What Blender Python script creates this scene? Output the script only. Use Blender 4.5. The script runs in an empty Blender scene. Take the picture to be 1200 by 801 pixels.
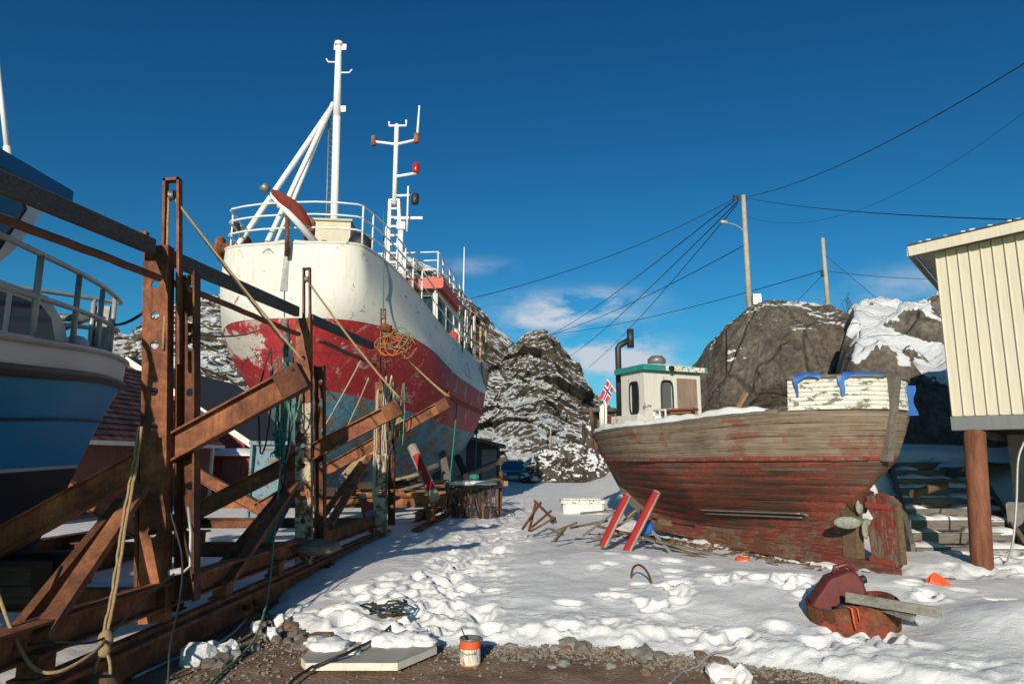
import bpy, bmesh, math, random
import numpy as np
from mathutils import Vector, Matrix

random.seed(7)
C = bpy.context.scene.collection
R = math.radians
V = Vector
PITCH, FOC, EYE = R(9.6), 800.0, 1.6
SP, CP = math.sin(PITCH), math.cos(PITCH)

# ------------------------------------------------------------------ camera geometry helpers (survey of the place)
def ray(px, py):
    u, v = (px - 600) / FOC, (py - 400.5) / FOC
    return V((u, CP + v * SP, SP - v * CP))
def atY(px, py, Y):
    d = ray(px, py); return V((0, 0, EYE)) + d * (Y / d.y)
def atX(px, py, X):
    d = ray(px, py); return V((0, 0, EYE)) + d * (X / d.x)
def atZ(px, py, z=0.0):
    d = ray(px, py); return V((0, 0, EYE)) + d * ((z - EYE) / d.z)

# ------------------------------------------------------------------ numpy noise
_rng = np.random.RandomState(3)
_perm = _rng.permutation(512)
_perm = np.concatenate([_perm, _perm, _perm])
_grad = _rng.normal(size=(512, 3)); _grad /= np.linalg.norm(_grad, axis=1)[:, None]
def perlin(x, y, z=None):
    x = np.asarray(x, float); y = np.asarray(y, float)
    z = np.zeros_like(x) if z is None else np.asarray(z, float) + 0 * x
    xi, yi, zi = np.floor(x).astype(int), np.floor(y).astype(int), np.floor(z).astype(int)
    xf, yf, zf = x - xi, y - yi, z - zi
    u, v, w = [t * t * t * (t * (t * 6 - 15) + 10) for t in (xf, yf, zf)]
    def g(a, b, c):
        h = _perm[(_perm[(_perm[(xi + a) & 511] + yi + b) & 511] + zi + c) & 511]
        gr = _grad[h]
        return gr[..., 0] * (xf - a) + gr[..., 1] * (yf - b) + gr[..., 2] * (zf - c)
    def L(a, b, t): return a + (b - a) * t
    return 1.6 * L(L(L(g(0,0,0), g(1,0,0), u), L(g(0,1,0), g(1,1,0), u), v),
             L(L(g(0,0,1), g(1,0,1), u), L(g(0,1,1), g(1,1,1), u), v), w)
def fbm(x, y, z=None, octv=5, lac=2.03, gain=.5, ridged=False):
    s = 0; a = 1.0; t = 0
    zz = None if z is None else np.asarray(z, float)
    for i in range(octv):
        n = perlin(np.asarray(x) + 17.3 * i, np.asarray(y) + 5.1 * i, zz)
        s = s + a * ((1 - 2 * np.abs(n)) if ridged else n); t += a
        x = np.asarray(x) * lac; y = np.asarray(y) * lac
        if zz is not None: zz = zz * lac
        a *= gain
    return s / t
def sst(a, b, x):
    t = np.clip((np.asarray(x, float) - a) / (b - a), 0, 1); return t * t * (3 - 2 * t)
def interp(x, xs, ys):
    return float(np.interp(x, xs, ys))
def sinterp(x, xs, ys):                                  # smooth (Catmull-Rom style) table lookup
    if x <= xs[0]: return ys[0]
    if x >= xs[-1]: return ys[-1]
    i = 0
    while x > xs[i + 1]: i += 1
    h = xs[i + 1] - xs[i]; t = (x - xs[i]) / h
    def slope(k):
        if k == 0: return (ys[1] - ys[0]) / (xs[1] - xs[0])
        if k == len(xs) - 1: return (ys[-1] - ys[-2]) / (xs[-1] - xs[-2])
        return (ys[k + 1] - ys[k - 1]) / (xs[k + 1] - xs[k - 1])
    m0, m1 = slope(i) * h, slope(i + 1) * h
    t2, t3 = t * t, t * t * t
    return (2*t3 - 3*t2 + 1) * ys[i] + (t3 - 2*t2 + t) * m0 + (-2*t3 + 3*t2) * ys[i+1] + (t3 - t2) * m1

# ------------------------------------------------------------------ mesh builder: collects shapes, links them as ONE mesh object
def frame_of(d, up=V((0, 0, 1))):
    d = d.normalized()
    if abs(d.dot(up)) > .98: up = V((0, 1, 0)) if abs(d.y) < .9 else V((1, 0, 0))
    s = d.cross(up).normalized(); u = s.cross(d).normalized()
    return d, s, u
class MB:
    def __init__(self): self.v = []; self.f = []; self.uv = {}; self.sm = []
    def face(self, pts, smooth=False, uv=None):
        i = len(self.v); self.v += [V(p) for p in pts]
        if uv: self.uv[len(self.f)] = uv
        self.f.append(tuple(range(i, i + len(pts)))); self.sm.append(smooth)
    def grid(self, rows, closed=False, smooth=True, uvs=None, flip=False):
        i0 = len(self.v); n = len(rows[0])
        for r in rows: self.v += [V(p) for p in r]
        for a in range(len(rows) - 1):
            for b in range(n if closed else n - 1):
                b2 = (b + 1) % n
                q = (i0 + a*n + b, i0 + a*n + b2, i0 + (a+1)*n + b2, i0 + (a+1)*n + b)
                if uvs: u = [uvs[a][b], uvs[a][b2], uvs[a+1][b2], uvs[a+1][b]]
                if flip:
                    q = q[::-1]
                    if uvs: u = u[::-1]
                if uvs: self.uv[len(self.f)] = u
                self.f.append(q); self.sm.append(smooth)
        return i0
    def cap(self, idx, flip=False):
        self.f.append(tuple(idx[::-1] if flip else idx)); self.sm.append(False)
    def prism(self, prof, d0, d1, s, u, smooth=False, s1=None):
        """profile [(a,b)] swept from point d0 to d1 with side axis s, up axis u"""
        n = len(prof)
        r0 = [d0 + s * a + u * b for a, b in prof]; r1 = [d1 + s * a + u * b for a, b in (s1 or prof)]
        i0 = self.grid([r0, r1], closed=True, smooth=smooth)
        self.cap(list(range(i0, i0 + n)), True); self.cap(list(range(i0 + n, i0 + 2 * n)))
        return self
    def beam(self, p0, p1, w, h, up=V((0, 0, 1)), ch=0.0):
        p0, p1 = V(p0), V(p1); d, s, u = frame_of(p1 - p0, up)
        a, b = w / 2, h / 2
        c = min(ch, a * .6, b * .6)
        if c > 0: pr = [(-a + c, -b), (a - c, -b), (a, -b + c), (a, b - c), (a - c, b), (-a + c, b), (-a, b - c), (-a, -b + c)]
        else: pr = [(-a, -b), (a, -b), (a, b), (-a, b)]
        return self.prism(pr, p0, p1, s, u)
    def box(self, c, size, rz=0.0, ch=0.0):
        c = V(c); dx = V((math.cos(rz), math.sin(rz), 0)) * size[0] / 2
        return self.beam(c - dx, c + dx, size[1], size[2], ch=ch)
    def ibeam(self, p0, p1, h, w, t=.014, up=V((0, 0, 1))):
        p0, p1 = V(p0), V(p1); d, s, u = frame_of(p1 - p0, up)
        a, b, k = w / 2, h / 2, t * .45
        pr = [(-a, -b), (a, -b), (a, -b + t), (k, -b + t), (k, b - t), (a, b - t), (a, b), (-a, b), (-a, b - t), (-k, b - t), (-k, -b + t), (-a, -b + t)]
        return self.prism(pr, p0, p1, s, u)
    def channel(self, p0, p1, h, w, t=.012, up=V((0, 0, 1)), flip=1):
        """U section, web on the -s side (flip to mirror)"""
        p0, p1 = V(p0), V(p1); d, s, u = frame_of(p1 - p0, up)
        b = h / 2; f = flip
        pr = [(0, -b), (w, -b), (w, -b + t), (t, -b + t), (t, b - t), (w, b - t), (w, b), (0, b)]
        pr = [(x * f, y) for x, y in pr]
        if f < 0: pr = pr[::-1]
        return self.prism(pr, p0, p1, s, u)
    def tube(self, pts, r, n=8, caps=True, smooth=True):
        pts = [V(p) for p in pts]
        if len(pts) < 2: return self
        rr = r if isinstance(r, (list, tuple)) else [r] * len(pts)
        rows = []; ref = None
        for i, p in enumerate(pts):
            d = (pts[min(i + 1, len(pts) - 1)] - pts[max(i - 1, 0)])
            if d.length < 1e-7: d = V((0, 0, 1))
            d.normalize()
            if ref is None: _, s, u = frame_of(d)
            else:
                s = ref - d * ref.dot(d)
                if s.length < 1e-5: _, s, u = frame_of(d)
                s.normalize(); u = s.cross(d)
            ref = s
            rows.append([p + (s * math.cos(2*math.pi*k/n) + u * math.sin(2*math.pi*k/n)) * rr[i] for k in range(n)])
        i0 = self.grid(rows, closed=True, smooth=smooth, flip=True)
        if caps:
            self.cap(list(range(i0, i0 + n))); m = i0 + (len(rows) - 1) * n
            self.cap(list(range(m, m + n)), True)
        return self
    def lathe(self, c, prof, n=20, axis=V((0, 0, 1)), smooth=True, a0=0, a1=None, caps=True):
        c = V(c); d, s, u = frame_of(V(axis))
        full = a1 is None; a1 = a0 + 2 * math.pi if full else a1
        m = n if full else n + 1
        rows = [[c + d * z + (s * math.cos(a0 + (a1-a0)*k/n) + u * math.sin(a0 + (a1-a0)*k/n)) * r for k in range(m)] for r, z in prof]
        i0 = self.grid(rows, closed=full, smooth=smooth, flip=True)
        if caps and full:
            if prof[0][0] > 1e-4: self.cap(list(range(i0, i0 + n)))
            if prof[-1][0] > 1e-4: k = i0 + (len(rows)-1)*n; self.cap(list(range(k, k + n)), True)
        return self
    def blob(self, c, size, seed=0, rough=.25, sub=2, rot=0.0, freq=1.2, flat=False):
        bm = bmesh.new(); bmesh.ops.create_icosphere(bm, subdivisions=sub, radius=1)
        co = np.array([v.co[:] for v in bm.verts])
        k = 1 + rough * fbm(co[:,0]*freq + seed*3.7, co[:,1]*freq + seed*1.3, co[:,2]*freq + seed, 3)
        co = co * k[:, None] * np.array(size)[None]
        cs, sn = math.cos(rot), math.sin(rot); i0 = len(self.v)
        for p in co: self.v.append(V(c) + V((p[0]*cs - p[1]*sn, p[0]*sn + p[1]*cs, p[2])))
        for f in bm.faces: self.f.append(tuple(i0 + v.index for v in f.verts)); self.sm.append(not flat)
        bm.free(); return self
    def holed(self, o, s, u, w, L, thick, holes, r):
        """plate with round holes: origin o at bottom centre, side axis s (width), up axis u; holes = heights"""
        nrm = s.cross(u); w2 = w / 2
        hs = sorted(holes); cuts = [0.0]
        for a, b in zip(hs, hs[1:]): cuts.append((a + b) / 2)
        cuts.append(L)
        for off, fl in ((-thick / 2, False), (thick / 2, True)):
            for i, h in enumerate(hs):
                z0, z1 = cuts[i], cuts[i + 1]; N = 16; ring = []; outer = []
                for k in range(N):
                    a = 2 * math.pi * k / N; ca, sa = math.cos(a), math.sin(a)
                    ring.append(o + nrm * off + s * r * ca + u * (h + r * sa))
                    m = max(abs(ca), abs(sa)); X = ca / m; Y = sa / m
                    outer.append(o + nrm * off + s * (w2 * X) + u * (h + ((z1 - h) if Y > 0 else (h - z0)) * Y))
                self.grid([ring, outer], closed=True, smooth=False, flip=fl)
        for i, h in enumerate(hs):
            rows = [[o + nrm * off + s * r * math.cos(2*math.pi*k/16) + u * (h + r * math.sin(2*math.pi*k/16)) for k in range(16)] for off in (-thick/2, thick/2)]
            self.grid(rows, closed=True)
        for sd in (-1, 1):
            self.face([o + s*w2*sd - nrm*thick/2, o + s*w2*sd + nrm*thick/2, o + s*w2*sd + nrm*thick/2 + u*L, o + s*w2*sd - nrm*thick/2 + u*L])
        for z in (0, L):
            self.face([o - s*w2 - nrm*thick/2 + u*z, o + s*w2 - nrm*thick/2 + u*z, o + s*w2 + nrm*thick/2 + u*z, o - s*w2 + nrm*thick/2 + u*z])
        return self
    def jitter(self, amp, freq=3.0):
        if not self.v: return self
        a = np.array([p[:] for p in self.v])
        for k in range(3):
            d = perlin(a[:,0]*freq + 31*k, a[:,1]*freq, a[:,2]*freq + 7*k) * amp
            for p, q in zip(self.v, d): p[k] += q
        return self
    def mesh(self, name, mat, off):
        me = bpy.data.meshes.new(name)
        me.from_pydata([tuple(p - off) for p in self.v], [], self.f)
        me.polygons.foreach_set('use_smooth', self.sm)
        if self.uv:
            L = me.uv_layers.new(name='UVMap'); k = 0
            data = np.zeros((len(me.loops), 2))
            for i, p in enumerate(me.polygons):
                if i in self.uv: data[p.loop_start:p.loop_start + p.loop_total] = self.uv[i]
            L.data.foreach_set('uv', data.ravel())
        for m in (mat if isinstance(mat, (list, tuple)) else [mat]): me.materials.append(m)
        me.update(); return me

class Thing:
    """an Empty at the thing's base that parents its parts"""
    def __init__(self, name, label, cat, loc, group=None, kind=None):
        self.o = bpy.data.objects.new(name, None); C.objects.link(self.o)
        self.o.empty_display_size = .2
        self.loc = V(loc); self.o.location = self.loc
        tag(self.o, label, cat, group, kind)
    def part(self, name, mb, mat, parent=None, label=None, stuff=False):
        o = bpy.data.objects.new(name, mb.mesh(name, mat, self.loc)); C.objects.link(o)
        o.parent = parent or self.o
        if label: o['label'] = label
        if stuff: o['kind'] = 'stuff'
        return o
def tag(o, label=None, cat=None, group=None, kind=None):
    if label: o['label'] = label
    if cat: o['category'] = cat
    if group: o['group'] = group
    if kind: o['kind'] = kind
    return o
def single(name, mb, mat, label, cat, group=None, kind=None):
    """a thing that is one mesh"""
    a = np.array([p[:] for p in mb.v])
    off = V(((a[:,0].min() + a[:,0].max())/2, (a[:,1].min() + a[:,1].max())/2, a[:,2].min()))
    o = bpy.data.objects.new(name, mb.mesh(name, mat, off)); o.location = off; C.objects.link(o)
    return tag(o, label, cat, group, kind)
def struct(name, mb, mat):
    o = bpy.data.objects.new(name, mb.mesh(name, mat, V((0, 0, 0)))); C.objects.link(o)
    o['kind'] = 'structure'; return o
def sag(p0, p1, drop, n=24):
    p0, p1 = V(p0), V(p1)
    return [p0.lerp(p1, i / n) - V((0, 0, drop * 4 * (i/n) * (1 - i/n))) for i in range(n + 1)]
def wob(pts, amp, seed=0, freq=2.0):
    a = np.array([p[:] for p in pts]); t = np.arange(len(a)) * .35 * freq
    for k in range(3): a[:, k] += perlin(t + seed * 9.1, t * 0 + 3.3 * k + seed) * amp
    return [V(p) for p in a]
def smooth_path(pts, n=6):
    pts = [V(p) for p in pts]; out = []
    for i in range(len(pts) - 1):
        p0, p1, p2, p3 = pts[max(i-1,0)], pts[i], pts[i+1], pts[min(i+2,len(pts)-1)]
        for k in range(n):
            t = k / n
            out.append(.5 * ((2*p1) + (p2-p0)*t + (2*p0 - 5*p1 + 4*p2 - p3)*t*t + (3*p1 - p0 - 3*p2 + p3)*t*t*t))
    out.append(pts[-1]); return out

# ------------------------------------------------------------------ materials
class NT:
    def __init__(self, name, rough=.8, metal=0.0, spec=.5):
        self.m = bpy.data.materials.new(name); self.m.use_nodes = True
        self.t = self.m.node_tree; self.b = self.t.nodes['Principled BSDF']
        self.b.inputs['Roughness'].default_value = rough; self.b.inputs['Metallic'].default_value = metal
        self.b.inputs['Specular IOR Level'].default_value = spec
        self._co = None
    def n(self, typ, **kw):
        x = self.t.nodes.new(typ)
        for k, v in kw.items(): setattr(x, k, v)
        return x
    def put(self, sock, val):
        if isinstance(val, bpy.types.NodeSocket): self.t.links.new(val, sock)
        elif isinstance(val, (tuple, list)) and sock.type == 'RGBA': sock.default_value = tuple(val) + ((1,) if len(val) == 3 else ())
        else: sock.default_value = val
    def co(self, scale=(1, 1, 1), kind='Object', rot=(0, 0, 0)):
        tc = self.n('ShaderNodeTexCoord'); mp = self.n('ShaderNodeMapping')
        mp.inputs['Scale'].default_value = scale; mp.inputs['Rotation'].default_value = rot
        self.t.links.new(tc.outputs[kind], mp.inputs[0]); return mp.outputs[0]
    def noise(self, scale, detail=6, rough=.6, co=None, dist=0.0):
        x = self.n('ShaderNodeTexNoise')
        self.put(x.inputs['Vector'], co if co is not None else self.co())
        x.inputs['Scale'].default_value = scale; x.inputs['Detail'].default_value = detail
        x.inputs['Roughness'].default_value = rough; x.inputs['Distortion'].default_value = dist
        return x.outputs['Fac']
    def voro(self, scale, co=None, feature='F1', out='Distance'):
        x = self.n('ShaderNodeTexVoronoi', feature=feature)
        self.put(x.inputs['Vector'], co if co is not None else self.co()); x.inputs['Scale'].default_value = scale
        return x.outputs[out]
    def ramp(self, fac, stops, interp='LINEAR'):
        x = self.n('ShaderNodeValToRGB'); x.color_ramp.interpolation = interp
        e = x.color_ramp.elements
        while len(e) < len(stops): e.new(.5)
        for el, (p, c) in zip(e, stops):
            el.position = p; el.color = (c, c, c, 1) if isinstance(c, (int, float)) else tuple(c) + (1,)
        self.put(x.inputs[0], fac); return x.outputs[0]
    def mix(self, fac, a, b, blend='MIX'):
        x = self.n('ShaderNodeMix', data_type='RGBA', blend_type=blend)
        self.put(x.inputs[0], fac); self.put(x.inputs[6], a); self.put(x.inputs[7], b); return x.outputs[2]
    def math(self, op, a, b=0.0, c=None):
        x = self.n('ShaderNodeMath', operation=op); self.put(x.inputs[0], a); self.put(x.inputs[1], b)
        if c is not None: self.put(x.inputs[2], c)
        return x.outputs[0]
    def uvsep(self, kind='UV'):
        tc = self.n('ShaderNodeTexCoord'); s = self.n('ShaderNodeSeparateXYZ')
        self.t.links.new(tc.outputs[kind], s.inputs[0]); return s.outputs
    def normz(self):
        g = self.n('ShaderNodeNewGeometry'); s = self.n('ShaderNodeSeparateXYZ')
        self.t.links.new(g.outputs['Normal'], s.inputs[0]); return s.outputs[2]
    def bump(self, h, strength=.5, dist=.02, prev=None):
        x = self.n('ShaderNodeBump'); x.inputs['Strength'].default_value = strength; x.inputs['Distance'].default_value = dist
        self.put(x.inputs['Height'], h)
        if prev is not None: self.put(x.inputs['Normal'], prev)
        self.t.links.new(x.outputs[0], self.b.inputs['Normal']); return x.outputs[0]
    def col(self, c): self.put(self.b.inputs['Base Color'], c); return self
    def rough(self, r): self.put(self.b.inputs['Roughness'], r); return self
M = {}
def plain(name, c, rough=.7, metal=0.0, var=.35, scale=8, bump=.15):
    t = NT(name, rough, metal)
    f = t.noise(scale, 6, .65)
    d = tuple(x * (1 - var) for x in c); l = tuple(min(1, x * (1 + var)) for x in c)
    t.col(t.ramp(f, [(.25, d), (.5, c), (.75, l)]))
    if bump: t.bump(t.noise(scale * 4, 4, .6), bump, .01)
    M[name] = t.m; return t.m
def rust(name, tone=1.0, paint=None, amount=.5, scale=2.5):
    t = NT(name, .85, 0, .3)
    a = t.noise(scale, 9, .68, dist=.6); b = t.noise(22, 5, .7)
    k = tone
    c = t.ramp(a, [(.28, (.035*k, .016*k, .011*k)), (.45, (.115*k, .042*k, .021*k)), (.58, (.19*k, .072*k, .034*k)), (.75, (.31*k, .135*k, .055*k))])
    c = t.mix(.55, c, t.ramp(b, [(.3, .25), (.7, .95)]), 'MULTIPLY')
    st = t.noise(3, 6, .6, co=t.co((14, 14, .7)))
    c = t.mix(t.ramp(st, [(.52, 0.0), (.7, .5)]), c, (.045, .02, .014))
    h = t.math('ADD', t.noise(40, 4, .7), a)
    if paint:
        p = t.math('ADD', t.noise(5, 8, .7, dist=.4), t.math('MULTIPLY', t.noise(30, 4, .7), .35))
        m = t.ramp(p, [(amount, 1.0), (amount + .03, 0.0)])
        pc = t.mix(.35, paint, t.ramp(st, [(.3, .5), (.7, 1.0)]), 'MULTIPLY')
        c = t.mix(m, c, pc); h = t.math('ADD', h, t.math('MULTIPLY', m, .8))
    t.col(c); t.bump(h, .45, .006); M[name] = t.m; return t.m
def wood(name, base, dark, axis='x', paint=None, amount=.5, pscale=4, grain=1.0):
    t = NT(name, .85, 0, .25)
    sc = {'x': (1.2, 18, 18), 'y': (18, 1.2, 18), 'z': (18, 18, 1.2)}[axis]
    g = t.noise(2.2 * grain, 8, .7, co=t.co(sc), dist=.5); b = t.noise(1.6, 5, .6)
    c = t.ramp(g, [(.25, dark), (.5, base), (.75, tuple(min(1, x * 1.45) for x in base))])
    c = t.mix(.5, c, t.ramp(b, [(.3, .45), (.7, 1.0)]), 'MULTIPLY')
    h = g
    if paint:
        p = t.math('ADD', t.noise(pscale, 8, .7, co=t.co(tuple(max(1, s * .16) for s in sc))), t.math('MULTIPLY', g, .3))
        m = t.ramp(p, [(amount, 1.0), (amount + .04, 0.0)])
        pc = t.mix(.3, paint, t.ramp(b, [(.3, .55), (.7, 1.0)]), 'MULTIPLY')
        c = t.mix(m, c, pc); h = t.math('ADD', h, t.math('MULTIPLY', m, .5))
    t.col(c); t.bump(h, .5, .006); M[name] = t.m; return t.m
# ------------------------------------------------------------------ materials used in the scene
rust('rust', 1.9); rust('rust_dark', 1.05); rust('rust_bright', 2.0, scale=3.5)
rust('rust_white', 1.6, (.46, .39, .27), .68); rust('rust_blue', 1.5, (.16, .27, .31), .72)
rust('rust_red', 1.3, (.28, .05, .035), .76)
wood('timber_grey', (.115, .105, .095), (.035, .031, .028)); wood('timber_dark', (.05, .04, .033), (.015, .012, .01))
wood('plank_grey', (.17, .145, .12), (.05, .042, .034)); wood('plank_brown', (.15, .095, .055), (.05, .03, .018))
wood('plank_fresh', (.34, .22, .12), (.16, .09, .045)); wood('washboard', (.20, .17, .14), (.07, .055, .045), 'x', (.66, .63, .55), .69, 5)
wood('prop_wood', (.42, .36, .28), (.2, .16, .12), 'z'); wood('prop_red', (.3, .2, .15), (.15, .1, .07), 'z', (.34, .022, .024), .80, 3)
wood('plywood', (.27, .19, .145), (.16, .11, .08), 'z')
wood('shed_wall', (.055, .05, .045), (.018, .016, .015), 'z'); wood('shed_pale', (.2, .19, .175), (.1, .09, .085), 'z')
wood('post_wood', (.42, .37, .29), (.22, .19, .14), 'z')
plain('galvanised', (.36, .36, .35), .5, .3, .25, 12); plain('white_metal', (.72, .71, .67), .45, 0, .12, 6)
plain('rubber', (.012, .012, .013), .6, 0, .4, 20); plain('black_paint', (.02, .02, .021), .5)
plain('grey_paint', (.24, .26, .27), .6, 0, .15, 3); plain('teal_paint', (.02, .22, .19), .6, 0, .3, 6)
plain('rope_tan', (.30, .205, .105), .95, 0, .4, 60); plain('rope_green', (.12, .21, .13), .95, 0, .4, 60)
plain('rope_teal', (.02, .17, .14), .9, 0, .35, 60); plain('rope_orange', (.40, .11, .03), .9, 0, .35, 60)
plain('rope_dark', (.03, .033, .03), .95, 0, .5, 60); plain('rope_pale', (.42, .38, .28), .95, 0, .35, 60)
plain('tarp_blue', (.015, .10, .34), .5, 0, .25, 7); plain('orange_plastic', (.80, .085, .02), .45, 0, .15, 9)
plain('can_red', (.12, .02, .018), .45, 0, .3, 7); plain('slab_top', (.33, .31, .28), .8, 0, .3, 5)
plain('slab_edge', (.62, .57, .48), .75, 0, .2, 9); plain('red_cladding', (.22, .032, .024), .8, 0, .22, 3)
plain('dark_red_sheet', (.14, .052, .045), .7, 0, .25, 2); plain('trim_white', (.66, .63, .56), .7, 0, .15, 4)
plain('dark_roof', (.035, .035, .038), .8, 0, .3, 5); plain('beige_paint', (.52, .46, .33), .6, 0, .15, 4)
plain('concrete', (.2, .19, .17), .9, 0, .3, 6, .4); plain('tub_white', (.66, .63, .55), .55, 0, .12, 4)
plain('blue_plastic', (.03, .12, .42), .4, 0, .2, 6); plain('lumber_snow', (.8, .8, .81), .7, 0, .03, 9, .4)
plain('brass', (.22, .23, .18), .7, .1, .6, 26, .5); plain('gravel', (.22, .185, .15), .95, 0, .75, 45, .3); plain('steel_grey', (.2, .2, .19), .5, .5, .3, 14)
plain('brown_rust_pipe', (.175, .062, .03), .8, 0, .35, 4, .3); plain('flag_red', (.6, .02, .03), .8, 0, .1, 6, 0)
plain('flag_white', (.75, .75, .75), .8, 0, .05, 6, 0); plain('flag_blue', (.02, .03, .2), .8, 0, .1, 6, 0)
plain('roof_red', (.55, .05, .025), .55, 0, .2, 4); plain('car_blue', (.035, .085, .13), .25, .4, .1, 3, 0)
plain('label_paper', (.62, .59, .52), .7, 0, .12, 15); plain('label_orange', (.72, .09, .02), .6, 0, .2, 15)
plain('pale_green', (.3, .42, .36), .6, 0, .25, 8); plain('visor_blue', (.015, .13, .30), .45, 0, .12, 3)
plain('antenna_white', (.78, .77, .74), .4, 0, .06, 5, 0); plain('net_brown', (.09, .05, .03), .95, 0, .5, 40)
plain('pillow_grey', (.25, .24, .22), .9)
plain('stone', (.15, .125, .105), .9, 0, .55, 9, .5); plain('twig', (.05, .038, .028), .9)
def _glass(name, c, rough=.06):
    t = NT(name, rough, 0, .6); t.col(c); M[name] = t.m
_glass('glass_dark', (.015, .02, .028)); _glass('glass_blue', (.05, .13, .2)); _glass('glass_grey', (.10, .105, .11), .2)
_glass('lamp_glass', (.6, .6, .58), .1); _glass('red_lens', (.4, .02, .02), .2)
t = NT('sun_glare_white', .4); t.col((.9, .9, .88)); t.b.inputs['Emission Color'].default_value = (1, 1, .96, 1); t.b.inputs['Emission Strength'].default_value = 1.5; M['sun_glare_white'] = t.m  # emission stands in for sun glare on a white surface
t = NT('white_flake', .55)                                     # white boat paint with rust bleeding and dark chips
p = t.math('ADD', t.noise(3.2, 9, .72, dist=.5), t.math('MULTIPLY', t.noise(28, 4, .7), .25))
m = t.ramp(p, [(.74, 0.0), (.765, 1.0)])
c = t.mix(t.ramp(t.noise(2.5, 6, .6, co=t.co((9, 9, .6))), [(.5, 0.0), (.8, .55)]), (.60, .575, .525), (.38, .30, .22))
c = t.mix(m, c, t.mix(t.noise(9), (.09, .06, .045), (.28, .25, .2)))
t.col(c); t.bump(t.math('SUBTRACT', t.noise(2, 3, .5), m), .3, .01); M['white_flake'] = t.m
t = NT('house_cream', .75)                                     # cream painted boards
g = t.noise(3, 7, .65, co=t.co((16, 16, .8)))
c = t.ramp(g, [(.2, (.46, .40, .30)), (.5, (.55, .49, .38)), (.8, (.61, .55, .44))])
c = t.mix(t.ramp(t.noise(8, 7, .7, co=t.co((3, 3, 1))), [(.66, 0.0), (.72, .55)]), c, (.24, .19, .13))
t.col(c); t.bump(g, .25, .004); M['house_cream'] = t.m
t = NT('roof_rusty', .8)                                       # old tile-pattern roof, red and black rust
c = t.ramp(t.noise(1.8, 9, .75, dist=1.0), [(.38, (.02, .015, .014)), (.5, (.075, .03, .025)), (.62, (.24, .085, .06)), (.75, (.3, .16, .12))])
t.col(c); t.bump(t.noise(18, 5, .7), .6, .03); M['roof_rusty'] = t.m

# boat hulls: UV.x = metres along, UV.y = band position
t = NT('big_hull', .6)
U = t.uvsep(); 
v = t.math('ADD', U[1], t.math('MULTIPLY', t.math('SUBTRACT', t.noise(1.3, 5, .7), .5), .012))
big = t.noise(1.6, 9, .74, dist=.8); fine = t.noise(13, 7, .75); strk = t.noise(2.2, 7, .7, co=t.co((5, 5, .5)))
blue = t.ramp(fine, [(.3, (.04, .12, .18)), (.5, (.075, .23, .33)), (.72, (.17, .36, .44))])
bare = t.ramp(fine, [(.3, (.07, .05, .04)), (.55, (.19, .16, .13)), (.75, (.33, .30, .26))])
blue = t.mix(t.ramp(big, [(.50, 0.0), (.54, 1.0)]), blue, bare)
blue = t.mix(t.ramp(fine, [(.62, 0.0), (.66, .7)]), blue, (.2, .07, .05))
red = t.ramp(strk, [(.3, (.235, .016, .02)), (.55, (.39, .022, .026)), (.8, (.47, .07, .06))])
pch = t.math('ADD', big, t.math('MULTIPLY', fine, .42))
oc = t.uvsep('Object'); patch = t.math('SUBTRACT', pch, t.math('MULTIPLY', t.math('ABSOLUTE', t.math('SUBTRACT', U[1], .665)), 2.6))
bow = t.ramp(U[0], [(0.0, 1.0), (1.0, 0.0)])                   # UV.x is scaled so that 0..1 covers the port bow patch
patch = t.math('ADD', patch, t.ramp(U[0], [(.02, -.9), (.16, 0.0), (.34, 0.0), (.5, -.9)]) if False else t.math('MULTIPLY', t.math('ABSOLUTE', t.math('SUBTRACT', U[0], .25)), -1.5))
red = t.mix(t.ramp(patch, [(.46, 0.0), (.475, 1.0)]), red, t.ramp(fine, [(.3, (.3, .16, .13)), (.45, (.62, .58, .52)), (.7, (.5, .42, .36))]))
red = t.mix(t.ramp(pch, [(.79, 0.0), (.82, .9)]), red, (.42, .30, .27))
c = t.mix(t.ramp(v, [(.452, 0.0), (.456, 1.0)]), blue, red)
c = t.mix(t.ramp(v, [(.600, 0.0), (.602, .6), (.607, .6), (.609, 0.0)]), c, (.10, .02, .02))
t.col(c); t.rough(t.ramp(big, [(.3, .5), (.7, .8)])); t.bump(t.math('ADD', t.noise(1.2, 3, .5), t.math('MULTIPLY', fine, .25)), .35, .03); M['big_hull'] = t.m

t = NT('wreck_hull', .88, 0, .2)                               # old carvel planking, red lead flaking to bare wood
U = t.uvsep(); v = t.math('ADD', U[1], t.math('MULTIPLY', t.math('SUBTRACT', t.noise(2.2, 6, .7), .5), .05))
gr = t.noise(3, 9, .75, co=t.co((3, 26, 1), 'UV'), dist=.6); pl = t.noise(2.1, 8, .75, co=t.co((5, 13, 1), 'UV')); big = t.noise(1.1, 6, .65); fine = t.noise(16, 6, .75)
wd = t.ramp(t.math('ADD', t.math('MULTIPLY', gr, .7), t.math('MULTIPLY', t.noise(2.3, 6, .7), .3)), [(.30, (.05, .036, .027)), (.46, (.18, .132, .092)), (.58, (.28, .22, .16)), (.72, (.40, .335, .26))])
dk = t.ramp(gr, [(.3, (.024, .015, .012)), (.46, (.09, .052, .038)), (.6, (.18, .115, .083)), (.74, (.32, .24, .19))])
rd = t.ramp(t.math('ADD', t.math('MULTIPLY', fine, .6), t.math('MULTIPLY', gr, .4)), [(.36, (.13, .03, .022)), (.52, (.26, .066, .046)), (.68, (.37, .14, .10))])
pk = t.math('ADD', t.math('MULTIPLY', pl, .7), t.math('ADD', t.math('MULTIPLY', fine, .18), t.math('MULTIPLY', big, .35)))
low = t.mix(t.ramp(pk, [(.60, 1.0), (.635, 0.0)]), dk, rd)
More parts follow.
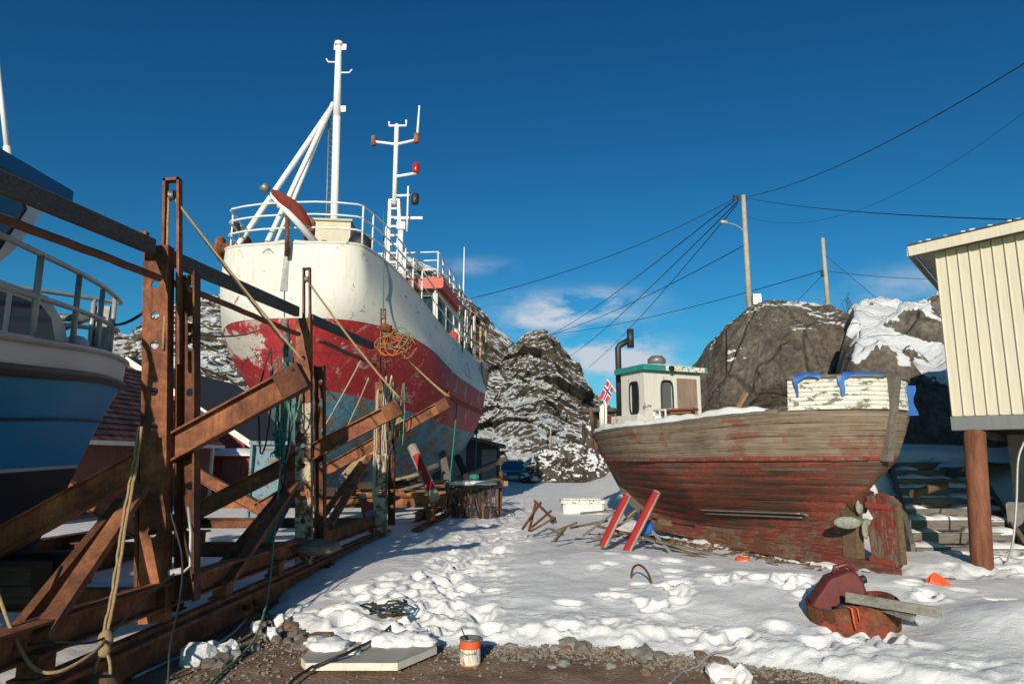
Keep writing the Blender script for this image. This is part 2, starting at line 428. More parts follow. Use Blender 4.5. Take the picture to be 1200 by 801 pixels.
up = t.mix(t.ramp(t.math('ADD', big, t.math('MULTIPLY', pl, .5)), [(.79, 0.0), (.84, .6)]), wd, (.19, .05, .036))
bright = t.math('MULTIPLY', t.ramp(t.math('ADD', U[0], t.math('MULTIPLY', fine, .05)), [(.79, 0.0), (.795, 1.0), (.865, 1.0), (.875, 0.0)]), t.ramp(t.math('ADD', U[1], t.math('MULTIPLY', pl, .1)), [(.74, 0.0), (.77, 1.0)]))
up = t.mix(t.math('MULTIPLY', bright, .95), up, (.36, .03, .025))
foreg = t.ramp(U[0], [(.82, 0.0), (.9, .8)])
up = t.mix(t.math('MULTIPLY', foreg, t.ramp(pk, [(.57, 1.0), (.63, 0.0)])), up, (.13, .03, .022))
c = t.mix(t.ramp(v, [(.70, 0.0), (.715, 1.0)]), low, up)
c = t.mix(t.ramp(v, [(.685, 0.0), (.70, .8), (.715, .8), (.73, 0.0)]), c, (.27, .05, .035))
seam = t.math('PINGPONG', t.math('ADD', t.math('MULTIPLY', U[1], 13.0), t.math('MULTIPLY', t.math('SUBTRACT', t.noise(1.0, 3, .5, co=t.co((5, 4, 1), 'UV')), .5), .9)), .5)
seamm = t.ramp(t.math('ADD', seam, t.math('MULTIPLY', fine, .05)), [(.05, .75), (.08, 0.0)])
c = t.mix(t.math('MULTIPLY', seamm, t.ramp(t.noise(2.2, 5, .7), [(.4, .1), (.6, .95)])), c, (.02, .014, .011))
butt = t.ramp(t.voro(1.0, t.co((9, 13, 1), 'UV'), 'F1', 'Distance'), [(.0, 1.0), (.05, 0.0)])
c = t.mix(t.math('MULTIPLY', butt, .7), c, (.32, .25, .17))
t.col(c); t.bump(t.math('ADD', t.math('ADD', gr, fine), t.math('MULTIPLY', pk, 1.2)), .65, .012); M['wreck_hull'] = t.m
t = NT('wreck_red', .85, 0, .25)
f = t.noise(9, 8, .75, dist=.4); g = t.noise(3, 7, .7, co=t.co((14, 14, 1.2)))
c = t.ramp(g, [(.3, (.07, .018, .014)), (.5, (.185, .038, .027)), (.72, (.29, .085, .06))])
c = t.mix(t.ramp(t.math('ADD', f, t.math('MULTIPLY', t.noise(1.6, 5, .6), .5)), [(.74, 0.0), (.79, 1.0)]), c, t.ramp(g, [(.3, (.06, .035, .025)), (.7, (.25, .19, .14))]))
t.col(c); t.bump(t.math('ADD', f, g), .5, .01); M['wreck_red'] = t.m

for nm, sc in (('wreck_plank', (1.3, 1.3, 12)),):
    t = NT(nm, .85, 0, .25); f = t.noise(9, 8, .75, dist=.4); g = t.noise(3, 8, .72, co=t.co(sc))
    c = t.ramp(g, [(.3, (.06, .02, .015)), (.5, (.17, .038, .027)), (.72, (.28, .085, .06))])
    c = t.mix(t.ramp(t.math('ADD', g, t.math('MULTIPLY', t.noise(2.6, 6, .65), .6)), [(.80, 0.0), (.85, 1.0)]), c, t.ramp(f, [(.3, (.05, .032, .024)), (.7, (.22, .16, .11))]))
    c = t.mix(t.ramp(t.noise(1.7, 6, .7), [(.55, 0.0), (.65, .75)]), c, (.10, .05, .028))
    t.col(c); t.bump(t.math('ADD', f, g), .5, .01); M[nm] = t.m
t = NT('blue_hull', .22, 0, .5)
U = t.uvsep(); v = U[1]; sp = t.noise(1.4, 6, .6); st = t.noise(2, 7, .7, co=t.co((.8, .8, 6)))
b1 = t.mix(t.ramp(sp, [(.4, 0.0), (.7, .5)]), (.008, .21, .46), (.02, .27, .52))
b1 = t.mix(t.ramp(st, [(.64, 0.0), (.8, .2)]), b1, (.2, .3, .38))
c = t.mix(t.ramp(v, [(.300, 0.0), (.303, 1.0)]), t.mix(sp, (.010, .011, .012), (.035, .036, .038)), b1)
c = t.mix(t.ramp(v, [(.298, 0.0), (.300, 1.0), (.308, 1.0), (.311, 0.0)]), c, (.5, .5, .47))
c = t.mix(t.ramp(v, [(.74, 0.0), (.743, 1.0)]), c, (.60, .60, .58))
t.col(c); t.rough(t.ramp(sp, [(.3, .42), (.7, .6)])); t.b.inputs['Specular IOR Level'].default_value = .25; M['blue_hull'] = t.m

# ground, snow, rock
t = NT('snow', .75, 0, .35)
a = t.noise(26, 5, .65); b = t.noise(4, 6, .6); g = t.noise(70, 5, .75)
c = t.mix(t.ramp(b, [(.3, .0), (.7, 1.0)]), (.79, .785, .78), (.72, .71, .695))
c = t.mix(t.ramp(t.noise(7, 8, .75), [(.66, 0.0), (.78, .55)]), c, (.42, .37, .31))
t.b.inputs['Subsurface Weight'].default_value = .0
t.col(c); t.bump(t.math('ADD', t.math('MULTIPLY', g, .8), a), .5, .025, t.bump(b, .25, .08)); M['snow'] = t.m
t = NT('bare_soil', .95, 0, .2)
a = t.noise(2.2, 8, .7, dist=.3); b = t.noise(30, 6, .75); vv = t.voro(26); v2 = t.voro(9)
c = t.ramp(a, [(.3, (.12, .075, .05)), (.5, (.24, .155, .105)), (.72, (.36, .26, .19))])
c = t.mix(.6, c, t.ramp(b, [(.3, .6), (.7, 1.5)]), 'MULTIPLY')
c = t.mix(t.ramp(t.noise(5, 6, .7), [(.62, 0.0), (.7, .6)]), c, (.3, .28, .25))
t.col(c); t.bump(t.math('ADD', t.math('MULTIPLY', vv, -.6), b), .8, .02, t.bump(v2, -.4, .03)); M['bare_soil'] = t.m
def rockmat(name, lo, mid, hi, snow_from, snow_noise, nscale, crack, tilt=0.0, nzw=1.0, sdet=9, fw=.35):
    t = NT(name, .92, 0, .2)
    a = t.noise(nscale, 10, .72, dist=.8); b = t.noise(nscale * 9, 8, .75); st = t.noise(nscale * 2, 9, .75, co=t.co((1, 1, .35), rot=(.3, .55, 0)), dist=1.2)
    c = t.ramp(a, [(.3, lo), (.52, mid), (.74, hi)])
    c = t.mix(.55, c, t.ramp(st, [(.3, .3), (.55, .9), (.75, 1.25)]), 'MULTIPLY')
    c = t.mix(t.ramp(b, [(.42, .55), (.6, 0.0)]), c, tuple(x * .35 for x in lo))
    cr = t.voro(crack, t.co((1, 1, .6), rot=(.35, .4, .2)), 'DISTANCE_TO_EDGE')
    crm = t.ramp(cr, [(.0, 1.0), (.03, 0.0)])
    c = t.mix(t.math('MULTIPLY', crm, .5), c, (.02, .017, .014))
    h = t.math('ADD', t.math('MULTIPLY', a, 1.0), t.math('SUBTRACT', t.math('MULTIPLY', st, .8), t.math('MULTIPLY', crm, .5)))
    nb = t.bump(h, .9, .35 / nscale * .35, t.bump(b, .6, .06 / nscale))
    nz = t.math('MULTIPLY', t.normz(), nzw)
    if snow_noise: 
        s = t.math('ADD', nz, t.math('MULTIPLY', t.math('SUBTRACT', t.noise(nscale * snow_noise, sdet, .74 if sdet > 6 else .55, co=t.co((1, 1, 1.8), rot=(0, tilt, 0)), dist=.5), .5), 1.25))
        s = t.math('ADD', s, t.math('MULTIPLY', t.math('SUBTRACT', b, .5), fw))
        m = t.ramp(s, [(snow_from, 0.0), (min(.999, snow_from + .035), 1.0)])
        c = t.mix(m, c, (.80, .80, .81))
    t.col(c); M[name] = t.m
rockmat('rock_far', (.10, .083, .066), (.215, .178, .14), (.31, .265, .215), .53, .16, .10, 1.7, .85, .9, 10, .3)
rockmat('rock_boulder', (.085, .068, .053), (.20, .162, .128), (.29, .24, .19), .84, .8, .55, .33, 0, 1.0, 5, .12)
rockmat('rock_slope', (.12, .10, .082), (.25, .21, .17), (.36, .30, .24), .60, .8, .6, .5, 0, 1.0, 6, .15)
rockmat('rock_small', (.06, .048, .038), (.13, .105, .082), (.2, .165, .13), .50, 1.0, .6, .6)

t = NT('trim_peel', .7); c = t.ramp(t.noise(9, 7, .75), [(.40, (.02, .22, .19)), (.46, (.66, .63, .56)), (.54, (.66, .63, .56)), (.58, (.5, .09, .03))], 'CONSTANT'); t.col(c); M['trim_peel'] = t.m
rust('rust_tubpaint', 1.1, (.26, .05, .03), .62, 4); rust('paint_peel_grey', .9, (.17, .18, .18), 1.0, 5)
plain('scrap', (.07, .065, .06), .8, 0, .7, 14, .4); wood('board_grey', (.22, .205, .18), (.1, .09, .08))
plain('drip', (.5, .2, .04), .6, 0, .3, 20); plain('stone_pale', (.22, .2, .175), .9, 0, .5, 9, .5); plain('stone_brown', (.16, .1, .06), .9, 0, .5, 9, .5)
t = NT('can_label', .7); s_ = t.noise(4, 6, .7, co=t.co((26, 26, 3))); c = t.mix(t.ramp(s_, [(.53, 0.0), (.58, 1.0)]), (.60, .57, .50), (.20, .10, .05)); t.col(t.mix(t.ramp(t.noise(30, 4, .6), [(.6, 0.0), (.66, .7)]), c, (.35, .3, .24))); M['can_label'] = t.m

t = NT('pillar_pipe', .8, 0, .3); a = t.noise(4, 7, .7); st = t.noise(2.4, 7, .7, co=t.co((7, 7, .8)))
c = t.ramp(st, [(.3, (.09, .035, .022)), (.5, (.175, .065, .034)), (.72, (.25, .105, .058))])
c = t.mix(t.ramp(t.noise(13, 7, .8, co=t.co((1.6, 1.6, 1))), [(.63, 0.0), (.66, .8)]), c, (.42, .34, .27)); t.col(c); t.bump(a, .3, .008); M['pillar_pipe'] = t.m
# ------------------------------------------------------------------ camera, sky, sun
cam = bpy.data.cameras.new('camera'); cam.lens = 24; cam.sensor_width = 36; cam.clip_start = .05; cam.clip_end = 5000
camo = bpy.data.objects.new('camera', cam); C.objects.link(camo)
camo.location = (0, 0, EYE); camo.rotation_euler = (R(90) + PITCH, 0, 0)
bpy.context.scene.camera = camo
SUN_EL, SUN_AZ = R(18.5), R(11)                   # the sun stands behind the camera, a little to the left
sdir = V((-math.sin(SUN_AZ) * math.cos(SUN_EL), -math.cos(SUN_AZ) * math.cos(SUN_EL), math.sin(SUN_EL)))
sl = bpy.data.lights.new('sun', 'SUN'); sl.energy = 4.2; sl.angle = R(.53); sl.color = (1, .90, .76)
so = bpy.data.objects.new('sun', sl); C.objects.link(so); so.rotation_euler = sdir.to_track_quat('Z', 'Y').to_euler()
so.location = (-4, -20, 30)
w = bpy.data.worlds.new('World'); bpy.context.scene.world = w; w.use_nodes = True
nt = w.node_tree; bg = nt.nodes['Background']
def wn(t, **k):
    x = nt.nodes.new(t)
    for a, b in k.items(): setattr(x, a, b)
    return x
sky = wn('ShaderNodeTexSky', sky_type='NISHITA'); sky.sun_disc = False; sky.sun_elevation = SUN_EL
sky.sun_rotation = math.atan2(sdir.x, sdir.y); sky.air_density = 1.0; sky.dust_density = .6; sky.ozone_density = 3.0; sky.altitude = 0
hsv = wn('ShaderNodeHueSaturation'); hsv.inputs['Saturation'].default_value = 1.12; hsv.inputs['Value'].default_value = .485
gam = wn('ShaderNodeGamma'); gam.inputs[1].default_value = 1.3; nt.links.new(sky.outputs[0], gam.inputs[0]); nt.links.new(gam.outputs[0], hsv.inputs['Color'])
# thin clouds low over the mountain (direction-based, part of the sky)
tc = wn('ShaderNodeTexCoord'); sp = wn('ShaderNodeSeparateXYZ'); nt.links.new(tc.outputs['Generated'], sp.inputs[0])
def wm(op, a, b=0.0, c=None):
    x = wn('ShaderNodeMath', operation=op)
    for i, q in enumerate((a, b, c)):
        if q is None: continue
        if isinstance(q, bpy.types.NodeSocket): nt.links.new(q, x.inputs[i])
        else: x.inputs[i].default_value = q
    return x.outputs[0]
az = wm('ARCTAN2', sp.outputs[0], sp.outputs[1]); el = wm('ARCSINE', sp.outputs[2])
def blob(a0, e0, sa, se, k):
    dx = wm('DIVIDE', wm('SUBTRACT', az, a0), sa); dy = wm('DIVIDE', wm('SUBTRACT', el, e0), se)
    r2 = wm('ADD', wm('MULTIPLY', dx, dx), wm('MULTIPLY', dy, dy))
    return wm('MULTIPLY', wm('POWER', 2.718, wm('MULTIPLY', r2, -1.0)), k)
def dirpx(px, py):
    d = ray(px, py).normalized(); return math.atan2(d.x, d.y), math.asin(d.z)
cl = None
for (px, py, sa, se, k) in ((668, 362, .085, .020, .9), (640, 378, .06, .013, .7), (700, 348, .05, .010, .6), (712, 418, .07, .028, 1.15), (745, 425, .05, .02, .8), (555, 312, .05, .010, .33), (1090, 330, .1, .02, .3)):
    a0, e0 = dirpx(px, py); b_ = blob(a0, e0, sa, se, k); cl = b_ if cl is None else wm('ADD', cl, b_)
mp = wn('ShaderNodeMapping'); mp.inputs['Scale'].default_value = (10, 10, 26); nt.links.new(tc.outputs['Generated'], mp.inputs[0])
nz = wn('ShaderNodeTexNoise'); nz.inputs['Scale'].default_value = 1.3; nz.inputs['Detail'].default_value = 8; nz.inputs['Roughness'].default_value = .6
nz.inputs['Distortion'].default_value = .3; nt.links.new(mp.outputs[0], nz.inputs['Vector'])
nf = wm('MULTIPLY', wm('SUBTRACT', nz.outputs['Fac'], .36), 4.2)
cm = wn('ShaderNodeClamp'); nt.links.new(wm('MULTIPLY', wm('MULTIPLY', cl, nf), 1.35), cm.inputs[0])
mx = wn('ShaderNodeMix', data_type='RGBA'); nt.links.new(cm.outputs[0], mx.inputs[0])
pol = wn('ShaderNodeMix', data_type='RGBA', blend_type='MULTIPLY'); pol.inputs[0].default_value = 1; pol.inputs[7].default_value = (.31, .86, .90, 1)
nt.links.new(hsv.outputs[0], pol.inputs[6]); nt.links.new(pol.outputs[2], mx.inputs[6])
mx.inputs[7].default_value = (4.6, 5.2, 5.9, 1)
nt.links.new(mx.outputs[2], bg.inputs['Color']); bg.inputs['Strength'].default_value = .10
vs = bpy.context.scene.view_settings
bpy.context.scene.display_settings.display_device = 'sRGB'
vs.view_transform = 'Standard'; vs.look = 'None'; vs.gamma = 1; vs.use_curve_mapping = False; vs.exposure = 0.25

# ------------------------------------------------------------------ land: one bare ground sheet, one snow sheet over it
def land(x, y):
    x = np.asarray(x, float); y = np.asarray(y, float)
    z = 1.35 * sst(10.6, 15.0, y) * sst(4.6, 7.4, x)
    z = z + .9 * sst(15, 24, y) * sst(3.0, 6.5, x) * (1 - sst(30, 40, y))
    z = z + .35 * sst(13, 20, y) * sst(2.6, 4.0, x) * (1 - sst(30, 38, y))
    z = z - .34 * sst(1.5, .9, seg_d(x, y, (7.25, 11.1), (9.2, 15.0))) * sst(10.8, 11.8, y)
    z = z + .02 * fbm(x * .8, y * .8, None, 4) * sst(0, 5, y) + .05 * fbm(x * .15, y * .15, None, 3)
    return z
def seg_d(x, y, a, b):
    ax, ay = a; bx, by = b; t = np.clip(((x-ax)*(bx-ax) + (y-ay)*(by-ay)) / ((bx-ax)**2 + (by-ay)**2 + 1e-9), 0, 1)
    return np.hypot(x - ax - t*(bx-ax), y - ay - t*(by-ay))
steps_rng = random.Random(5)
prints = []
def trail(pts, n, spread):
    for i in range(n):
        t = steps_rng.random() * (len(pts) - 1); k = int(t); f = t - k
        p = [pts[k][j] + (pts[k+1][j] - pts[k][j]) * f for j in (0, 1)]
        prints.append((p[0] + steps_rng.gauss(0, spread), p[1] + steps_rng.gauss(0, spread), .11 + .06 * steps_rng.random(), .5 + steps_rng.random(), steps_rng.random() * 6.28))
TR_A = [(-.75, 6.3), (-.7, 7.4), (-.75, 9), (-.6, 11), (-.5, 14), (-.2, 18), (.2, 24), (.2, 32), (.6, 40)]
trail(TR_A[:4], 70, .30); trail(TR_A[3:7], 90, .4)
trail([(1.0, 6.9), (1.7, 7.6), (2.6, 8.0), (3.2, 7.2)], 26, .22); trail([(-2.0, 6.6), (-1.5, 7.6), (-1.2, 8.6)], 20, .25)
trail([(.6, 7.2), (2.2, 8.3), (3.4, 7.6), (4.4, 7.2), (5.4, 7.3)], 18, .3); trail([(.4, 9.5), (1.6, 9.0), (2.6, 8.6)], 9, .35)
trail([(6.6, 8.6), (7.2, 10.5), (7.6, 11.6)], 40, .4); trail([(3.2, 5.9), (1.5, 6.1), (.2, 6.3), (-1.5, 6.4)], 60, .16)
clods = []
for i in range(3400):
    if i < 1500: cx, cy = steps_rng.uniform(-1.9, 4.2), 0; cy = float(np.interp(cx, [-2.1, -1.2, .9, 2.0, 3.2, 4.5], [6.75, 6.2, 6.15, 5.6, 4.75, 4.6])) + abs(steps_rng.gauss(.0, .5))
    elif i < 3000: t_ = steps_rng.random() ** 1.4; cy = 6.3 + 7 * t_; cx = -.7 + .1 * t_ + steps_rng.gauss(0, .42 + .25 * t_)
    else: cx, cy = steps_rng.gauss(-1.4, .35), steps_rng.gauss(6.9, .4)
    r_ = min(.16, max(.02, steps_rng.lognormvariate(-3.15, .55))); nd = steps_rng.randint(4, 6); a0_ = steps_rng.random() * 6.28; clods.append((cx, cy, r_, r_ * steps_rng.uniform(.15, .65) * (.6 if r_ > .08 else 1), [(math.cos(a0_ + 6.283 * j / nd + steps_rng.uniform(-.3, .3)), math.sin(a0_ + 6.283 * j / nd), steps_rng.uniform(.65, 1)) for j in range(nd)], steps_rng.uniform(-.5, .5), steps_rng.uniform(-.5, .5)))
EDGE_X = [-4, -2.6, -2.1, -1.7, -1.2, -.5, .2, .9, 1.6, 2.0, 2.5, 3.2, 4.5, 8]
EDGE_Y = [7.6, 7.6, 6.75, 6.35, 6.2, 6.15, 6.15, 6.1, 5.85, 5.6, 5.15, 4.75, 4.6, 4.4]
def snow_depth(x, y):
    x = np.asarray(x, float); y = np.asarray(y, float)
    ey = np.interp(x, EDGE_X, EDGE_Y) + .34 * fbm(x * 1.6, y * 1.6 + 9, None, 6, gain=.6)
    e = y - ey
    railx = -2.8 + .0525 * (y - 5.44)                               # the slipway rail: snow lies on both sides of it
    e2 = (x - (railx + .35)) + .2 * fbm(x * 1.7, y * 1.7, None, 3) + np.clip((y - 7.0) * .5, 0, 2)
    er = np.minimum(e, e2)
    left = sst(.05, .35, railx - .15 - x) * sst(3.0, 4.5, y)        # between the rails
    d = .075 * sst(-.02, .30, er) + .10 * sst(.1, 1.6, er) - .06 * (1 - sst(-.3, .0, er))
    d = np.maximum(d, np.where(x < railx - .1, .07 * left - .04 + .05 * fbm(x * .9, y * .9, None, 4), -.1))
    # bare strip round the wreck's keel
    keel = seg_d(x, y, (5.0, 9.2), (2.75, 14.8)); near = sst(.95, .25, keel)
    d = d - .26 * near * (.55 + .9 * fbm(x * 1.6, y * 1.6 + 4, None, 3))
    ste = sst(.7, .2, seg_d(x, y, (5.2, 9.0), (7.2, 9.4)))
    d = d - .14 * ste * (.7 + 1.4 * fbm(x * 2, y * 2, None, 3))
    # drift in front of the wreck and round the rust tub
    d = d + .13 * np.exp(-(((x - 3.4) / 1.5)**2 + ((y - 8.0) / .8)**2)) + .16 * np.exp(-(((x - 4.7) / .8)**2 + ((y - 6.3) / .5)**2)) - .1 * np.exp(-(((x - 3.25) / .55)**2 + ((y - 6.35) / .45)**2))
    d = d + .12 * np.exp(-(((x - 1.4) / 1.4)**2 + ((y - 9.6) / 1.0)**2))
    cover = sst(.02, .12, d)
    d = d + cover * (.035 * fbm(x * .7, y * .7, None, 4) + .022 * fbm(x * 3.2, y * 1.8, None, 5, gain=.6))
    # trampled track, ploughed lumps at the edge
    ta = seg_d(x, y, TR_A[0], TR_A[3]); tb = np.minimum(seg_d(x, y, TR_A[3], TR_A[5]), seg_d(x, y, TR_A[5], TR_A[8]))
    tr = np.maximum(sst(.95, .25, ta), sst(1.1, .3, tb)) ; edge = sst(1.0, .25, e) * sst(-.05, .1, e) * (x > -2.2)
    rough0 = np.maximum(np.maximum(tr * (1 - .85 * sst(.55, .05, np.abs(x + .35) + .25 * np.abs(y - 8.0))), edge * .9), .75 * sst(.8, .2, np.hypot((x + 1.4) * .8, y - 6.9)))
    rough = rough0; lump = .055 * fbm(x * 2.2, y * 2.2 + 2, None, 5, gain=.55) + .03 * fbm(x * 9 + 3, y * 9, None, 5, gain=.6)
    d = d + cover * rough * lump - cover * .05 * tr
    soft = np.zeros_like(d)
    for (px, py, r, h, dirs, tx, ty) in clods:
        m = (np.abs(x - px) < r * 1.5) & (np.abs(y - py) < r * 1.5)
        if m.any():
            u, w_ = (x[m] - px) / r, (y[m] - py) / r; q = np.max([(u * ca + w_ * sa) / k for ca, sa, k in dirs], axis=0); soft[m] = np.maximum(soft[m], h * np.clip((1 - q) * 3.2, 0, 1) ** .5 * (1 + tx * u + ty * w_))
    d = d + soft * np.clip(cover, 0, 1) * np.clip(rough * 1.3, 0, 1)
    for (px, py, r, k, a) in prints:
        m = (np.abs(x - px) < .5) & (np.abs(y - py) < .5)
        if m.any():
            ca, sa = math.cos(a), math.sin(a); u = ((x[m]-px)*ca + (y[m]-py)*sa) / r; w_ = (-(x[m]-px)*sa + (y[m]-py)*ca) / (r * .75)
            q = np.hypot(u, w_); d[m] += cover[m] * .045 * k * (.3 * np.exp(-((q - 1.25) / .3)**2) - sst(1.15, .6, q))
    return d
def axis(fine0, fine1, step, far0, far1, g=1.22):
    a = list(np.arange(fine0, fine1 + 1e-6, step)); s = step; x = a[-1]
    while x < far1: s *= g; x += s; a.append(x)
    s = step; x = a[0]; b = []
    while x > far0: s *= g; x -= s; b.append(x)
    return np.array(b[::-1] + a)
def sheet(name, xs, ys, zf, mat):
    X, Y = np.meshgrid(xs, ys); Z = zf(X, Y)
    nx, ny = len(xs), len(ys)
    me = bpy.data.meshes.new(name)
    co = np.stack([X, Y, Z], -1).reshape(-1, 3)
    i = np.arange(nx * ny).reshape(ny, nx)
    q = np.stack([i[:-1, :-1], i[:-1, 1:], i[1:, 1:], i[1:, :-1]], -1).reshape(-1, 4)
    me.vertices.add(len(co)); me.vertices.foreach_set('co', co.ravel())
    me.loops.add(q.size); me.loops.foreach_set('vertex_index', q.ravel().astype(np.int32))
    me.polygons.add(len(q)); me.polygons.foreach_set('loop_start', np.arange(0, q.size, 4, dtype=np.int32))
    me.polygons.foreach_set('loop_total', np.full(len(q), 4, dtype=np.int32))
    me.polygons.foreach_set('use_smooth', np.ones(len(q), bool))
    me.update(calc_edges=True); me.validate(); me.materials.append(M[mat])
    o = bpy.data.objects.new(name, me); C.objects.link(o); o['kind'] = 'structure'; return o
gx = axis(-6, 9, .12, -1500, 1500, 1.3); gy = axis(3.6, 14, .12, -60, 3000, 1.25)
sheet('ground', gx, gy, land, 'bare_soil')
sx = axis(-5.5, 8.5, .03, -1500, 1500, 1.16)
sy = np.concatenate([np.arange(2.6, 4.4, .15), np.arange(4.4, 5.2, .04), np.arange(5.2, 8.2, .02), np.arange(8.2, 10.4, .035), np.arange(10.4, 15, .06), np.arange(15, 26, .14), np.arange(26, 48, .35), np.geomspace(49, 3000, 24)])
sheet('snow_cover', sx, sy, lambda x, y: land(x, y) + snow_depth(x, y), 'snow')
def snow_z(x, y):
    a = np.array([[float(x)]]); b = np.array([[float(y)]])
    return float((land(a, b) + np.maximum(snow_depth(a, b), 0))[0, 0])
def gz(x, y): return float(land(np.array([[float(x)]]), np.array([[float(y)]]))[0, 0])
def on_snow(px, py, it=12):
    """point of the visible ground under a picture position"""
    p = atZ(px, py, .1)
    for _ in range(it): p = atZ(px, py, min(1.45, snow_z(p.x, p.y)))
    return p

# ------------------------------------------------------------------ mountains
def ridge(name, prof, dist, base_y, base_z, mat, x_of=None, rough=1.0, nu=260, nv=150, px0=None, px1=None, seed=0.0, back=.5, freq=.06):
    pxs = np.linspace(px0, px1, nu); rows = []
    ts = np.concatenate([np.linspace(0, 1, nv), np.linspace(1, 1 + back, 24)[1:]])
    P = np.zeros((len(ts), nu, 3))
    for i, px in enumerate(pxs):
        py = sinterp(px, *prof) - 5.5 * float(fbm(np.array([px * .055 + seed]), np.array([seed]), None, 4, gain=.6)[0]); d = dist(px); cst = atY(px, py, d)
        by = base_y(px); bx = (px - 600) / FOC * by / (CP + .17 * SP)
        for j, tt in enumerate(ts):
            if tt <= 1:
                k = tt; zz = base_z + (cst.z - base_z) * (k ** 1.12)
            else:
                k = tt; zz = cst.z - (cst.z - base_z) * 1.1 * (tt - 1) ** 1.1
            P[j, i] = (bx + (cst.x - bx) * k, by + (cst.y - by) * k, zz)
    q = P.reshape(-1, 3)
    n1 = fbm(q[:,0]*freq + seed, q[:,1]*freq, q[:,2]*freq*1.3, 7, gain=.5, ridged=True)
    n2 = fbm(q[:,0]*freq*.6 + q[:,2]*freq*1.1 + 3 + seed, q[:,1]*freq*.6, q[:,2]*freq*.4, 6)
    amp = np.tile(np.concatenate([sst(0, .12, np.linspace(0, 1, nv)) * (1 - .55 * sst(.85, 1, np.linspace(0, 1, nv))), np.full(23, .3)])[:, None], (1, nu)).ravel()
    n3 = fbm(q[:,0]*.22 + seed, q[:,1]*.22, q[:,2]*.16, 5, gain=.55, ridged=True); n1 = n1 + .45 * n3
    du, dv = q[:,0]*.8 - q[:,2]*.6, q[:,0]*.6 + q[:,2]*.8; n4 = fbm(du * .035 + seed, dv * .16, q[:,1]*.02, 5, gain=.55, ridged=True); n1 = n1 + .9 * n4
    for cs, oa, ta in ((9.0, 2.6, .38), (3.6, .9, .42)):
        rg_ = np.random.RandomState(int(seed) + int(cs * 10)); ns = int(1.5 * np.ptp(q[:,0]) * np.ptp(q[:,2]) / cs ** 2) + 8; ns = min(ns, 700)
        sx_ = rg_.uniform(q[:,0].min(), q[:,0].max(), ns); sz_ = rg_.uniform(q[:,2].min(), q[:,2].max(), ns); of_ = rg_.uniform(-1, 1, ns) * oa; tl_ = rg_.uniform(-1, 1, (ns, 2)) * ta
        A0 = q[:,0] + q[:,2] * .45 + n2 * 2.5; A1 = q[:,2] * 1.25 + n2 * 1.5; B0 = sx_ + sz_ * .45; B1 = sz_ * 1.25; ix = np.zeros(len(q), int)
        for c0_ in range(0, len(q), 4000): ix[c0_:c0_+4000] = np.argmin((A0[c0_:c0_+4000, None] - B0[None]) ** 2 + (A1[c0_:c0_+4000, None] - B1[None]) ** 2, axis=1)
        slab_ = of_[ix] + tl_[ix, 0] * (q[:,0] - sx_[ix]) + tl_[ix, 1] * (q[:,2] - sz_[ix]); n1 = n1 + slab_ / 4.5
    q[:,1] -= rough * amp * (n1 * 4.5 + n2 * 8.5); q[:,2] += rough * amp * (n1 * .5 + n2 * .4)
    q[:,0] += rough * amp * n2 * 2.0
    mb = MB(); mb.grid([[V(p) for p in row] for row in q.reshape(P.shape)], smooth=False)
    return struct(name, mb, M[mat])
ridge('mountain', ([-500, 60, 140, 165, 200, 235, 300, 360, 430, 484, 520, 545, 572, 600, 640, 700, 760], [520, 470, 408, 388, 366, 351, 345, 325, 305, 306, 324, 349, 378, 404, 440, 480, 528]),
      lambda px: 190 - .03 * (px - 300), lambda px: 66, .0, 'rock_far', px0=-500, px1=760, nu=420, nv=170)
ridge('mountain', ([560, 585, 606, 617, 630, 641, 655, 672, 694, 718, 750, 800, 900], [500, 432, 407, 396, 389, 395, 411, 431, 460, 482, 505, 528, 534]),
      lambda px: 148, lambda px: 60, .0, 'rock_far', px0=560, px1=900, nu=200, nv=170, seed=40, freq=.07)
# ------------------------------------------------------------------ near rocks
def rock(name, c, rad, mat, seed, rough=.16, sub=6, power=2.6, amp=1.0, freq=.28, fn=None):
    bm = bmesh.new(); bmesh.ops.create_icosphere(bm, subdivisions=sub, radius=1)
    a = np.array([v.co[:] for v in bm.verts])
    r = (np.abs(a) ** power).sum(1) ** (-1 / power); a = a * r[:, None]
    w_ = a * np.array(rad)[None]
    n = fbm(w_[:,0]*freq + seed, w_[:,1]*freq, w_[:,2]*freq*1.1, 7, gain=.55, ridged=True); m = fbm(w_[:,0]*freq*.5, w_[:,1]*freq*.5 + seed, w_[:,2]*freq*.5, 3)
    w_ = w_ * (1 + rough * (n - .35) + rough * 1.3 * m)[:, None]
    if fn is not None: w_ = fn(w_)
    mb = MB(); mb.v = [V(c) + V(p) for p in w_]; mb.f = [tuple(v.index for v in f.verts) for f in bm.faces]; mb.sm = [False] * len(mb.f)
    bm.free(); return struct(name, mb, M[mat])
def boulder_cut(w_):
    # the overhang low on the left side, and a sloping left shoulder
    k = np.exp(-(((w_[:,0] + 2.3) / 1.4)**2 + ((w_[:,2] - 1.2) / .9)**2)) * (w_[:,1] < 0)
    w_[:,1] += 1.9 * k
    w_[:,2] -= 1.2 * sst(-1.0, -4.6, w_[:,0]) * sst(0, 4, w_[:,2]) + .5 * sst(2.2, 5, w_[:,0]) * sst(0, 4, w_[:,2])
    return w_
rock('boulder', (13.1, 33.4, 2.4), (5.2, 6.8, 6.7), 'rock_boulder', 11, .085, 7, 2.05, fn=boulder_cut)
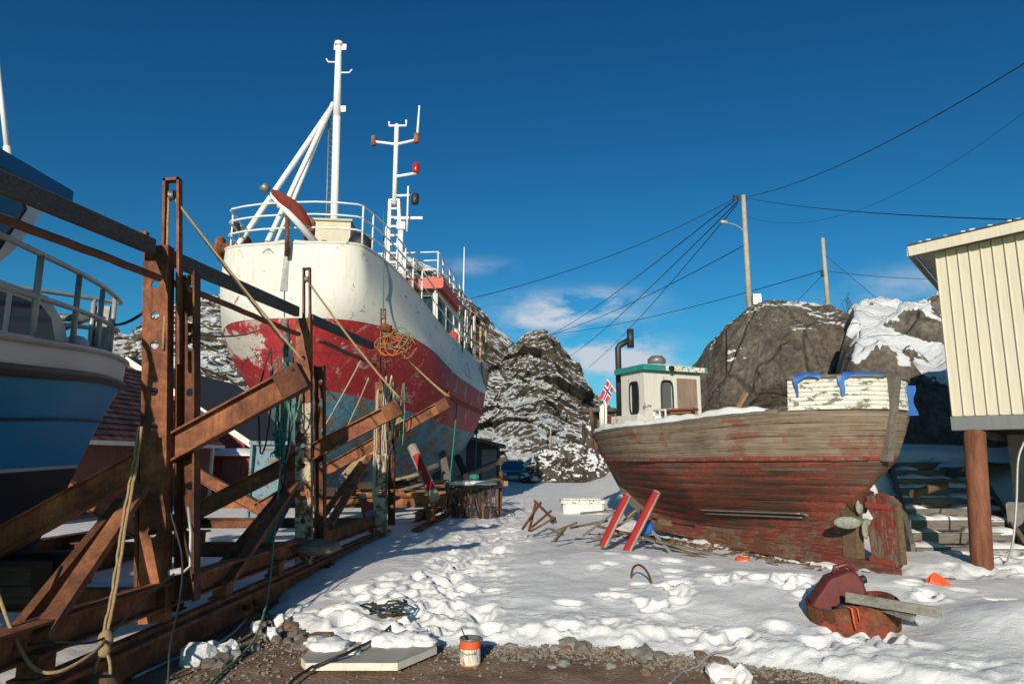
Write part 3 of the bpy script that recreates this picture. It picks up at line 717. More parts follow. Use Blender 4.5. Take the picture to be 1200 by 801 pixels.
for (px, py, Y, rad, s) in ((640, 545, 41, (1.5, 1.2, 1.7), 2), (672, 540, 42, (1.7, 1.5, 2.1), 5), (694, 520, 44, (1.0, 1.4, 3.2), 9), (628, 556, 43, (.9, .8, .9), 14), (712, 550, 43, (1.4, 1.2, 1.6), 21)):
    p = atY(px, py, Y); rock('rock_outcrop', (p.x, p.y, .15), rad, 'rock_small', s, .35, 5, 2.2, freq=.8)
def hillz(x, y):
    f = y + .35 * (10.5 - x) * 0
    cliff = 17.0 + 1.6 * fbm(x * .25, y * 0 + 2, None, 3) - .25 * (x - 9)
    z = 1.5 + 2.5 * sst(0, 1.6, f - cliff) + 4.3 * sst(.5, 17, f - cliff)
    z = z + 1.3 * fbm(x * .22, y * .22, None, 3) * sst(0, 2, f - cliff) + .10 * fbm(x * 1.1, y * 1.1, None, 4)
    rk = sst(.05, .32, fbm(x * .30 + 8, y * .30, None, 3)); z = z + rk * (.55 + .45 * fbm(x * 1.0 + 4, y * 1.0, None, 5, ridged=True)) * sst(-.5, .8, f - cliff)
    return z
def hill(x, y):
    z = hillz(x, y); side = sst(.40, .52, x / y) * sst(7.6, 9.5, x); z = -1.0 + (z + 1.0) * side
    return np.where(z > -.9, z, -1)
sheet('rocky_hill', np.concatenate([np.arange(6, 22, .12), np.arange(22, 70, .8)]), np.concatenate([np.arange(14.2, 30, .12), np.arange(30, 48, .35), np.arange(48, 80, 2)]), hill, 'rock_slope')
# ------------------------------------------------------------------ slipway rails and the rusty cradle in the foreground
def railx(Y): return -2.8 + .0525 * (Y - 5.44)
def rail_thing(name, label, x_of, y0, y1, h=.27, w=.22, z0=-.01, fish=()):
    T = Thing(name, label, 'slipway rail', (x_of(y0), y0, 0), 'slipway rails on the ground')
    b = MB(); b.ibeam((x_of(y0), y0, z0 + h/2), (x_of(y1), y1, z0 + h/2), h, w, .03); T.part('girder', b, M['rust'])
    b = MB(); b.beam((x_of(y0), y0 + .05, z0 + h + .022), (x_of(y1), y1 - .35, z0 + h + .022), .07, .04); T.part('rail_head', b, M['rust_bright'])
    for Y in fish:
        b = MB(); b.lathe((x_of(Y) + w/2 - .06, Y, z0 + h * .55), [(.028, 0), (.028, .07), (.012, .075)], 10, V((1, 0, 0))); T.part('bolt', b, M['rust_dark'])
    return T
rail_thing('slipway_rail', 'long rusty girder rail under the near steel posts, snow along its right side', railx, 2.6, 13.3, fish=(7.1, 7.35, 9.6, 9.8))
rail_thing('slipway_rail', 'rusty girder rail on the snow below the blue boat, far side of the cradle', lambda Y: railx(Y) - 3.4, 3.0, 13.3)
cr = Thing('boat_cradle', 'rusty steel boat cradle on slipway rails with three tall posts and sloping arms', 'boat cradle', (railx(8), 8, .28))
def crx(Y): return railx(Y) - .06
b = MB(); b.ibeam((crx(2.8), 2.8, .52), (crx(13.1), 13.1, .47), .2, .16, .018); cr.part('long_girder', b, M['rust'])
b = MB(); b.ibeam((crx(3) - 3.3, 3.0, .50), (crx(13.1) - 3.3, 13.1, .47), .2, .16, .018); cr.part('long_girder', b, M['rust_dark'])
POST = [dict(Y=5.73, base=(178, 728), top=(183, 288), wa=.215, wb=.165, zb=.3, za=3.42, ztop=4.06, topx=206, holes=(1.0, 1.35, 1.85, 2.15, 2.55, 2.8, 3.08), mat='rust', mb='rust_dark'),
        dict(Y=8.99, base=(355, 662), top=(355, 368), wa=.20, wb=.13, zb=.26, za=3.45, ztop=4.16, topx=368, holes=(.8, 1.15, 1.5, 1.75, 1.95, 2.3, 2.6, 2.9), mat='rust_white', mb='rust_dark'),
        dict(Y=12.7, base=(445, 626), top=(446, 420), wa=.22, wb=.12, zb=.25, za=3.6, ztop=4.4, topx=447, holes=(.7, 1.0, 1.35, 1.7, 2.1, 2.5, 2.8, 3.1), mat='rust', mb='rust_dark')]
for i, P in enumerate(POST):
    Y = P['Y']; a = atY(*P['base'], Y); a.z = P['zb']; t_ = atY(*P['top'], Y); u = (t_ - a).normalized(); s = V((1, 0, 0)); s = (s - u * s.dot(u)).normalized(); nb = u.cross(s)
    if nb.y < 0: nb = -nb
    P['u'], P['s'], P['nb'], P['a'] = u, s, nb, a
    L = (P['za'] - P['zb']) / u.z
    hs = [(h - P['zb']) for h in P['holes']]
    def strip(mb, c0, wd, z0, z1, y0, fl=.10):
        # channel: holed web towards the camera, flanges behind
        o = a + s * c0 + nb * y0 + u * z0
        mb.holed(o, s, u, wd, z1 - z0, .014, [h - z0 for h in hs if z0 + .12 < h < z1 - .12], .036)
        for sd in (-1, 1):
            q = o + s * (sd * (wd / 2 - .008)) + nb * (fl / 2 + .006)
            mb.prism([(-.008, -fl/2), (.008, -fl/2), (.008, fl/2), (-.008, fl/2)], q, q + u * (z1 - z0), s, nb)
    if i == 1:
        b = MB(); strip(b, 0, P['wa'], 0, 2.05, 0); cr.part('post', b, M['rust_white'], label='post channel with peeling white paint and round holes')
        b = MB(); strip(b, 0, P['wa'] * .96, 2.06, L, .012); cr.part('post', b, M['rust'])
    elif i == 2:
        b = MB(); strip(b, 0, P['wa'], 0, 1.5, 0); cr.part('post', b, M['rust_white'])
        b = MB(); strip(b, 0, P['wa'] * .96, 1.51, L * .82, .012); cr.part('post', b, M['rust'])
    else:
        b = MB(); strip(b, 0, P['wa'], 0, L, 0); cr.part('post', b, M['rust'])
        b = MB(); b.beam(a + s * (-P['wa']/2 - .03) + nb * .05 + u * .02, a + s * (-P['wa']/2 - .03) + nb * .05 + u * 1.45, .03, .09); cr.part('post_flange', b, M['rust_dark'])
    b = MB(); strip(b, P['wa']/2 + P['wb']/2 + .012, P['wb'], .12, L * (.93 if i == 0 else .8), .22, -.12); cr.part('post', b, M[P['mb']])  # rear channel uses darker rust; the front channel's shade is put into its colour
    # narrow frame on top of the post that carries the rope block
    b = MB(); tx = atY(P['topx'], 400, Y).x
    o = a + u * (L - 1.0); top = V((atY(P['topx'], 300, Y).x, Y + .12, P['ztop'])) ; top = a + u * ((P['ztop'] - P['zb']) / u.z) + s * (.10 if i == 0 else .03) + nb * .08
    wdt = .075 if i == 0 else .05
    k0 = L - (1.05 if i == 0 else 1.4)
    e = a + u * k0 + s * (.10 if i == 0 else .03) + nb * .08
    for sd in (-1, 1): b.beam(e + s * (sd * wdt), top + s * (sd * wdt * .8), .022, .07, up=nb)
    b.beam(top - s * (wdt * .8 + .011) - u * .012, top + s * (wdt * .8 + .011) - u * .012, .07, .024)
    cr.part('post_head', b, M['rust'])
    b = MB(); pz = top - u * .16; b.lathe(pz - s * .02, [(.05, 0), (.035, .012), (.035, .03), (.05, .042)], 14, s); cr.part('pulley', b, M['steel_grey'])
    P['head'] = pz
# sloping arms (each passes between the two channels of its post) with a cover plate on the end
ARMS = [((-90, 684), (355, 440), 0, .22), ((205, 612), (468, 477), 1, .20), ((300, 596), (524, 472), 2, .20)]
AEND = []
for (p0, p1, i, h) in ARMS:
    Y = POST[i]['Y'] + .11; a = atY(*p0, Y); e = atY(*p1, Y); d = (e - a).normalized()
    b = MB(); b.ibeam(a, e, h, .13, .016, up=V((0, 0, 1))); arm = cr.part('arm', b, M['rust'])
    b = MB(); b.beam(e - d * .22, e + d * .015, .15, h + .012); b.lathe(e - d * .08 + V((0, -.10, .09)), [(.014, 0), (.014, .2)], 8, V((0, 1, 0))); cr.part('end_shoe', b, M['rust_dark'], arm)
    AEND.append(e)
for i in (0, 1, 2):                                      # opposite arms, rising to the far side
    Y = POST[i]['Y'] + .11; x0 = crx(Y) - 2.05
    b = MB(); b.ibeam((x0, Y, .62), (x0 - 2.2, Y, 1.8), .2, .13, .016); cr.part('arm', b, M['rust'])
# braces along the side
for (p0, x0, p1, Y1, wd) in (((45, 742), -2.87, (166, 566), 5.62, .14), ((262, 684), -2.74, (346, 562), 8.9, .13), ((386, 612), -2.62, (434, 532), 12.6, .15)):
    a = atX(*p0, x0); e = atY(*p1, Y1)
    b = MB(); b.channel(a, e, .115, .06, .014, up=V((1, 0, 0))); cr.part('brace', b, M['rust'])
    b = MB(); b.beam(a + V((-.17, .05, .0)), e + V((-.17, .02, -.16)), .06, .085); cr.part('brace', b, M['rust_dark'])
# bogie stands between girder and rail
for p, x0 in (((45, 765), -2.87), ((260, 690), -2.76), ((322, 655), -2.70)):
    q = atX(*p, x0); Y = q.y
    b = MB(); b.box((railx(Y) - .02, Y, .365), (.13, .16, .12)); b.box((railx(Y) - .02, Y, .30), (.17, .26, .025)); b.box((railx(Y)-.02, Y, .437), (.18, .2, .02)); cr.part('bogie', b, M['rust_bright'])
for Y in (5.9, 9.15, 12.85):
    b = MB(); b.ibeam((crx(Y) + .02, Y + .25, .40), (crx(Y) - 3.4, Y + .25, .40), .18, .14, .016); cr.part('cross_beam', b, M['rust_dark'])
# timber rail and pipe rail along the posts
for i, (a, e) in enumerate(((atY(-40, 196, 3.6), atY(178, 289, 5.62)), (atY(196, 300, 5.85), atY(348, 365, 8.88)), (atY(364, 373, 9.1), atY(436, 405, 12.6)))):
    b = MB(); b.beam(a, e, .07, .135, ch=.01); b.jitter(.004, 5); cr.part('timber_rail', b, M['timber_grey'])
for i, (a, e) in enumerate(((atY(-40, 240, 3.6), atY(186, 325, 5.60)), (atY(190, 326, 5.85), atY(350, 392, 8.8)), (atY(372, 398, 9.1), atY(440, 428, 12.6)))):
    b = MB(); b.tube(wob([a.lerp(e, k/12) for k in range(13)], .012, i), .030, 10); cr.part('pipe_rail', b, M['brown_rust_pipe'])
b = MB(); q = atY(170, 283, 5.6)
b.box(q + V((-.02, -.06, 0)), (.14, .05, .13)); b.lathe(q + V((0.0, -.12, .02)), [(.022, 0), (.022, .05)], 6, V((0, 1, 0))); cr.part('rail_bracket', b, M['rust_bright'])
b = MB(); q = atY(372, 641, 8.7); b.blob(q, (.28, .16, .09), 3, .4, 3, .4, 1.0); b.jitter(.02, 6); cr.part('loose_shoe', b, M['plank_grey'])
b = MB(); q = atY(206, 671, 5.6); b.beam(q - V((.05, 0, .0)), q + V((.05, .0, .02)), .05, .05, ch=.01); b.tube([q + V((.05, 0, 0)), q + V((.10, .02, .05)), q + V((.07, .05, .3)), q + V((.02, .08, .5))], .012, 6); cr.part('socket', b, M['galvanised'])
# keel timbers under the blue boat
for k, (px, py, Y, rz) in enumerate(((62, 682, 6.6, .1), (8, 697, 5.9, -.05))):
    q = atY(px, py, Y); b = MB()
    b.box((q.x - .1, q.y, .66), (.75, .25, .16), rz, .015); b.box((q.x - .15, q.y + .04, .50), (.8, .24, .15), rz + .05, .015); b.jitter(.006, 6)
    single('timber_block', b, M['timber_dark'], ('dark timber block stack under the blue boat, beside the steel brace', 'dark timber block under the blue boat at the left edge')[k], 'timber block', 'timber blocks under the blue boat')

# ------------------------------------------------------------------ ropes and cables on the cradle
def rope(name, pts, r, mat, label, cat='rope', group=None, n=6, extra=()):
    b = MB(); b.tube(pts, r, n)
    for p, rr in extra: b.tube(p, rr, n)
    return single(name, b, M[mat], label, cat, group)
h0, h1, h2 = POST[0]['head'], POST[1]['head'], POST[2]['head']
e0, e1, e2 = AEND
up = V((0, 0, .12))
blk = atY(337, 412, 8.2)
rope('rope', wob(sag(h0, e0 + up, .02), .004, 1), .011, 'rope_tan', 'tan rope running from the nearest post head down to the first arm end', group='ropes stretched on the steel cradle',
     extra=((wob(sag(h0 + V((.02, 0, -.02)), blk + V((0, 0, .06)), .03), .004, 2), .011), (wob(sag(h0 + V((-.03, 0, -.02)), POST[0]['a'] + POST[0]['u'] * 2.2 + V((.08, -.02, 0)), .0, 12), .006, 3), .012)))
T = Thing('pulley_block', 'grey pulley block hanging on tan ropes before the red bow', 'pulley block', blk)
b = MB()
for k in (-1, 1): b.lathe(blk + V((k * .035, 0, 0)) , [(.09, 0), (.09, .012)], 14, V((1, 0, 0)))
b.beam(blk + V((0, 0, .13)), blk + V((0, 0, -.13)), .10, .04); T.part('cheek', b, M['pale_green'])
b = MB(); b.lathe(blk + V((-.02, 0, 0)), [(.075, 0), (.06, .02), (.075, .04)], 14, V((1, 0, 0))); T.part('sheave', b, M['steel_grey'])
b = MB(); b.tube([blk - V((0, 0, .12)), blk - V((-.03, 0, .22)), blk - V((-.1, 0, .27)), blk - V((-.14, 0, .2))], .016, 8); T.part('hook', b, M['rust'])
rope('rope', wob(sag(h1, e1 + up, .05), .005, 4), .016, 'rope_tan', 'tan rope running from the middle post head down to the second arm end', group='ropes stretched on the steel cradle')
rope('rope', wob(sag(h2 + V((.02, 0, -.3)), e2 + up, .05), .005, 5), .013, 'rope_tan', 'double tan rope from the farthest post down to the third arm end', group='ropes stretched on the steel cradle', extra=((wob(sag(h2 + V((.06, 0, -.36)), e2 + up + V((.05, 0, 0)), .06), .005, 6), .013),))
rope('rope', sag(atY(222, 391, 5.9), atY(318, 378, 14.2), .12), .012, 'rope_tan', 'thin tan rope stretched level from the nearest post to the red bow', group='ropes stretched on the steel cradle')
# hanging tan rope with a knot, left of the first post
k0 = atY(166, 500, 5.5); kn = atY(124, 748, 4.75)
g = smooth_path([k0, atY(160, 545, 5.4), atY(148, 610, 5.2), atY(136, 690, 4.95), kn], 8)
b = MB(); b.tube(wob(g, .006, 7), .012, 7); b.tube(wob([p + V((-.02, -.01, 0)) for p in g], .008, 8), .010, 7)
b.tube(smooth_path([kn, atY(110, 764, 4.5), atY(70, 786, 4.3), atY(40, 782, 4.25), atY(18, 748, 4.25), atY(-4, 690, 4.25), atY(-20, 640, 4.3)], 8), .011, 7)
b.blob(kn, (.05, .045, .06), 2, .4, 2); b.blob(kn + V((0, 0, -.07)), (.04, .035, .05), 5, .4, 2)
for sx in (-1, 1): b.tube(smooth_path([kn - V((0, 0, .05)), kn + V((sx * .045, 0, -.16)), kn + V((sx * .055, 0, -.30))], 6), .011, 6)
single('rope', b, M['rope_tan'], 'thick tan rope with a big knot hanging left of the nearest rusty post', 'rope')
b = MB(); q = kn + V((0, 0, -.40)); b.lathe(q, [(.11, 0), (.125, .05), (.12, .12), (.07, .18), (.02, .2)], 16); single('wooden_float', b, M['plank_brown'], 'brown rounded wooden float tied under the big rope knot', 'float')
p = [atY(329, 545, 8.6), atY(323, 610, 8.2), atY(314, 695, 7.2), atY(302, 740, 6.4), atZ(285, 765, .03), atZ(250, 796, .03), atZ(215, 830, .03)]
rope('rope', wob(smooth_path(p, 8), .006, 11), .011, 'rope_green', 'greenish rope hanging off the white peeling post down to the stony ground')
p = [atY(200, 600, 5.6), atY(213, 650, 5.5), atY(211, 700, 5.3), atY(199, 760, 4.95), atY(197, 830, 4.8)]
rope('cable', wob(smooth_path(p, 8), .004, 12), .009, 'rubber', 'black cable hanging down from the socket on the nearest post', 'cable')
p = [atY(204, 672, 5.5), atY(170, 700, 5.2), atY(120, 748, 4.7), atY(60, 752, 4.4), atY(-20, 760, 4.3)]
rope('cable', smooth_path(p, 8), .008, 'rubber', 'black cable running left from the post socket along the girder', 'cable')
p = [on_snow(155, 797), on_snow(215, 770), on_snow(262, 752), on_snow(288, 728)]
rope('cable', wob(smooth_path([q + V((0, 0, .02)) for q in p], 8), .004, 14), .013, 'galvanised', 'thin grey pipe lying on the gravel beside the near girder rail', 'pipe')
# bundles of old rope hung on the second and third post
rg = random.Random(4)
def bundle(c, n, mats, wd, drop, label, group, seed):
    rr = random.Random(seed)
    for m, lab in mats:
        b = MB()
        for k in range(n):
            x = rr.gauss(0, wd); y = -.06 - .1 * rr.random(); z0 = rr.uniform(-.25, .2); d = drop * rr.uniform(.25, 1)
            o = c + V((x, y, z0)); w_ = rr.uniform(.01, .07)
            pts = smooth_path([o + V((0, .05, 0)), o + V((-w_, 0, -d*.4)), o + V((-w_*.6, -.02, -d*.85)), o + V((0, 0, -d)), o + V((w_*.7, 0, -d*.8)), o + V((w_, .02, -d*.35)), o + V((.01, .05, .02))], 6)
            b.tube(wob(pts, .015, rr.random() * 20), .011, 5)
        single('rope_bundle', b, M[m], lab, 'rope bundle', group)
bundle(atY(338, 425, 8.8), 3, (('rope_green', 'green rope hanks hanging in front of the red bow by the middle post'), ('rope_teal', 'teal rope hank hanging beside the middle post'), ('rope_dark', 'dark rope loops hanging beside the middle post')), .12, 1.5, '', 'rope bundles hung on the cradle posts', 3)
bundle(atY(447, 452, 12.5), 4, (('rope_green', 'green rope hanks hanging on the farthest post below the orange coil'), ('rope_pale', 'pale rope hank hanging on the farthest post')), .16, 2.2, '', 'rope bundles hung on the cradle posts', 8)
q = atY(327, 505, 8.7); b = MB()
for k in range(14): b.tube(wob([q + V((rg.gauss(0, .04), rg.gauss(0, .03), -.035 * j)) + V((rg.gauss(0, .01), 0, 0)) for j in range(10)], .02, k), .008, 4)
single('rope_bundle', b, M['rope_teal'], 'frayed teal rope tuft hanging under the first long arm', 'rope bundle', 'rope bundles hung on the cradle posts')
q = atY(452, 398, 12.35)
for m, seed, n, lab in (('rope_orange', 21, 7, 'orange rope coil hung over the farthest post head'), ('rope_green', 33, 4, 'green rope coil tangled in the orange coil on the farthest post')):
    b = MB(); rr = random.Random(seed)
    for k in range(n):
        a0 = rr.uniform(.08, .36); c0 = rr.uniform(.07, .28); o = q + V((rr.uniform(-.02, .24), rr.uniform(-.06, .1), rr.uniform(-.12, .10))); tl = rr.uniform(-.5, .5)
        pts = [o + V((a0 * math.cos(t), .05 * math.sin(t * 2 + k), c0 * math.sin(t) + tl * a0 * math.cos(t) * .5)) for t in [2 * math.pi * j / 26 for j in range(27)]]
        b.tube(wob(pts, .05, k * 3.3 + seed, 1.2), .011, 5)
    o = q + V((0, -.05, .16))
    for k in range(4):
        pts = [o + V((.11 * math.cos(t), .11 * math.sin(t), .03 * k + .015 * math.sin(3*t))) for t in [2 * math.pi * j / 16 for j in range(17)]]
        b.tube(pts, .012, 5)
    single('rope_coil', b, M[m], lab, 'rope coil', 'rope coils on the farthest post')
for (p0, Y0, p1, Y1, s_) in (((424, 420), 13, (377, 505), 13.4, 1), ((432, 443), 13, (408, 497), 13.6, 2)):
    rope('rope', sag(atY(*p0, Y0), atY(*p1, Y1), .02), .012, 'rope_pale', ('long pale rope slanting across the blue hull bottom left of the farthest post', 'short pale rope slanting beside the farthest post')[s_ - 1], group='ropes stretched on the steel cradle')
# ------------------------------------------------------------------ hull lofting
def loft(mb, fn, ss, vs, sides=(-1, 1), uvx=lambda a, sd: a, vmap=lambda v: v):
    for sd in sides:
        rows, uvs = [], []
        for s in ss:
            r, u = [], []
            for v in vs:
                p, a = fn(s, v, sd); r.append(p); u.append((uvx(a, sd), vmap(v)))
            rows.append(r); uvs.append(u)
        mb.grid(rows, smooth=True, uvs=uvs, flip=(sd < 0))
def lin(a, b, n): return [a + (b - a) * i / (n - 1) for i in range(n)]
def clust(n): return [.5 - .5 * math.cos(math.pi * i / (n - 1)) for i in range(n)]

# ================================================================== the big fishing boat on the slip (bow towards us)
BO = V((-4.85, 14.15, 0)); BD = V((.1, .995, 0)).normalized(); BN = V((BD.y, -BD.x, 0))      # BN points right (starboard seen from here)
bV = [0, .12, .28, .45, .60, .75, .88, 1.0]
bB = [.13, 1.1, 1.95, 2.42, 2.64, 2.72, 2.62, 2.48]
zBow = [.72, 1.2, 2.1, 3.12, 3.85, 4.55, 5.35, 6.15]; zAft = [.72, 1.0, 1.65, 2.45, 3.2, 3.92, 4.5, 5.08]
aStem = [3.4, 2.2, 1.45, .85, .42, .10, .02, 0]; aStern = [11.6, 12.4, 13.2, 13.8, 14.2, 14.45, 14.55, 14.6]
eBow = [7, 6.5, 5.8, 5.0, 4.2, 3.4, 2.7, 2.5]; mBow = [1.0, 1.1, 1.25, 1.45, 1.7, 2.0, 2.4, 2.6]
def big(s, v, sd):
    B, st, sn, e, m = [sinterp(v, bV, q) for q in (bB, aStem, aStern, eBow, mBow)]
    a = st + (sn - st) * s; t = max(0, a - st); q = max(0, sn - a)
    f = 1.0
    if t < e: f = max(0, 1 - (1 - t / e) ** m) ** (1 / m) if m > 1.01 else t / e
    ft = .60 * (1 - (1 - min(t / .42, 1)) ** 2.6) ** (1 / 2.6) + .40 * (1 - (1 - min(t / 6.5, 1)) ** 1.5)
    ch = float(sst(.62, .95, v)); f = f * (1 - ch) + ft * ch
    g = 1.0; es = 3.2 + 1.5 * (1 - v)
    if q < es: g = (max(0, 1 - (1 - q / es) ** 2.4)) ** (1 / 2.2)
    k = float(sst(0, 6.5, a)); kk = float(sst(.5, 6.4, a)); k = k + (kk - k) * max(0, (v - .75) / .25)
    z = sinterp(v, bV, zBow) * (1 - k) + sinterp(v, bV, zAft) * k + .35 * float(sst(11, 14.5, a)) * v
    return BO + BD * a + BN * (sd * B * min(f, g)) + V((0, 0, z)), a
def bigp(a, sd, v=1.0, inset=0.0, dz=0.0):
    """a point on the sheer at distance a from the stem head"""
    st, sn = sinterp(v, bV, aStem), sinterp(v, bV, aStern)
    p, _ = big((a - st) / (sn - st), v, sd)
    return p - BN * (sd * inset) + V((0, 0, dz))
bb = Thing('fishing_boat', 'big red and white fishing boat hauled out, with tall mast and peeling blue bottom', 'fishing boat', BO + BD * 7)
ss = [x ** 1.6 for x in lin(0, 1, 70)]; ss[1] *= .5
hb = MB(); loft(hb, big, ss, lin(0, .75, 34), uvx=lambda a, sd: (a / 4.5 if sd < 0 else .95 + a))
hull = bb.part('hull', hb, M['big_hull'])
def vout(fn, o):
    def f(s, v, sd):
        p, a = fn(s, v, sd); return p + BN * (sd * o) - BD * (o * max(0, 1 - a)), a
    return f
wb = MB(); loft(wb, vout(big, .012), ss, lin(.745, 1.0, 14))
rows = [[big(s, 1.0, sd)[0] + BN * (sd * .012) for sd in (-1, 1)] for s in ss]
ds = [s for s in ss if s < .42]
dk = [[big(s, .995, -1)[0] + (big(s, .995, 1)[0] - big(s, .995, -1)[0]) * k / 8 + V((0, 0, .12 * math.sin(math.pi * k / 8))) for k in range(9)] for s in ds]
wb.grid(dk, smooth=True)
bb.part('bulwark', wb, M['white_flake'])
db = MB(); db.grid([[big(s, .80, -1)[0] + (big(s, .80, 1)[0] - big(s, .80, -1)[0]) * k / 4 for k in range(5)] for s in ss if s > .36]); bb.part('deck', db, M['grey_paint'])
b = MB()                                                   # rubbing bands
for sd in (-1, 1):
    b.tube([big(s, .60, sd)[0] + BN * (sd * .02) for s in lin(.30, .97, 40)], .06, 8)
bb.part('rub_rail', b, M['rust_red'])
b = MB()
for sd in (-1, 1): b.tube([big(s, 1.0, sd)[0] + BN * (sd * .005) for s in ss], .035, 8)
bb.part('cap_rail', b, M['white_flake'])
b = MB(); st = [big(0, v, 1)[0] - BD * .03 for v in lin(0, .74, 24)]
b.tube(st, .07, 8); bb.part('stem', b, M['big_hull'])
b = MB(); k0 = BO + BD * 3.3 + V((0, 0, .62)); b.beam(k0, BO + BD * 12 + V((0, 0, .62)), .26, .3); bb.part('keel', b, M['timber_dark'])
# name-plate strip / anchor streak on the bow, hatch outline
b = MB(); b.face([big(0, v, 1)[0] + BN * x - BD * .035 + BD * (.02 * (x * 20) ** 2 * .1) for v, x in ((.84, -.10), (.84, .06), (.985, .08), (.985, -.03))])
bb.part('bow_scar', b, M['steel_grey'])
b = MB(); fr = [bigp(7.2, 1, .90, -.016), bigp(8.0, 1, .90, -.016), bigp(8.0, 1, .79, -.016), bigp(7.2, 1, .79, -.016)]
b.tube(fr + [fr[0]], .012, 6); bb.part('side_port', b, M['grey_paint'])
# railing round the fore deck and down the side
def railing(parent, top, levels, posts, r=.022, mat='white_metal', name='railing', pr=None, feet=0.0):
    """top = base curve points; levels = heights"""
    for h in levels:
        b = MB(); b.tube([p + V((0, 0, h)) for p in top], r, 8); parent.part(name, b, M[mat])
    n = len(top) - 1
    for k in posts:
        p = top[int(round(k * n))]; b = MB(); b.tube([p - V((0, 0, feet)), p + V((0, 0, levels[-1]))], pr or r, 8); parent.part('rail_post', b, M[mat])
fore = [bigp(a, -1, 1, .06) for a in lin(3.6, .02, 16)] + [bigp(a, 1, 1, .06) for a in lin(.02, 3.6, 16)]
fore = [fore[0]] + smooth_path(fore, 2)
railing(bb, fore, (.34, .64, .92), lin(0, 1, 15))
side = [bigp(a, 1, 1, .06) for a in lin(3.6, 8.6, 16)]
b = MB(); b.tube([p + V((0, 0, .92 - .1 * i / 15)) for i, p in enumerate(side)], .022, 8); bb.part('railing', b, M['white_metal'])
b = MB(); b.tube([p + V((0, 0, .55 - .1 * i / 15)) for i, p in enumerate(side)], .018, 8); bb.part('railing', b, M['white_metal'])
for k in (3, 6, 9, 12, 15): b = MB(); b.tube([side[k], side[k] + V((0, 0, .85))], .024, 8); bb.part('rail_post', b, M['white_metal'])
# main mast with tripod legs
def bat(a, off, z): return BO + BD * a + BN * off + V((0, 0, z))
m0 = bat(2.1, .25, 6.2); m1 = atY(397, 52, m0.y + .1); mt = Thing
b = MB(); b.tube([m0, m0.lerp(m1, .68)], .098, 12); b.tube([m0.lerp(m1, .66), m1], [.102, .08], 12); b.lathe(m1, [(.11, -.05), (.11, .05), (.05, .09)], 12)
for t_, dx in ((.99, .2), (.70, .22)): 
    q = m0.lerp(m1, t_); b.beam(q + V((-.12, 0, -.02)), q + V((dx, 0, -.02)), .02, .16); 
mast = bb.part('mast', b, M['antenna_white'])
b = MB()
for t_, dx in ((.915, -.32), (.865, .36)): q = m0.lerp(m1, t_); b.tube([q, q + V((dx * .8, 0, 0)), q + V((dx, 0, .09))], .022, 8)
bb.part('mast_hook', b, M['antenna_white'], mast)
hd = m0.lerp(m1, .72)
for k, (pf, dd, r) in enumerate(((atY(262, 312, 15.3), .03, .068), (atY(296, 320, 15.0), -.02, .062), (atY(312, 312, 15.8), -.05, .05))):
    b = MB(); b.tube([hd + V((-.1, dd, 0)), pf], r, 10); bb.part('mast_leg', b, M['antenna_white'])
b = MB(); l0, l1 = hd.lerp(atY(262, 312, 15.3), .62), hd.lerp(atY(296, 320, 15.0), .66); b.tube([l0, l1], .035, 8); b.tube([hd.lerp(atY(262, 312, 15.3), .93), hd.lerp(atY(296, 320, 15.0), .93)], .05, 8); bb.part('mast_strut', b, M['rust_white'])
b = MB(); b.tube([m0 + V((-.2, 0, .1)), m0.lerp(m1, .7) + V((-.2, 0, 0))], .02, 6)
for k in range(26): q = m0.lerp(m1, .02 + k * .026); b.tube([q + V((-.2, 0, .1)), q], .010, 4)
bb.part('mast_ladder', b, M['steel_grey'])
# bow roller chute
c0, c1 = atY(317, 225, 13.5), atY(376, 291, 14.3)
b = MB(); b.tube([c0, c1], .075, 10); bb.part('chute_leg', b, M['antenna_white'])
b = MB(); a0, a1 = atY(316, 226, 13.4), atY(353, 268, 14.0); d = (a1 - a0); nrm = V((.5, -.1, .6)).normalized()
w0 = V((.05, .25, .0)); rows = []
for k in range(7):
    q = a0 + d * (k / 6); wd = .05 + .22 * math.sin(math.pi * min(1, k / 4.4 * .5 + .12))
    rows.append([q + V((.02, 0, .02)), q + V((wd * .6, -.05, wd * .5)), q + V((wd * 1.1, .05, wd * .55)), q + V((wd * 1.15, .14, wd * .35))])
b.grid(rows); b.grid([[p + V((.0, .02, -.02)) for p in r] for r in rows], flip=True); bb.part('bow_chute', b, M['rust_red'])
b = MB(); b.lathe(c0 + V((-.04, -.05, .0)), [(.09, 0), (.10, .05), (.10, .16), (.06, .16), (.05, .1)], 14, (c0 - c1).normalized()); bb.part('chute_roller', b, M['steel_grey'])
b = MB(); b.tube([atY(337, 252, 13.9), atY(336, 300, 14.0)], .05, 8); bb.part('chute_stay', b, M['rust_dark'])
# deck house box, windlass, boxes on the fore deck
bx = atY(388, 276, 16.4); b = MB(); b.box((bx.x, 16.6, 6.85), (1.0, 1.1, 1.0), .1, .05); b.box((bx.x, 16.6, 7.36), (1.08, 1.18, .06), .1, .02); bb.part('deck_box', b, M['beige_paint'])
b = MB(); q = atY(275, 287, 15.7); b.lathe(q + V((-.35, 0, -.1)), [(.3, 0), (.3, .06), (.14, .08), (.14, .6), (.3, .62), (.3, .68)], 16, V((1, 0, 0))); bb.part('windlass', b, M['rust'])
b = MB(); q = atY(423, 283, 16.2); b.lathe(q + V((0, -.2, -.1)), [(.05, 0), (.28, .02), (.28, .34), (.05, .36)], 18, V((0, 1, 0))); bb.part('hose_reel', b, M['rubber'])
b = MB(); q = atY(362, 268, 15.2); b.blob(q, (.16, .1, .3), 3, .3, 2); bb.part('rust_bracket', b, M['rust'])
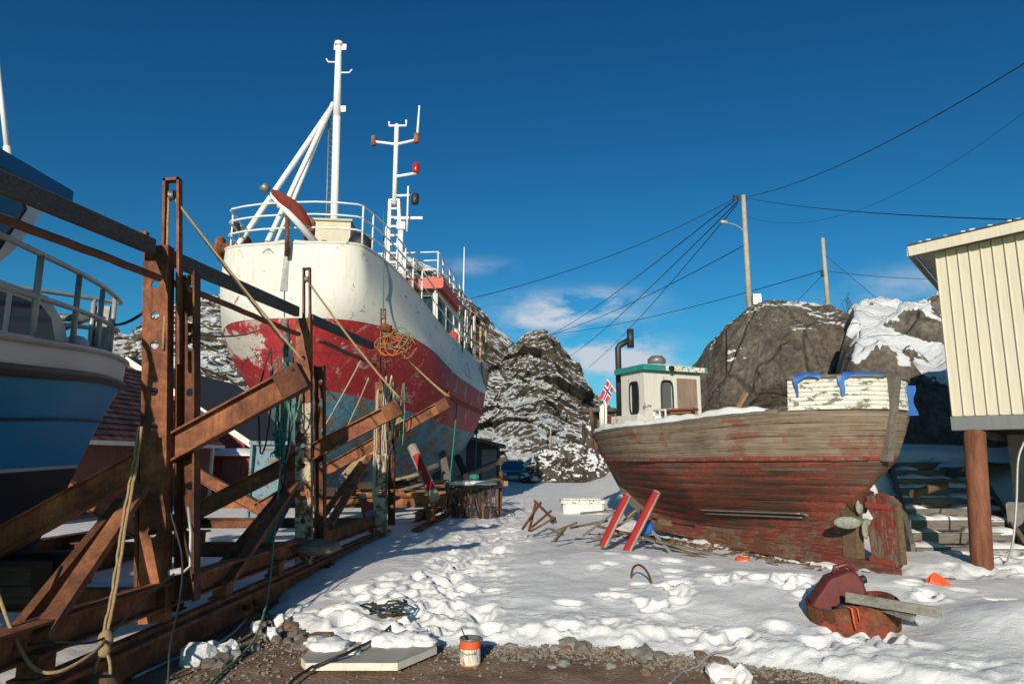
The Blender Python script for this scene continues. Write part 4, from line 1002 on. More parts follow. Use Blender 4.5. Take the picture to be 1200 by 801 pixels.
b = MB(); q = atY(276, 268, 15.25); b.lathe(q, [(.10, -.1), (.12, 0), (.10, .12)], 12); bb.part('deck_lamp', b, M['black_paint'])
# signal mast: ladder-like lattice foot, pole, arms with lamps and aerials
def sp_(px, py, Y=23.6): return atY(px, py, Y)
b = MB()
f0, f1 = sp_(454, 318), sp_(474, 318); g0, g1 = sp_(457, 234), sp_(467, 234)
for a_, e_ in ((f0, g0), (f1, g1)):
    for oy in (0, .5): b.beam(a_ + V((0, oy, -1.8)), e_ + V((0, oy * .5, 0)), .10, .10)
for k in range(9):
    t_ = k / 8; b.beam(f0.lerp(g0, t_), f1.lerp(g1, t_), .06, .06); b.beam(f1.lerp(g1, t_), f1.lerp(g1, t_) + V((0, .5 * (1 - t_ * .5), 0)), .06, .06)
bb.part('lattice_foot', b, M['antenna_white'])
b = MB(); b.tube([sp_(462, 240), sp_(465, 146)], .085, 10); sm = bb.part('signal_mast', b, M['antenna_white'])
for nm, pts, r in (('mast_arm', [(456, 143), (456, 147.5), (476, 147.5), (476, 141)], .045), ('mast_arm', [(438, 166), (462, 169), (466, 169), (488, 164)], .055), ('mast_arm', [(464, 207), (488, 203)], .06), ('mast_arm', [(464, 229.5), (486, 228.5)], .05)):
    b = MB(); b.tube([sp_(*q) for q in pts], r, 8); bb.part(nm, b, M['antenna_white'], sm)
b = MB(); b.tube([sp_(488.5, 166), sp_(491.5, 124)], [.05, .035], 8); bb.part('whip_aerial', b, M['antenna_white'], sm)
for px, py, m, rr in ((488, 162, 'rust', .1), (438, 165, 'rust', .1), (487.5, 197, 'red_lens', .13), (486.5, 233, 'black_paint', .14)):
    q = sp_(px, py); b = MB(); b.lathe(q, [(rr * .8, -.2), (rr, -.16), (rr, .16), (rr * .6, .2)], 12); bb.part('lamp', b, M[m], sm)
# wheelhouse aft
wc = BO + BD * 10.9 - V((.15, 0, .45))
def wl(a, off, z): return wc + BD * a + BN * off + V((0, 0, z))
b = MB(); rz = math.atan2(BD.y, BD.x)
b.box(wl(0, 0, 5.3), (4.2, 3.3, 1.7), rz, .05)
for off, a in ((-1.5, -1.9), (1.5, -1.9), (0, -1.9), (-1.5, 1.9), (1.5, 1.9), (1.5, -.6), (1.5, .7), (-1.5, 0)): b.beam(wl(a, off, 6.0), wl(a + (-.18 if a < -1 else 0), off, 7.72), .16, .16)
b.box(wl(.0, 0, 7.62), (4.0, 3.2, .2), rz, .02)
wh = bb.part('wheelhouse', b, M['white_flake'])
b = MB(); b.box(wl(-.05, 0, 6.85), (3.6, 2.9, 1.5), rz); bb.part('window', b, M['glass_dark'], wh)
b = MB(); b.box(wl(-.15, 0, 7.85), (4.6, 3.7, .34), rz, .06); b.box(wl(-.15, 0, 8.06), (4.2, 3.3, .10), rz, .03); bb.part('roof', b, M['roof_red'], wh)
b = MB(); b.box(wl(2.6, 1.9, 7.6), (.7, .45, .14), rz, .03); b.box(wl(2.5, 1.75, 7.85), (.35, .35, .3), rz, .03); bb.part('side_light_box', b, M['plank_brown'], wh)
rt = [wl(-2.2, -1.6, 8.1), wl(-2.2, 1.6, 8.1), wl(0, 1.6, 8.1), wl(2, 1.6, 8.1)]
rt = [rt[0].lerp(rt[1], k / 8) for k in range(8)] + [rt[1].lerp(rt[3], k / 10) for k in range(11)]
railing(bb, rt, (.3, .62, .92), (0, .14, .28, .44, .58, .72, .86, 1), .026, name='roof_railing')
b = MB(); q = wl(2.3, 1.7, 7.9); b.tube([q, q + V((0.02, 0, 2.7))], [.045, .02], 8); bb.part('whip_aerial', b, M['antenna_white'])
b = MB(); q = sp_(482, 262); b.box(q + V((-.1, 0, .2)), (1.0, .12, .09)); b.box(q + V((-.35, 0, -.1)), (.3, .3, .3), 0, .04); b.tube([q + V((-.35, 0, -.1)), q + V((-.35, 0, -2.2))], .08, 8); b.tube([q + V((-.1, -.3, -.4)), q + V((-.1, -.3, 1.3))], .035, 6); bb.part('radar', b, M['antenna_white'])
# gear along the side deck: rails, hoses, floats
rr = random.Random(9)
for k in range(9):
    a_ = 8.2 + k * .42; p = bigp(a_, 1, 1, .15); b = MB(); h = rr.uniform(1.1, 1.9)
    b.tube([p - V((0, 0, .1)), p + V((rr.uniform(-.05, .05), 0, h))], .03, 6); bb.part('stanchion', b, M[rr.choice(['white_metal', 'rust_white', 'rust_white', 'steel_grey'])])
for k in range(5):
    b = MB(); p = bigp(8.0 + k * .8, 1, 1, .1, 1.4 - .12 * k); pts = [p + V((rr.uniform(-.1, .1), rr.uniform(-.2, .5), -j * .22)) for j in range(7)]
    b.tube(wob(smooth_path(pts, 5), .04, k), .022, 5); bb.part('hanging_rope', b, M[('rope_teal', 'rope_green', 'rope_dark', 'rope_teal', 'rope_orange')[k]])
for k in range(4):
    b = MB(); p = bigp(8.1 + .55 * k, 1, 1, .35, .35 + .2 * (k % 2)); b.blob(p, (.2, .2, .26), k, .12, 2); bb.part('net_float', b, M[('roof_red', 'label_paper', 'rust', 'teal_paint')[k]])
# stern gallows and hung fenders beyond the white bulwark
for k, (px, py) in enumerate(((556, 395), (563, 400), (569, 404))):
    p = atY(px, py, 27.0); b = MB(); b.tube([p - V((0, 0, 1.4)), p + V((0, 0, .6))], .05, 8); bb.part('stern_post', b, M['rust_white'])
b = MB()
for k in range(4): p = bigp(11.2 + .5 * k, 1, .93, -.12); b.beam(p + V((0, -.2, .3)), p + V((0, .35, -.45)), .16, .10, ch=.03)
bb.part('fender_rack', b, M['steel_grey'])
for (px0, py0, px1, py1, Y, m, r) in ((450, 246, 449, 372, 15.9, 'rope_teal', .016),):
    rope('rope', wob(sag(atY(px0, py0, Y), atY(px1, py1, Y - 1.5), 0, 16), .008, 3), r, m, 'pale teal rope hanging from the railing down the white bow')
rope('rope', wob(sag(bigp(7.6, 1, 1, -.05), atY(526, 577, 18.2), 0, 18), .01, 5), .02, 'rope_teal', 'teal rope hanging down the hull side to the beam end with the red prop', group='teal ropes hanging from the big boat')
rope('rope', wob(sag(bigp(13.2, 1, 1, -.08), atY(556, 562, 24), 0, 18), .01, 6), .028, 'rope_teal', 'teal rope hanging from the stern of the big boat to the sledge', group='teal ropes hanging from the big boat')

# ================================================================== the blue boat at the left edge
LO = V((-4.62, 8.1, 0)); LD = V((-.06, -.998, 0)).normalized(); LN = V((-LD.y, LD.x, 0))   # LD points aft, LN to our side
if LN.x < 0: LN = -LN
lV = [0, .15, .30, .52, .74, 1.0]; lB = [.05, .42, .82, 1.18, 1.48, 1.55]; lStem = [1.25, .95, .66, .36, .06, 0]
lZb = [.62, 1.0, 1.5, 2.0, 2.42, 2.70]; lZa = [.60, .95, 1.42, 1.80, 2.12, 2.32]; lE = [5.5, 5, 4.6, 4.2, 3.8, 3.9]; lM = [1.05, 1.08, 1.1, 1.1, 1.1, 1.08]
def blu(s, v, sd):
    B, st, e, m = [sinterp(v, lV, q) for q in (lB, lStem, lE, lM)]
    a = st + (5.6 - st) * s; t = max(0, a - st); f = 1.0
    if t < e: f = max(0, 1 - (1 - t / e) ** m) ** (1 / m)
    if a > 5.0: f *= 1 - .25 * (a - 5.0)
    k = float(sst(0, 5, a)); z = sinterp(v, lV, lZb) * (1 - k) + sinterp(v, lV, lZa) * k
    return LO + LD * a + LN * (sd * B * f) + V((0, 0, z)), a
def blup(a, v=1.0, sd=1, inset=0, dz=0):
    st = sinterp(v, lV, lStem); p, _ = blu((a - st) / (5.6 - st), v, sd); return p - LN * (sd * inset) + V((0, 0, dz))
lb = Thing('fishing_boat', 'blue and white fishing boat, bow only, held between rusty cradle posts at the left edge', 'fishing boat', LO + LD * 4)
ss = [x ** 1.7 for x in lin(0, 1, 60)]; hb = MB(); loft(hb, blu, ss, lin(0, 1, 36))
hb.grid([[blu(s, .93, -1)[0] + (blu(s, .93, 1)[0] - blu(s, .93, -1)[0]) * k / 6 for k in range(7)] for s in ss], smooth=True, uvs=[[(s, .99)] * 7 for s in ss])
hb.grid([[blu(1, v, -1)[0], blu(1, v, 1)[0]] for v in lin(0, 1, 12)], uvs=[[(0, v)] * 2 for v in lin(0, 1, 12)])
lb.part('hull', hb, M['blue_hull'])
for v, r, nm, m in ((.742, .05, 'rubber_strake', 'rubber'), (1.0, .03, 'cap_rail', 'galvanised'), (.52, .012, 'knuckle', 'blue_hull')):
    b = MB(); al_ = [sinterp(v, lV, lStem) + .0005 + x ** 1.6 * 5.4 for x in lin(0, 1, 50)]
    b.tube([blup(a, v, -1, -.015) for a in al_[::-1]] + [blup(a, v, 1, -.015) for a in al_], r, 8)
    lb.part(nm, b, M[m])
b = MB(); b.beam(LO + LD * 1.2 + V((0, 0, .5)), LO + LD * 5.5 + V((0, 0, .48)), .12, .28); lb.part('keel', b, M['rubber'])
# pulpit rail in galvanised pipe
rp = [blup(a, 1, 1, .10, -.02) for a in lin(4.6, .25, 20)] + [blup(a, 1, -1, .10, -.02) for a in lin(.25, 4.6, 20)]
rp = smooth_path(rp, 2)
for h in (.38, .72):
    b = MB(); b.tube([p + V((0, 0, h)) for p in rp], .024, 8); lb.part('railing', b, M['galvanised'])
n_ = len(rp) - 1
for k in (.05, .20, .305, .385, .455, .545, .62, .72, .85):
    p = rp[int(k * n_)]; b = MB(); b.tube([p, p + V((0, 0, .72))], .026, 8); lb.part('rail_post', b, M['galvanised'])
b = MB(); p = blup(.4, 1, 1, .28, 0); b.beam(p - V((0, 0, .05)), p + V((.03, 0, .62)), .16, .10); b.tube([p + V((-.5, -.5, .1)), p + V((0, 0, .55))], .03, 8); b.tube([p + V((-1.0, -.3, .45)), p + V((.1, 0, .48))], .045, 8); lb.part('bow_roller', b, M['steel_grey'])
# deck cabin and wheelhouse
def lt(a, off, z): return LO + LD * a + LN * off + V((0, 0, z))
def house(prof, off0, off1):      # side profile (a, z) extruded across the boat
    mb = MB(); A = [lt(a, off0, z) for a, z in prof]; B_ = [lt(a, off1, z) for a, z in prof]; n = len(prof)
    i = mb.grid([A, B_], closed=True, smooth=False); mb.cap(list(range(i, i + n)), True); mb.cap(list(range(i + n, i + 2 * n))); return mb
cab = lb.part('cabin_trunk', house([(1.850, 2.3), (2.030, 2.78), (2.270, 2.98), (3.750, 3.02), (3.750, 2.3)], -.72, .72), M['white_metal'])
for prof in ([(2.100, 2.52), (2.210, 2.80), (2.350, 2.89), (2.650, 2.9), (2.650, 2.52)], [(2.720, 2.52), (2.720, 2.9), (3.450, 2.92), (3.450, 2.52)]):
    lb.part('window', house(prof, .71, .727), M['glass_grey'], cab)
whl = lb.part('wheelhouse', house([(3.200, 2.9), (3.200, 3.0), (3.080, 3.14), (2.740, 3.70), (5.100, 3.75), (5.100, 2.2), (3.300, 2.2)], -1.05, 1.05), M['white_metal'])
lb.part('window', house([(3.260, 3.08), (3.040, 3.48), (3.110, 3.57), (5.100, 3.57), (5.100, 3.0), (3.320, 3.0)], 1.04, 1.058), M['glass_blue'], whl)
lb.part('window_trim', house([(3.235, 3.05), (3.005, 3.49), (3.090, 3.60), (5.140, 3.60), (5.140, 2.965), (3.310, 2.965)], 1.03, 1.053), M['rubber'], whl)
lb.part('visor', house([(2.600, 3.68), (2.600, 3.80), (5.100, 3.86), (5.100, 3.72)], -1.1, 1.1), M['visor_blue'], whl)
for (b0, b1, r) in ((atY(28, 220, 5.3), atY(-6, 45, 5.3), .021), (atY(24, 220, 5.4), atY(-10, 135, 5.3), .018)):
    b = MB(); b0 = b0 - V((0, 0, .45)); b.tube([b0, b0.lerp(b1, .45)], r * 1.35, 8); b.tube([b0.lerp(b1, .45), b1], [r, r * .8], 8); lb.part('aerial', b, M['antenna_white'])
b = MB(); q = atY(93, 401, 6.6); b.tube([q - V((.0, 0, .12)), q], .02, 6); b.lathe(q + V((-.11, 0, .03)), [(.03, 0), (.06, .04), (.06, .14), (.025, .2)], 12, V((1, 0, -.25)).normalized()); lb.part('deck_lamp', b, M['white_metal'])
rope('rope', sag(blup(.2, 1, 1, .2, .45), atY(168, 366, 5.75), .04), .014, 'rope_dark', 'dark mooring rope from the blue bow rail to the nearest post')

# ================================================================== the old wooden wreck on the right
WS = V((5.13, 9.5, 0)); WD = V((-.416, .909, 0)).normalized(); WN = V((-WD.y, WD.x, 0))
if WN.y > 0: WN = -WN                                     # WN points to our side
wV = [0, .12, .28, .48, .70, 1.0]
wB = [.05, .45, .95, 1.25, 1.40, 1.46]; wZm = [.34, .52, .84, 1.2, 1.55, 2.14]; wZb = [.50, .68, .96, 1.25, 1.53, 2.07]; wZs = [.36, .60, .92, 1.24, 1.58, 2.24]
wSt = [.72, .66, .50, .26, .04, -.18]; wBo = [5.5, 6.0, 6.4, 6.75, 7.0, 7.4]
wEs = [5.0, 4.2, 3.3, 2.7, 2.2, 1.9]; wMs = [.8, .9, 1.15, 1.6, 1.9, 2.0]; wEb = [4.5, 4.4, 4.2, 4.0, 3.7, 3.5]; wMb = [1.0, 1.1, 1.2, 1.3, 1.4, 1.5]
def wre(s, v, sd):
    B, st, bo, e, m, eb, mb_ = [sinterp(v, wV, q) for q in (wB, wSt, wBo, wEs, wMs, wEb, wMb)]
    a = st + (bo - st) * s; t = max(0, a - st); q = max(0, bo - a); f = 1.0; g = 1.0
    if t < e: f = (1 - (1 - t / e) ** m) ** (1 / max(m, 1)) if m > 1 else (t / e) ** (1 / m)
    if q < eb: g = (1 - (1 - q / eb) ** mb_) ** (1 / mb_)
    ks = float(sst(4.0, 0, a)); kb = float(sst(4.0, 8.0, a))
    z = sinterp(v, wV, wZm); z = z + (sinterp(v, wV, wZs) - z) * ks + (sinterp(v, wV, wZb) - z) * kb
    b_ = max(.045, B * min(f, g))
    return WS + WD * a + WN * (sd * b_) + V((0, 0, z)), a
NPL = 13
vs = []; seam = []
for k in range(NPL):
    v0, v1 = k / NPL, (k + 1) / NPL
    vs += [v0 + .003, v0 + .011, (v0 + v1) / 2, v1 - .011, v1 - .003]; seam += [1, 0, 0, 0, 1]
def wre_p(s, v, sd):
    p, a = wre(s, v, sd)
    k = int(v * NPL) if v < 1 else NPL - 1; f = v * NPL - k
    ins = .008 if min(f, 1 - f) < .06 else 0.0
    out = .003 * math.sin(k * 2.3 + a * .9) * (1 if min(f, 1 - f) > .06 else .3)
    return p + WN * (sd * (out - ins)), a
wk = Thing('wooden_boat', 'derelict wooden fishing boat with flaking red planks and white bulwark at the stern', 'wooden boat', WS + WD * 4)
ss = lin(0, 1, 80); hb = MB(); loft(hb, wre_p, ss, vs, uvx=lambda a, sd: a / 8.0)
for s_ in (0, 1): hb.grid([[wre_p(s_, v, -1)[0], wre_p(s_, v, 1)[0]] for v in lin(0, 1, 30)], uvs=[[(s_, v)] * 2 for v in lin(0, 1, 30)], flip=(s_ == 0))
hull = wk.part('hull', hb, M['wreck_hull'])
b = MB(); rw = [[wre(s, .93, -1)[0].lerp(wre(s, .93, 1)[0], k / 6) for k in range(7)] for s in ss]; b.grid(rw); wk.part('deck', b, M['plank_grey'])
b = MB()                                                  # cap rail and the snow lying on it
for sd in (-1, 1): b.tube([wre(s, 1, sd)[0] - WN * (sd * .04) for s in lin(.115, .995, 60)], .045, 8)
wk.part('cap_rail', b, M['plank_grey'])
def wsh(a, v=1.0, sd=1, ins=0.0, dz=0.0):
    st, bo = sinterp(v, wV, wSt), sinterp(v, wV, wBo); p, _ = wre((a - st) / (bo - st), v, sd); return p - WN * (sd * ins) + V((0, 0, dz))
b = MB(); rows = []; al = lin(.85, 6.6, 70)
for i, a_ in enumerate(al):
    h = .075 + .02 * math.sin(a_ * 5) + .012 * math.sin(a_ * 13.7); h *= min(1, (i + .3) / 3, (70 - i) / 3); p = wsh(a_, 1, 1, .06, .045)
    rows.append([p + WN * (.085 * math.cos(t) - .02) + V((0, 0, -.02 + (h + .02) * math.sin(t))) for t in lin(0, math.pi, 9)])
b.grid(rows, smooth=True, flip=False); b.jitter(.010, 4)
snowcap = single('snow_strip', b, M['snow'], 'strip of snow lying along the wooden boat rail', 'snow strip')
# rub rail between grey and red planks
b = MB(); b.tube(wob([wsh(a_, .70, 1, -.012) for a_ in lin(.08, 6.9, 60)], .006, 3), .030, 6); wk.part('rub_rail', b, M['wreck_red'])
# keel, deadwood, stern post, rudder, propeller
def wp(a, off, z): return WS + WD * a + WN * off + V((0, 0, z))
def slab(prof, off, th):
    mb = MB(); A = [wp(a, off - th/2, z) for a, z in prof]; B_ = [wp(a, off + th/2, z) for a, z in prof]; n = len(prof)
    i = mb.grid([A, B_], closed=True, smooth=False); mb.cap(list(range(i, i + n)), True); mb.cap(list(range(i + n, i + 2 * n))); return mb
wk.part('keel', slab([(-.02, .03), (-.02, .17), (.55, .20), (5.4, .35), (5.7, .55), (5.75, .44), (5.4, .18), (3, .06)], 0, .17), M['wreck_plank'])
wk.part('deadwood', slab([(.70, .18), (.66, .75), (1.2, .78), (2.6, .62), (4.0, .42), (4.0, .30), (2.4, .24)], 0, .12), M['wreck_plank'])
wk.part('stern_post', slab([(.52, .17), (.50, .95), (.74, 1.0), (.76, .18)], 0, .15), M['plank_brown'])
wk.part('stern_tube', slab([(.46, .82), (.30, 1.12), (.5, 1.2), (.62, .95)], 0, .2), M['rust_dark'])
wk.part('stern_timber', slab([(-.30, 2.70), (-.18, 2.72), (.08, 1.6), (.02, 1.55), (-.06, 1.55)], 0, .13), M['plank_grey'])
rd = wk.part('rudder', slab([(.30, .14), (.34, .62), (.24, .78), (.32, .90), (.32, 1.06), (.14, 1.12), (-.04, 1.08), (-.11, .96), (-.10, .22), (.0, .08), (.14, .06)], 0, .10), M['wreck_red'])
wk.part('rudder_edge', slab([(-.02, 1.09), (-.135, .99), (-.135, .2), (-.105, .2), (-.10, .94), (.0, 1.06)], 0, .105), M['plank_brown'], rd)
for z in (.95, .22):
    wk.part('pintle_strap', slab([(.34, z - .035), (.34, z + .045), (-.02, z + .02), (-.02, z - .05)], 0, .13), M['rust_red'], rd)
b = MB(); hub = wp(.40, 0, .70); b.lathe(hub + WD * .12, [(.03, 0), (.055, .03), (.06, .14), (.035, .24), (.0, .26)], 14, -WD); prop = wk.part('propeller', b, M['brass'])
for k, (q, sz, rt_) in enumerate(((atY(993, 612, 9.74), (.175, .03, .085), -.3), (atY(1014, 621, 9.82), (.055, .03, .12), .2), (atY(1007, 594, 9.84), (.06, .03, .1), .3))):
    b = MB(); b.blob(q, sz, k, .06, 3, rt_); wk.part('propeller_blade', b, M['brass'], prop)
# bow: heavy stem, cap and knee
wk.part('stem', slab([(7.28, 2.2), (7.45, 2.62), (7.57, 2.60), (7.42, 2.1), (7.06, 1.55), (6.25, .7), (5.6, .38), (5.5, .54), (6.1, .82), (6.9, 1.66)], 0, .17), M['plank_grey'])
b = MB(); q = wp(7.38, 0, 2.64); b.lathe(q, [(.05, -.02), (.42, -.02), (.46, .03), (.40, .10), (.1, .12)], 18); b.jitter(.02, 4); wk.part('bow_cap', b, M['timber_grey'])
# bow bulwark stub
b = MB(); rows = []
for a_ in lin(6.0, 7.35, 16):
    k = (a_ - 6.0) / 1.35; rows.append([wsh(a_, 1, 1, -.004 + .08 * k * 0, dz) for dz in (0, .25 * min(1, k * 2.2) + .02, .52 * min(1, k * 2.2) + .03)])
b.grid(rows); b.grid([[p - WN * .05 for p in r] for r in rows], flip=True); wk.part('bow_bulwark', b, M['plank_grey'])
b = MB(); p = wsh(6.5, 1, 1, .1); b.beam(p - V((0, 0, .3)), p + V((-.12, 0, .58)), .07, .12); wk.part('broken_frame', b, M['plank_brown'])
# stern wash-board (white flaking planks)
b = MB()
for sd in (1, -1):
    for k in range(7):
        z0, z1 = .01 + k * .062, .066 + k * .062; rows = []
        for a_ in [-.175 + x ** 1.6 * .74 for x in lin(0, 1, 26)]:
            p = wsh(a_, 1, sd, -.002 + .004 * (k % 2)); tum = .03 * k * .15
            taper = 1 - .16 * max(0, (a_ - 1.2) / 1.1) * 0
            rows.append([p + V((0, 0, z0 * taper)) - WN * (sd * tum), p + V((0, 0, z1 * taper)) - WN * (sd * tum)])
        b.grid(rows, smooth=True); b.grid([[q - WN * (sd * .035) for q in r] for r in rows], flip=True)
        b.face([rows[-1][0], rows[-1][1], rows[-1][1] - WN * (sd * .035), rows[-1][0] - WN * (sd * .035)])
wk.part('wash_board', b, M['washboard'])
b = MB()
for sd in (1, -1): b.tube([wsh(a_, 1, sd, .02, .455) for a_ in [-.17 + x ** 1.6 * .74 for x in lin(0, 1, 26)]], .03, 6)
wk.part('wash_board_cap', b, M['plank_grey'])
# pipes along the turn of the bilge
b = MB()
for dv in (0, .03):
    b.tube([wsh(a_, .21 - dv, 1, -.05, 0) for a_ in lin(1.35, 3.2, 24)], .013, 8)
b.tube([wsh(1.35, .21, 1, -.05), wsh(1.25, .20, 1, -.03), wsh(1.35, .18, 1, -.05)], .018, 8); wk.part('cooling_pipe', b, M['steel_grey'])
b = MB(); rows = [[wsh(a_, v_, 1, -.02 - .01 * math.sin(a_ * 9)) for v_ in (.60, .63)] for a_ in lin(.45, 1.2, 10)]; b.grid(rows); b.grid([[q - WN * .02 for q in r] for r in rows], flip=True); wk.part('loose_plank', b, M['plank_grey'], label='pale sprung plank on the red side')
# wheelhouse
wa, wz = 5.0, 1.68
hw, hl, hh = .70, .40, 1.62                              # half width, half length
def wq(a, off, z): return wp(wa + a, off - .02, wz + z)
def panel(mb, pts, th, nrm):                             # convex plate
    A = [V(p) for p in pts]; B_ = [p - nrm * th for p in A]; n = len(A); i = mb.grid([A, B_], closed=True, smooth=False); mb.cap(list(range(i, i + n)), True); mb.cap(list(range(i + n, i + 2 * n)))
def framed(mb, o, s, u, W_, H_, holes, th, nrm):
    """wall with rectangular openings: grid of cells"""
    xs = sorted({0, W_} | {h[0] for h in holes} | {h[1] for h in holes}); zs = sorted({0, H_} | {h[2] for h in holes} | {h[3] for h in holes})
    for x0, x1 in zip(xs, xs[1:]):
        for z0, z1 in zip(zs, zs[1:]):
            cx, cz = (x0 + x1) / 2, (z0 + z1) / 2
            if any(h[0] < cx < h[1] and h[2] < cz < h[3] for h in holes): continue
            P_ = lambda x, z, k: o + s * x + u * z - nrm * (th * k)
            mb.face([P_(x0, z0, 0), P_(x1, z0, 0), P_(x1, z1, 0), P_(x0, z1, 0)]); mb.face([P_(x0, z0, 1), P_(x0, z1, 1), P_(x1, z1, 1), P_(x1, z0, 1)])
    for h in holes + [(0, W_, 0, H_)]:
        x0, x1, z0, z1 = h
        c = [(x0, z0), (x1, z0), (x1, z1), (x0, z1)]
        for k in range(4):
            (xa, za), (xb, zb) = c[k], c[(k + 1) % 4]; mb.face([o + s*xa + u*za, o + s*xa + u*za - nrm*th, o + s*xb + u*zb - nrm*th, o + s*xb + u*zb])
UZ = V((0, 0, 1)); b = MB()
# aft wall (faces us): from our left (off=+hw) to right (off=-hw)
o = wq(-hl, hw, 0); framed(b, o, -WN, UZ, 2 * hw, hh, [(.42, .68, .75, 1.42), (.80, 1.30, .02, 1.50)], .05, -WD)
o = wq(hl, hw, 0); framed(b, o, -WD, UZ, 2 * hl - .051, hh, [(.32, .60, .80, 1.40)], .05, WN)
o = wq(-hl + .051, -hw, 0); framed(b, o, WD, UZ, 2 * hl - .051, hh, [(.2, .6, .8, 1.4)], .05, -WN)
o = wq(hl, -hw + .051, 0); framed(b, o, WN, UZ, 2 * hw - .102, hh, [(.2, .6, .8, 1.4), (.8, 1.2, .8, 1.4)], .05, WD)
whs = wk.part('wheelhouse', b, M['white_flake'])
b = MB(); panel(b, [wq(-hl - .12, hw + .08, hh), wq(-hl - .12, -hw - .08, hh), wq(hl + .12, -hw - .08, hh), wq(hl + .12, hw + .08, hh)], -.11, UZ); wk.part('roof_edge', b, M['teal_paint'], whs)
b = MB(); panel(b, [wq(-hl - .125, .25, hh + .004), wq(-hl - .125, -hw - .085, hh + .004), wq(-hl - .13, -hw - .085, hh + .004), wq(-hl - .13, .25, hh + .004)], -.10, UZ); wk.part('peeling_trim', b, M['trim_peel'], whs)
rows = [[wq(-hl - .08 + (2 * hl + .16) * i / 10, -hw - .04 + (2 * hw + .08) * j / 10, hh + .11 + .07 * math.sin(math.pi * i / 10) ** .4 * math.sin(math.pi * j / 10) ** .4) for j in range(11)] for i in range(11)]
b = MB(); b.grid(rows, flip=True); wk.part('roof_snow', b, M['snow'], whs)
b = MB(); b.lathe(wq(.1, 0, hh + .12), [(.12, 0), (.12, .10), (.19, .12), (.19, .20), (.12, .27), (.0, .29)], 16); wk.part('roof_vent', b, M['steel_grey'], whs)
def win(o, s, u, W_, H_, nrm, glass='glass_dark', rim='rubber'):
    N = 28; ring = [(W_/2 + W_*.55 * math.copysign(abs(math.cos(t)) ** .45, math.cos(t)), H_/2 + H_*.53 * math.copysign(abs(math.sin(t)) ** .45, math.sin(t))) for t in [2*math.pi*k/N for k in range(N)]]
    pts = [o + s*x + u*z + nrm*.005 for x, z in ring]; b = MB(); b.tube(pts + [pts[0]], .018, 6); fr = wk.part('window', b, M[rim], whs)
    g = MB(); g.face([o + s*x*1.0 + u*z - nrm*.03 for x, z in ring]); g.face([o + s*x + u*z - nrm*.034 for x, z in ring][::-1]); wk.part('pane', g, M[glass], whs)
win(wq(-hl, hw - .42, .75), -WN, UZ, .26, .67, -WD, 'glass_grey'); win(wq(hl - .32, hw, .80), -WD, UZ, .28, .60, WN, 'glass_dark')
b = MB(); panel(b, [wq(-hl - .012, hw - .80, .70), wq(-hl - .012, hw - 1.30, .70), wq(-hl - .012, hw - 1.30, 1.50), wq(-hl - .012, hw - .80, 1.50)], .02, -WD); wk.part('plywood_board', b, M['plywood'], whs)
b = MB(); b.beam(wq(-hl - .01, hw - 1.27, .0), wq(-hl - .01, hw - 1.27, .72), .05, .05); wk.part('door_post', b, M['plank_fresh'], whs)
b = MB(); panel(b, [wq(.1, hw - .75, .0), wq(.1, hw - 1.35, .0), wq(.1, hw - 1.35, .8), wq(.1, hw - .75, .8)], .03, -WD); wk.part('inner_wall', b, M['teal_paint'], whs)
b = MB(); ctr = wq(-hl - .03, hw - .46, .50); 
for k in range(3): b.tube([ctr + (-WN) * (.11 * (1 - .12*k) * math.cos(t)) + UZ * (.15 * (1 - .12*k) * math.sin(t)) - WD * (.01 * k) for t in [2*math.pi*j/18 for j in range(19)]], .012, 5)
b.tube([ctr + UZ * .15, ctr + UZ * .30 + WN * .12], .012, 5); wk.part('hung_rope', b, M['rope_dark'])
b = MB(); q = wq(-hl - .04, hw - .28, .82); b.tube([q, q - WN * .5 + UZ * .02], .02, 6); b.blob(q, (.04, .04, .04), 1, .1, 1); b.lathe(q - WN * .5, [(.04, -.05), (.04, .05)], 8, UZ); wk.part('hand_rail', b, M['steel_grey'], whs)
b = MB(); q = wq(-hl - .13, .14, hh + .05); b.lathe(q, [(.05, 0), (.05, .07)], 10, -WD); wk.part('roof_lamp', b, M['rubber'], whs)
# coaming and boxes round the wheelhouse, stove pipe, rails at the bow
b = MB()
panel(b, [wq(-hl + .02, hw + .16, .75), wq(-hl + .02, hw + .002, .75), wq(.55, hw + .002, .75), wq(.55, hw + .16, .75)], .75, UZ); wk.part('coaming', b, M['white_flake']); b = MB(); panel(b, [wq(-hl + .04, -hw - .002, .55), wq(-hl + .04, -hw - .3, .55), wq(-.2, -hw - .3, .55), wq(-.2, -hw - .002, .55)], .55, UZ)
wk.part('coaming', b, M['white_flake'])
b = MB(); q = wq(.75, hw - .18, .55); q2 = q + UZ * 1.7; b.tube([q, q2, q2 + V((.04, 0, .05)), q2 + V((.25, -.02, .17))], .065, 12); b.lathe(q2 + V((.27, -.02, .0)), [(.075, 0), (.075, .4), (.05, .4)], 12); wk.part('stove_pipe', b, M['black_paint'])
b = MB(); b.box(wq(1.15, hw - .42, .62), (.55, .5, .42), .4, .05); b.jitter(.02, 4); wk.part('deck_locker', b, M['brown_rust_pipe'])
b = MB(); b.lathe(wq(.72, hw - .45, .7), [(.06, 0), (.14, .1), (.12, .45), (.05, .5)], 12); wk.part('winch', b, M['grey_paint']); b = MB(); b.box(wq(1.6, hw - .5, .3), (.35, .4, .7), .4, .05); wk.part('engine_box', b, M['grey_paint'])
rp = [wsh(a_, 1, 1, .25, .1) for a_ in (5.9, 6.2, 6.5, 6.8)]
b = MB(); b.tube(smooth_path([rp[0], rp[0] + UZ * .5, rp[1] + UZ * .62, rp[2] + UZ * .62, rp[3] + UZ * .45], 6), .028, 8)
for k in (1, 2, 3): b.tube([rp[k], rp[k] + UZ * .55], .026, 8)
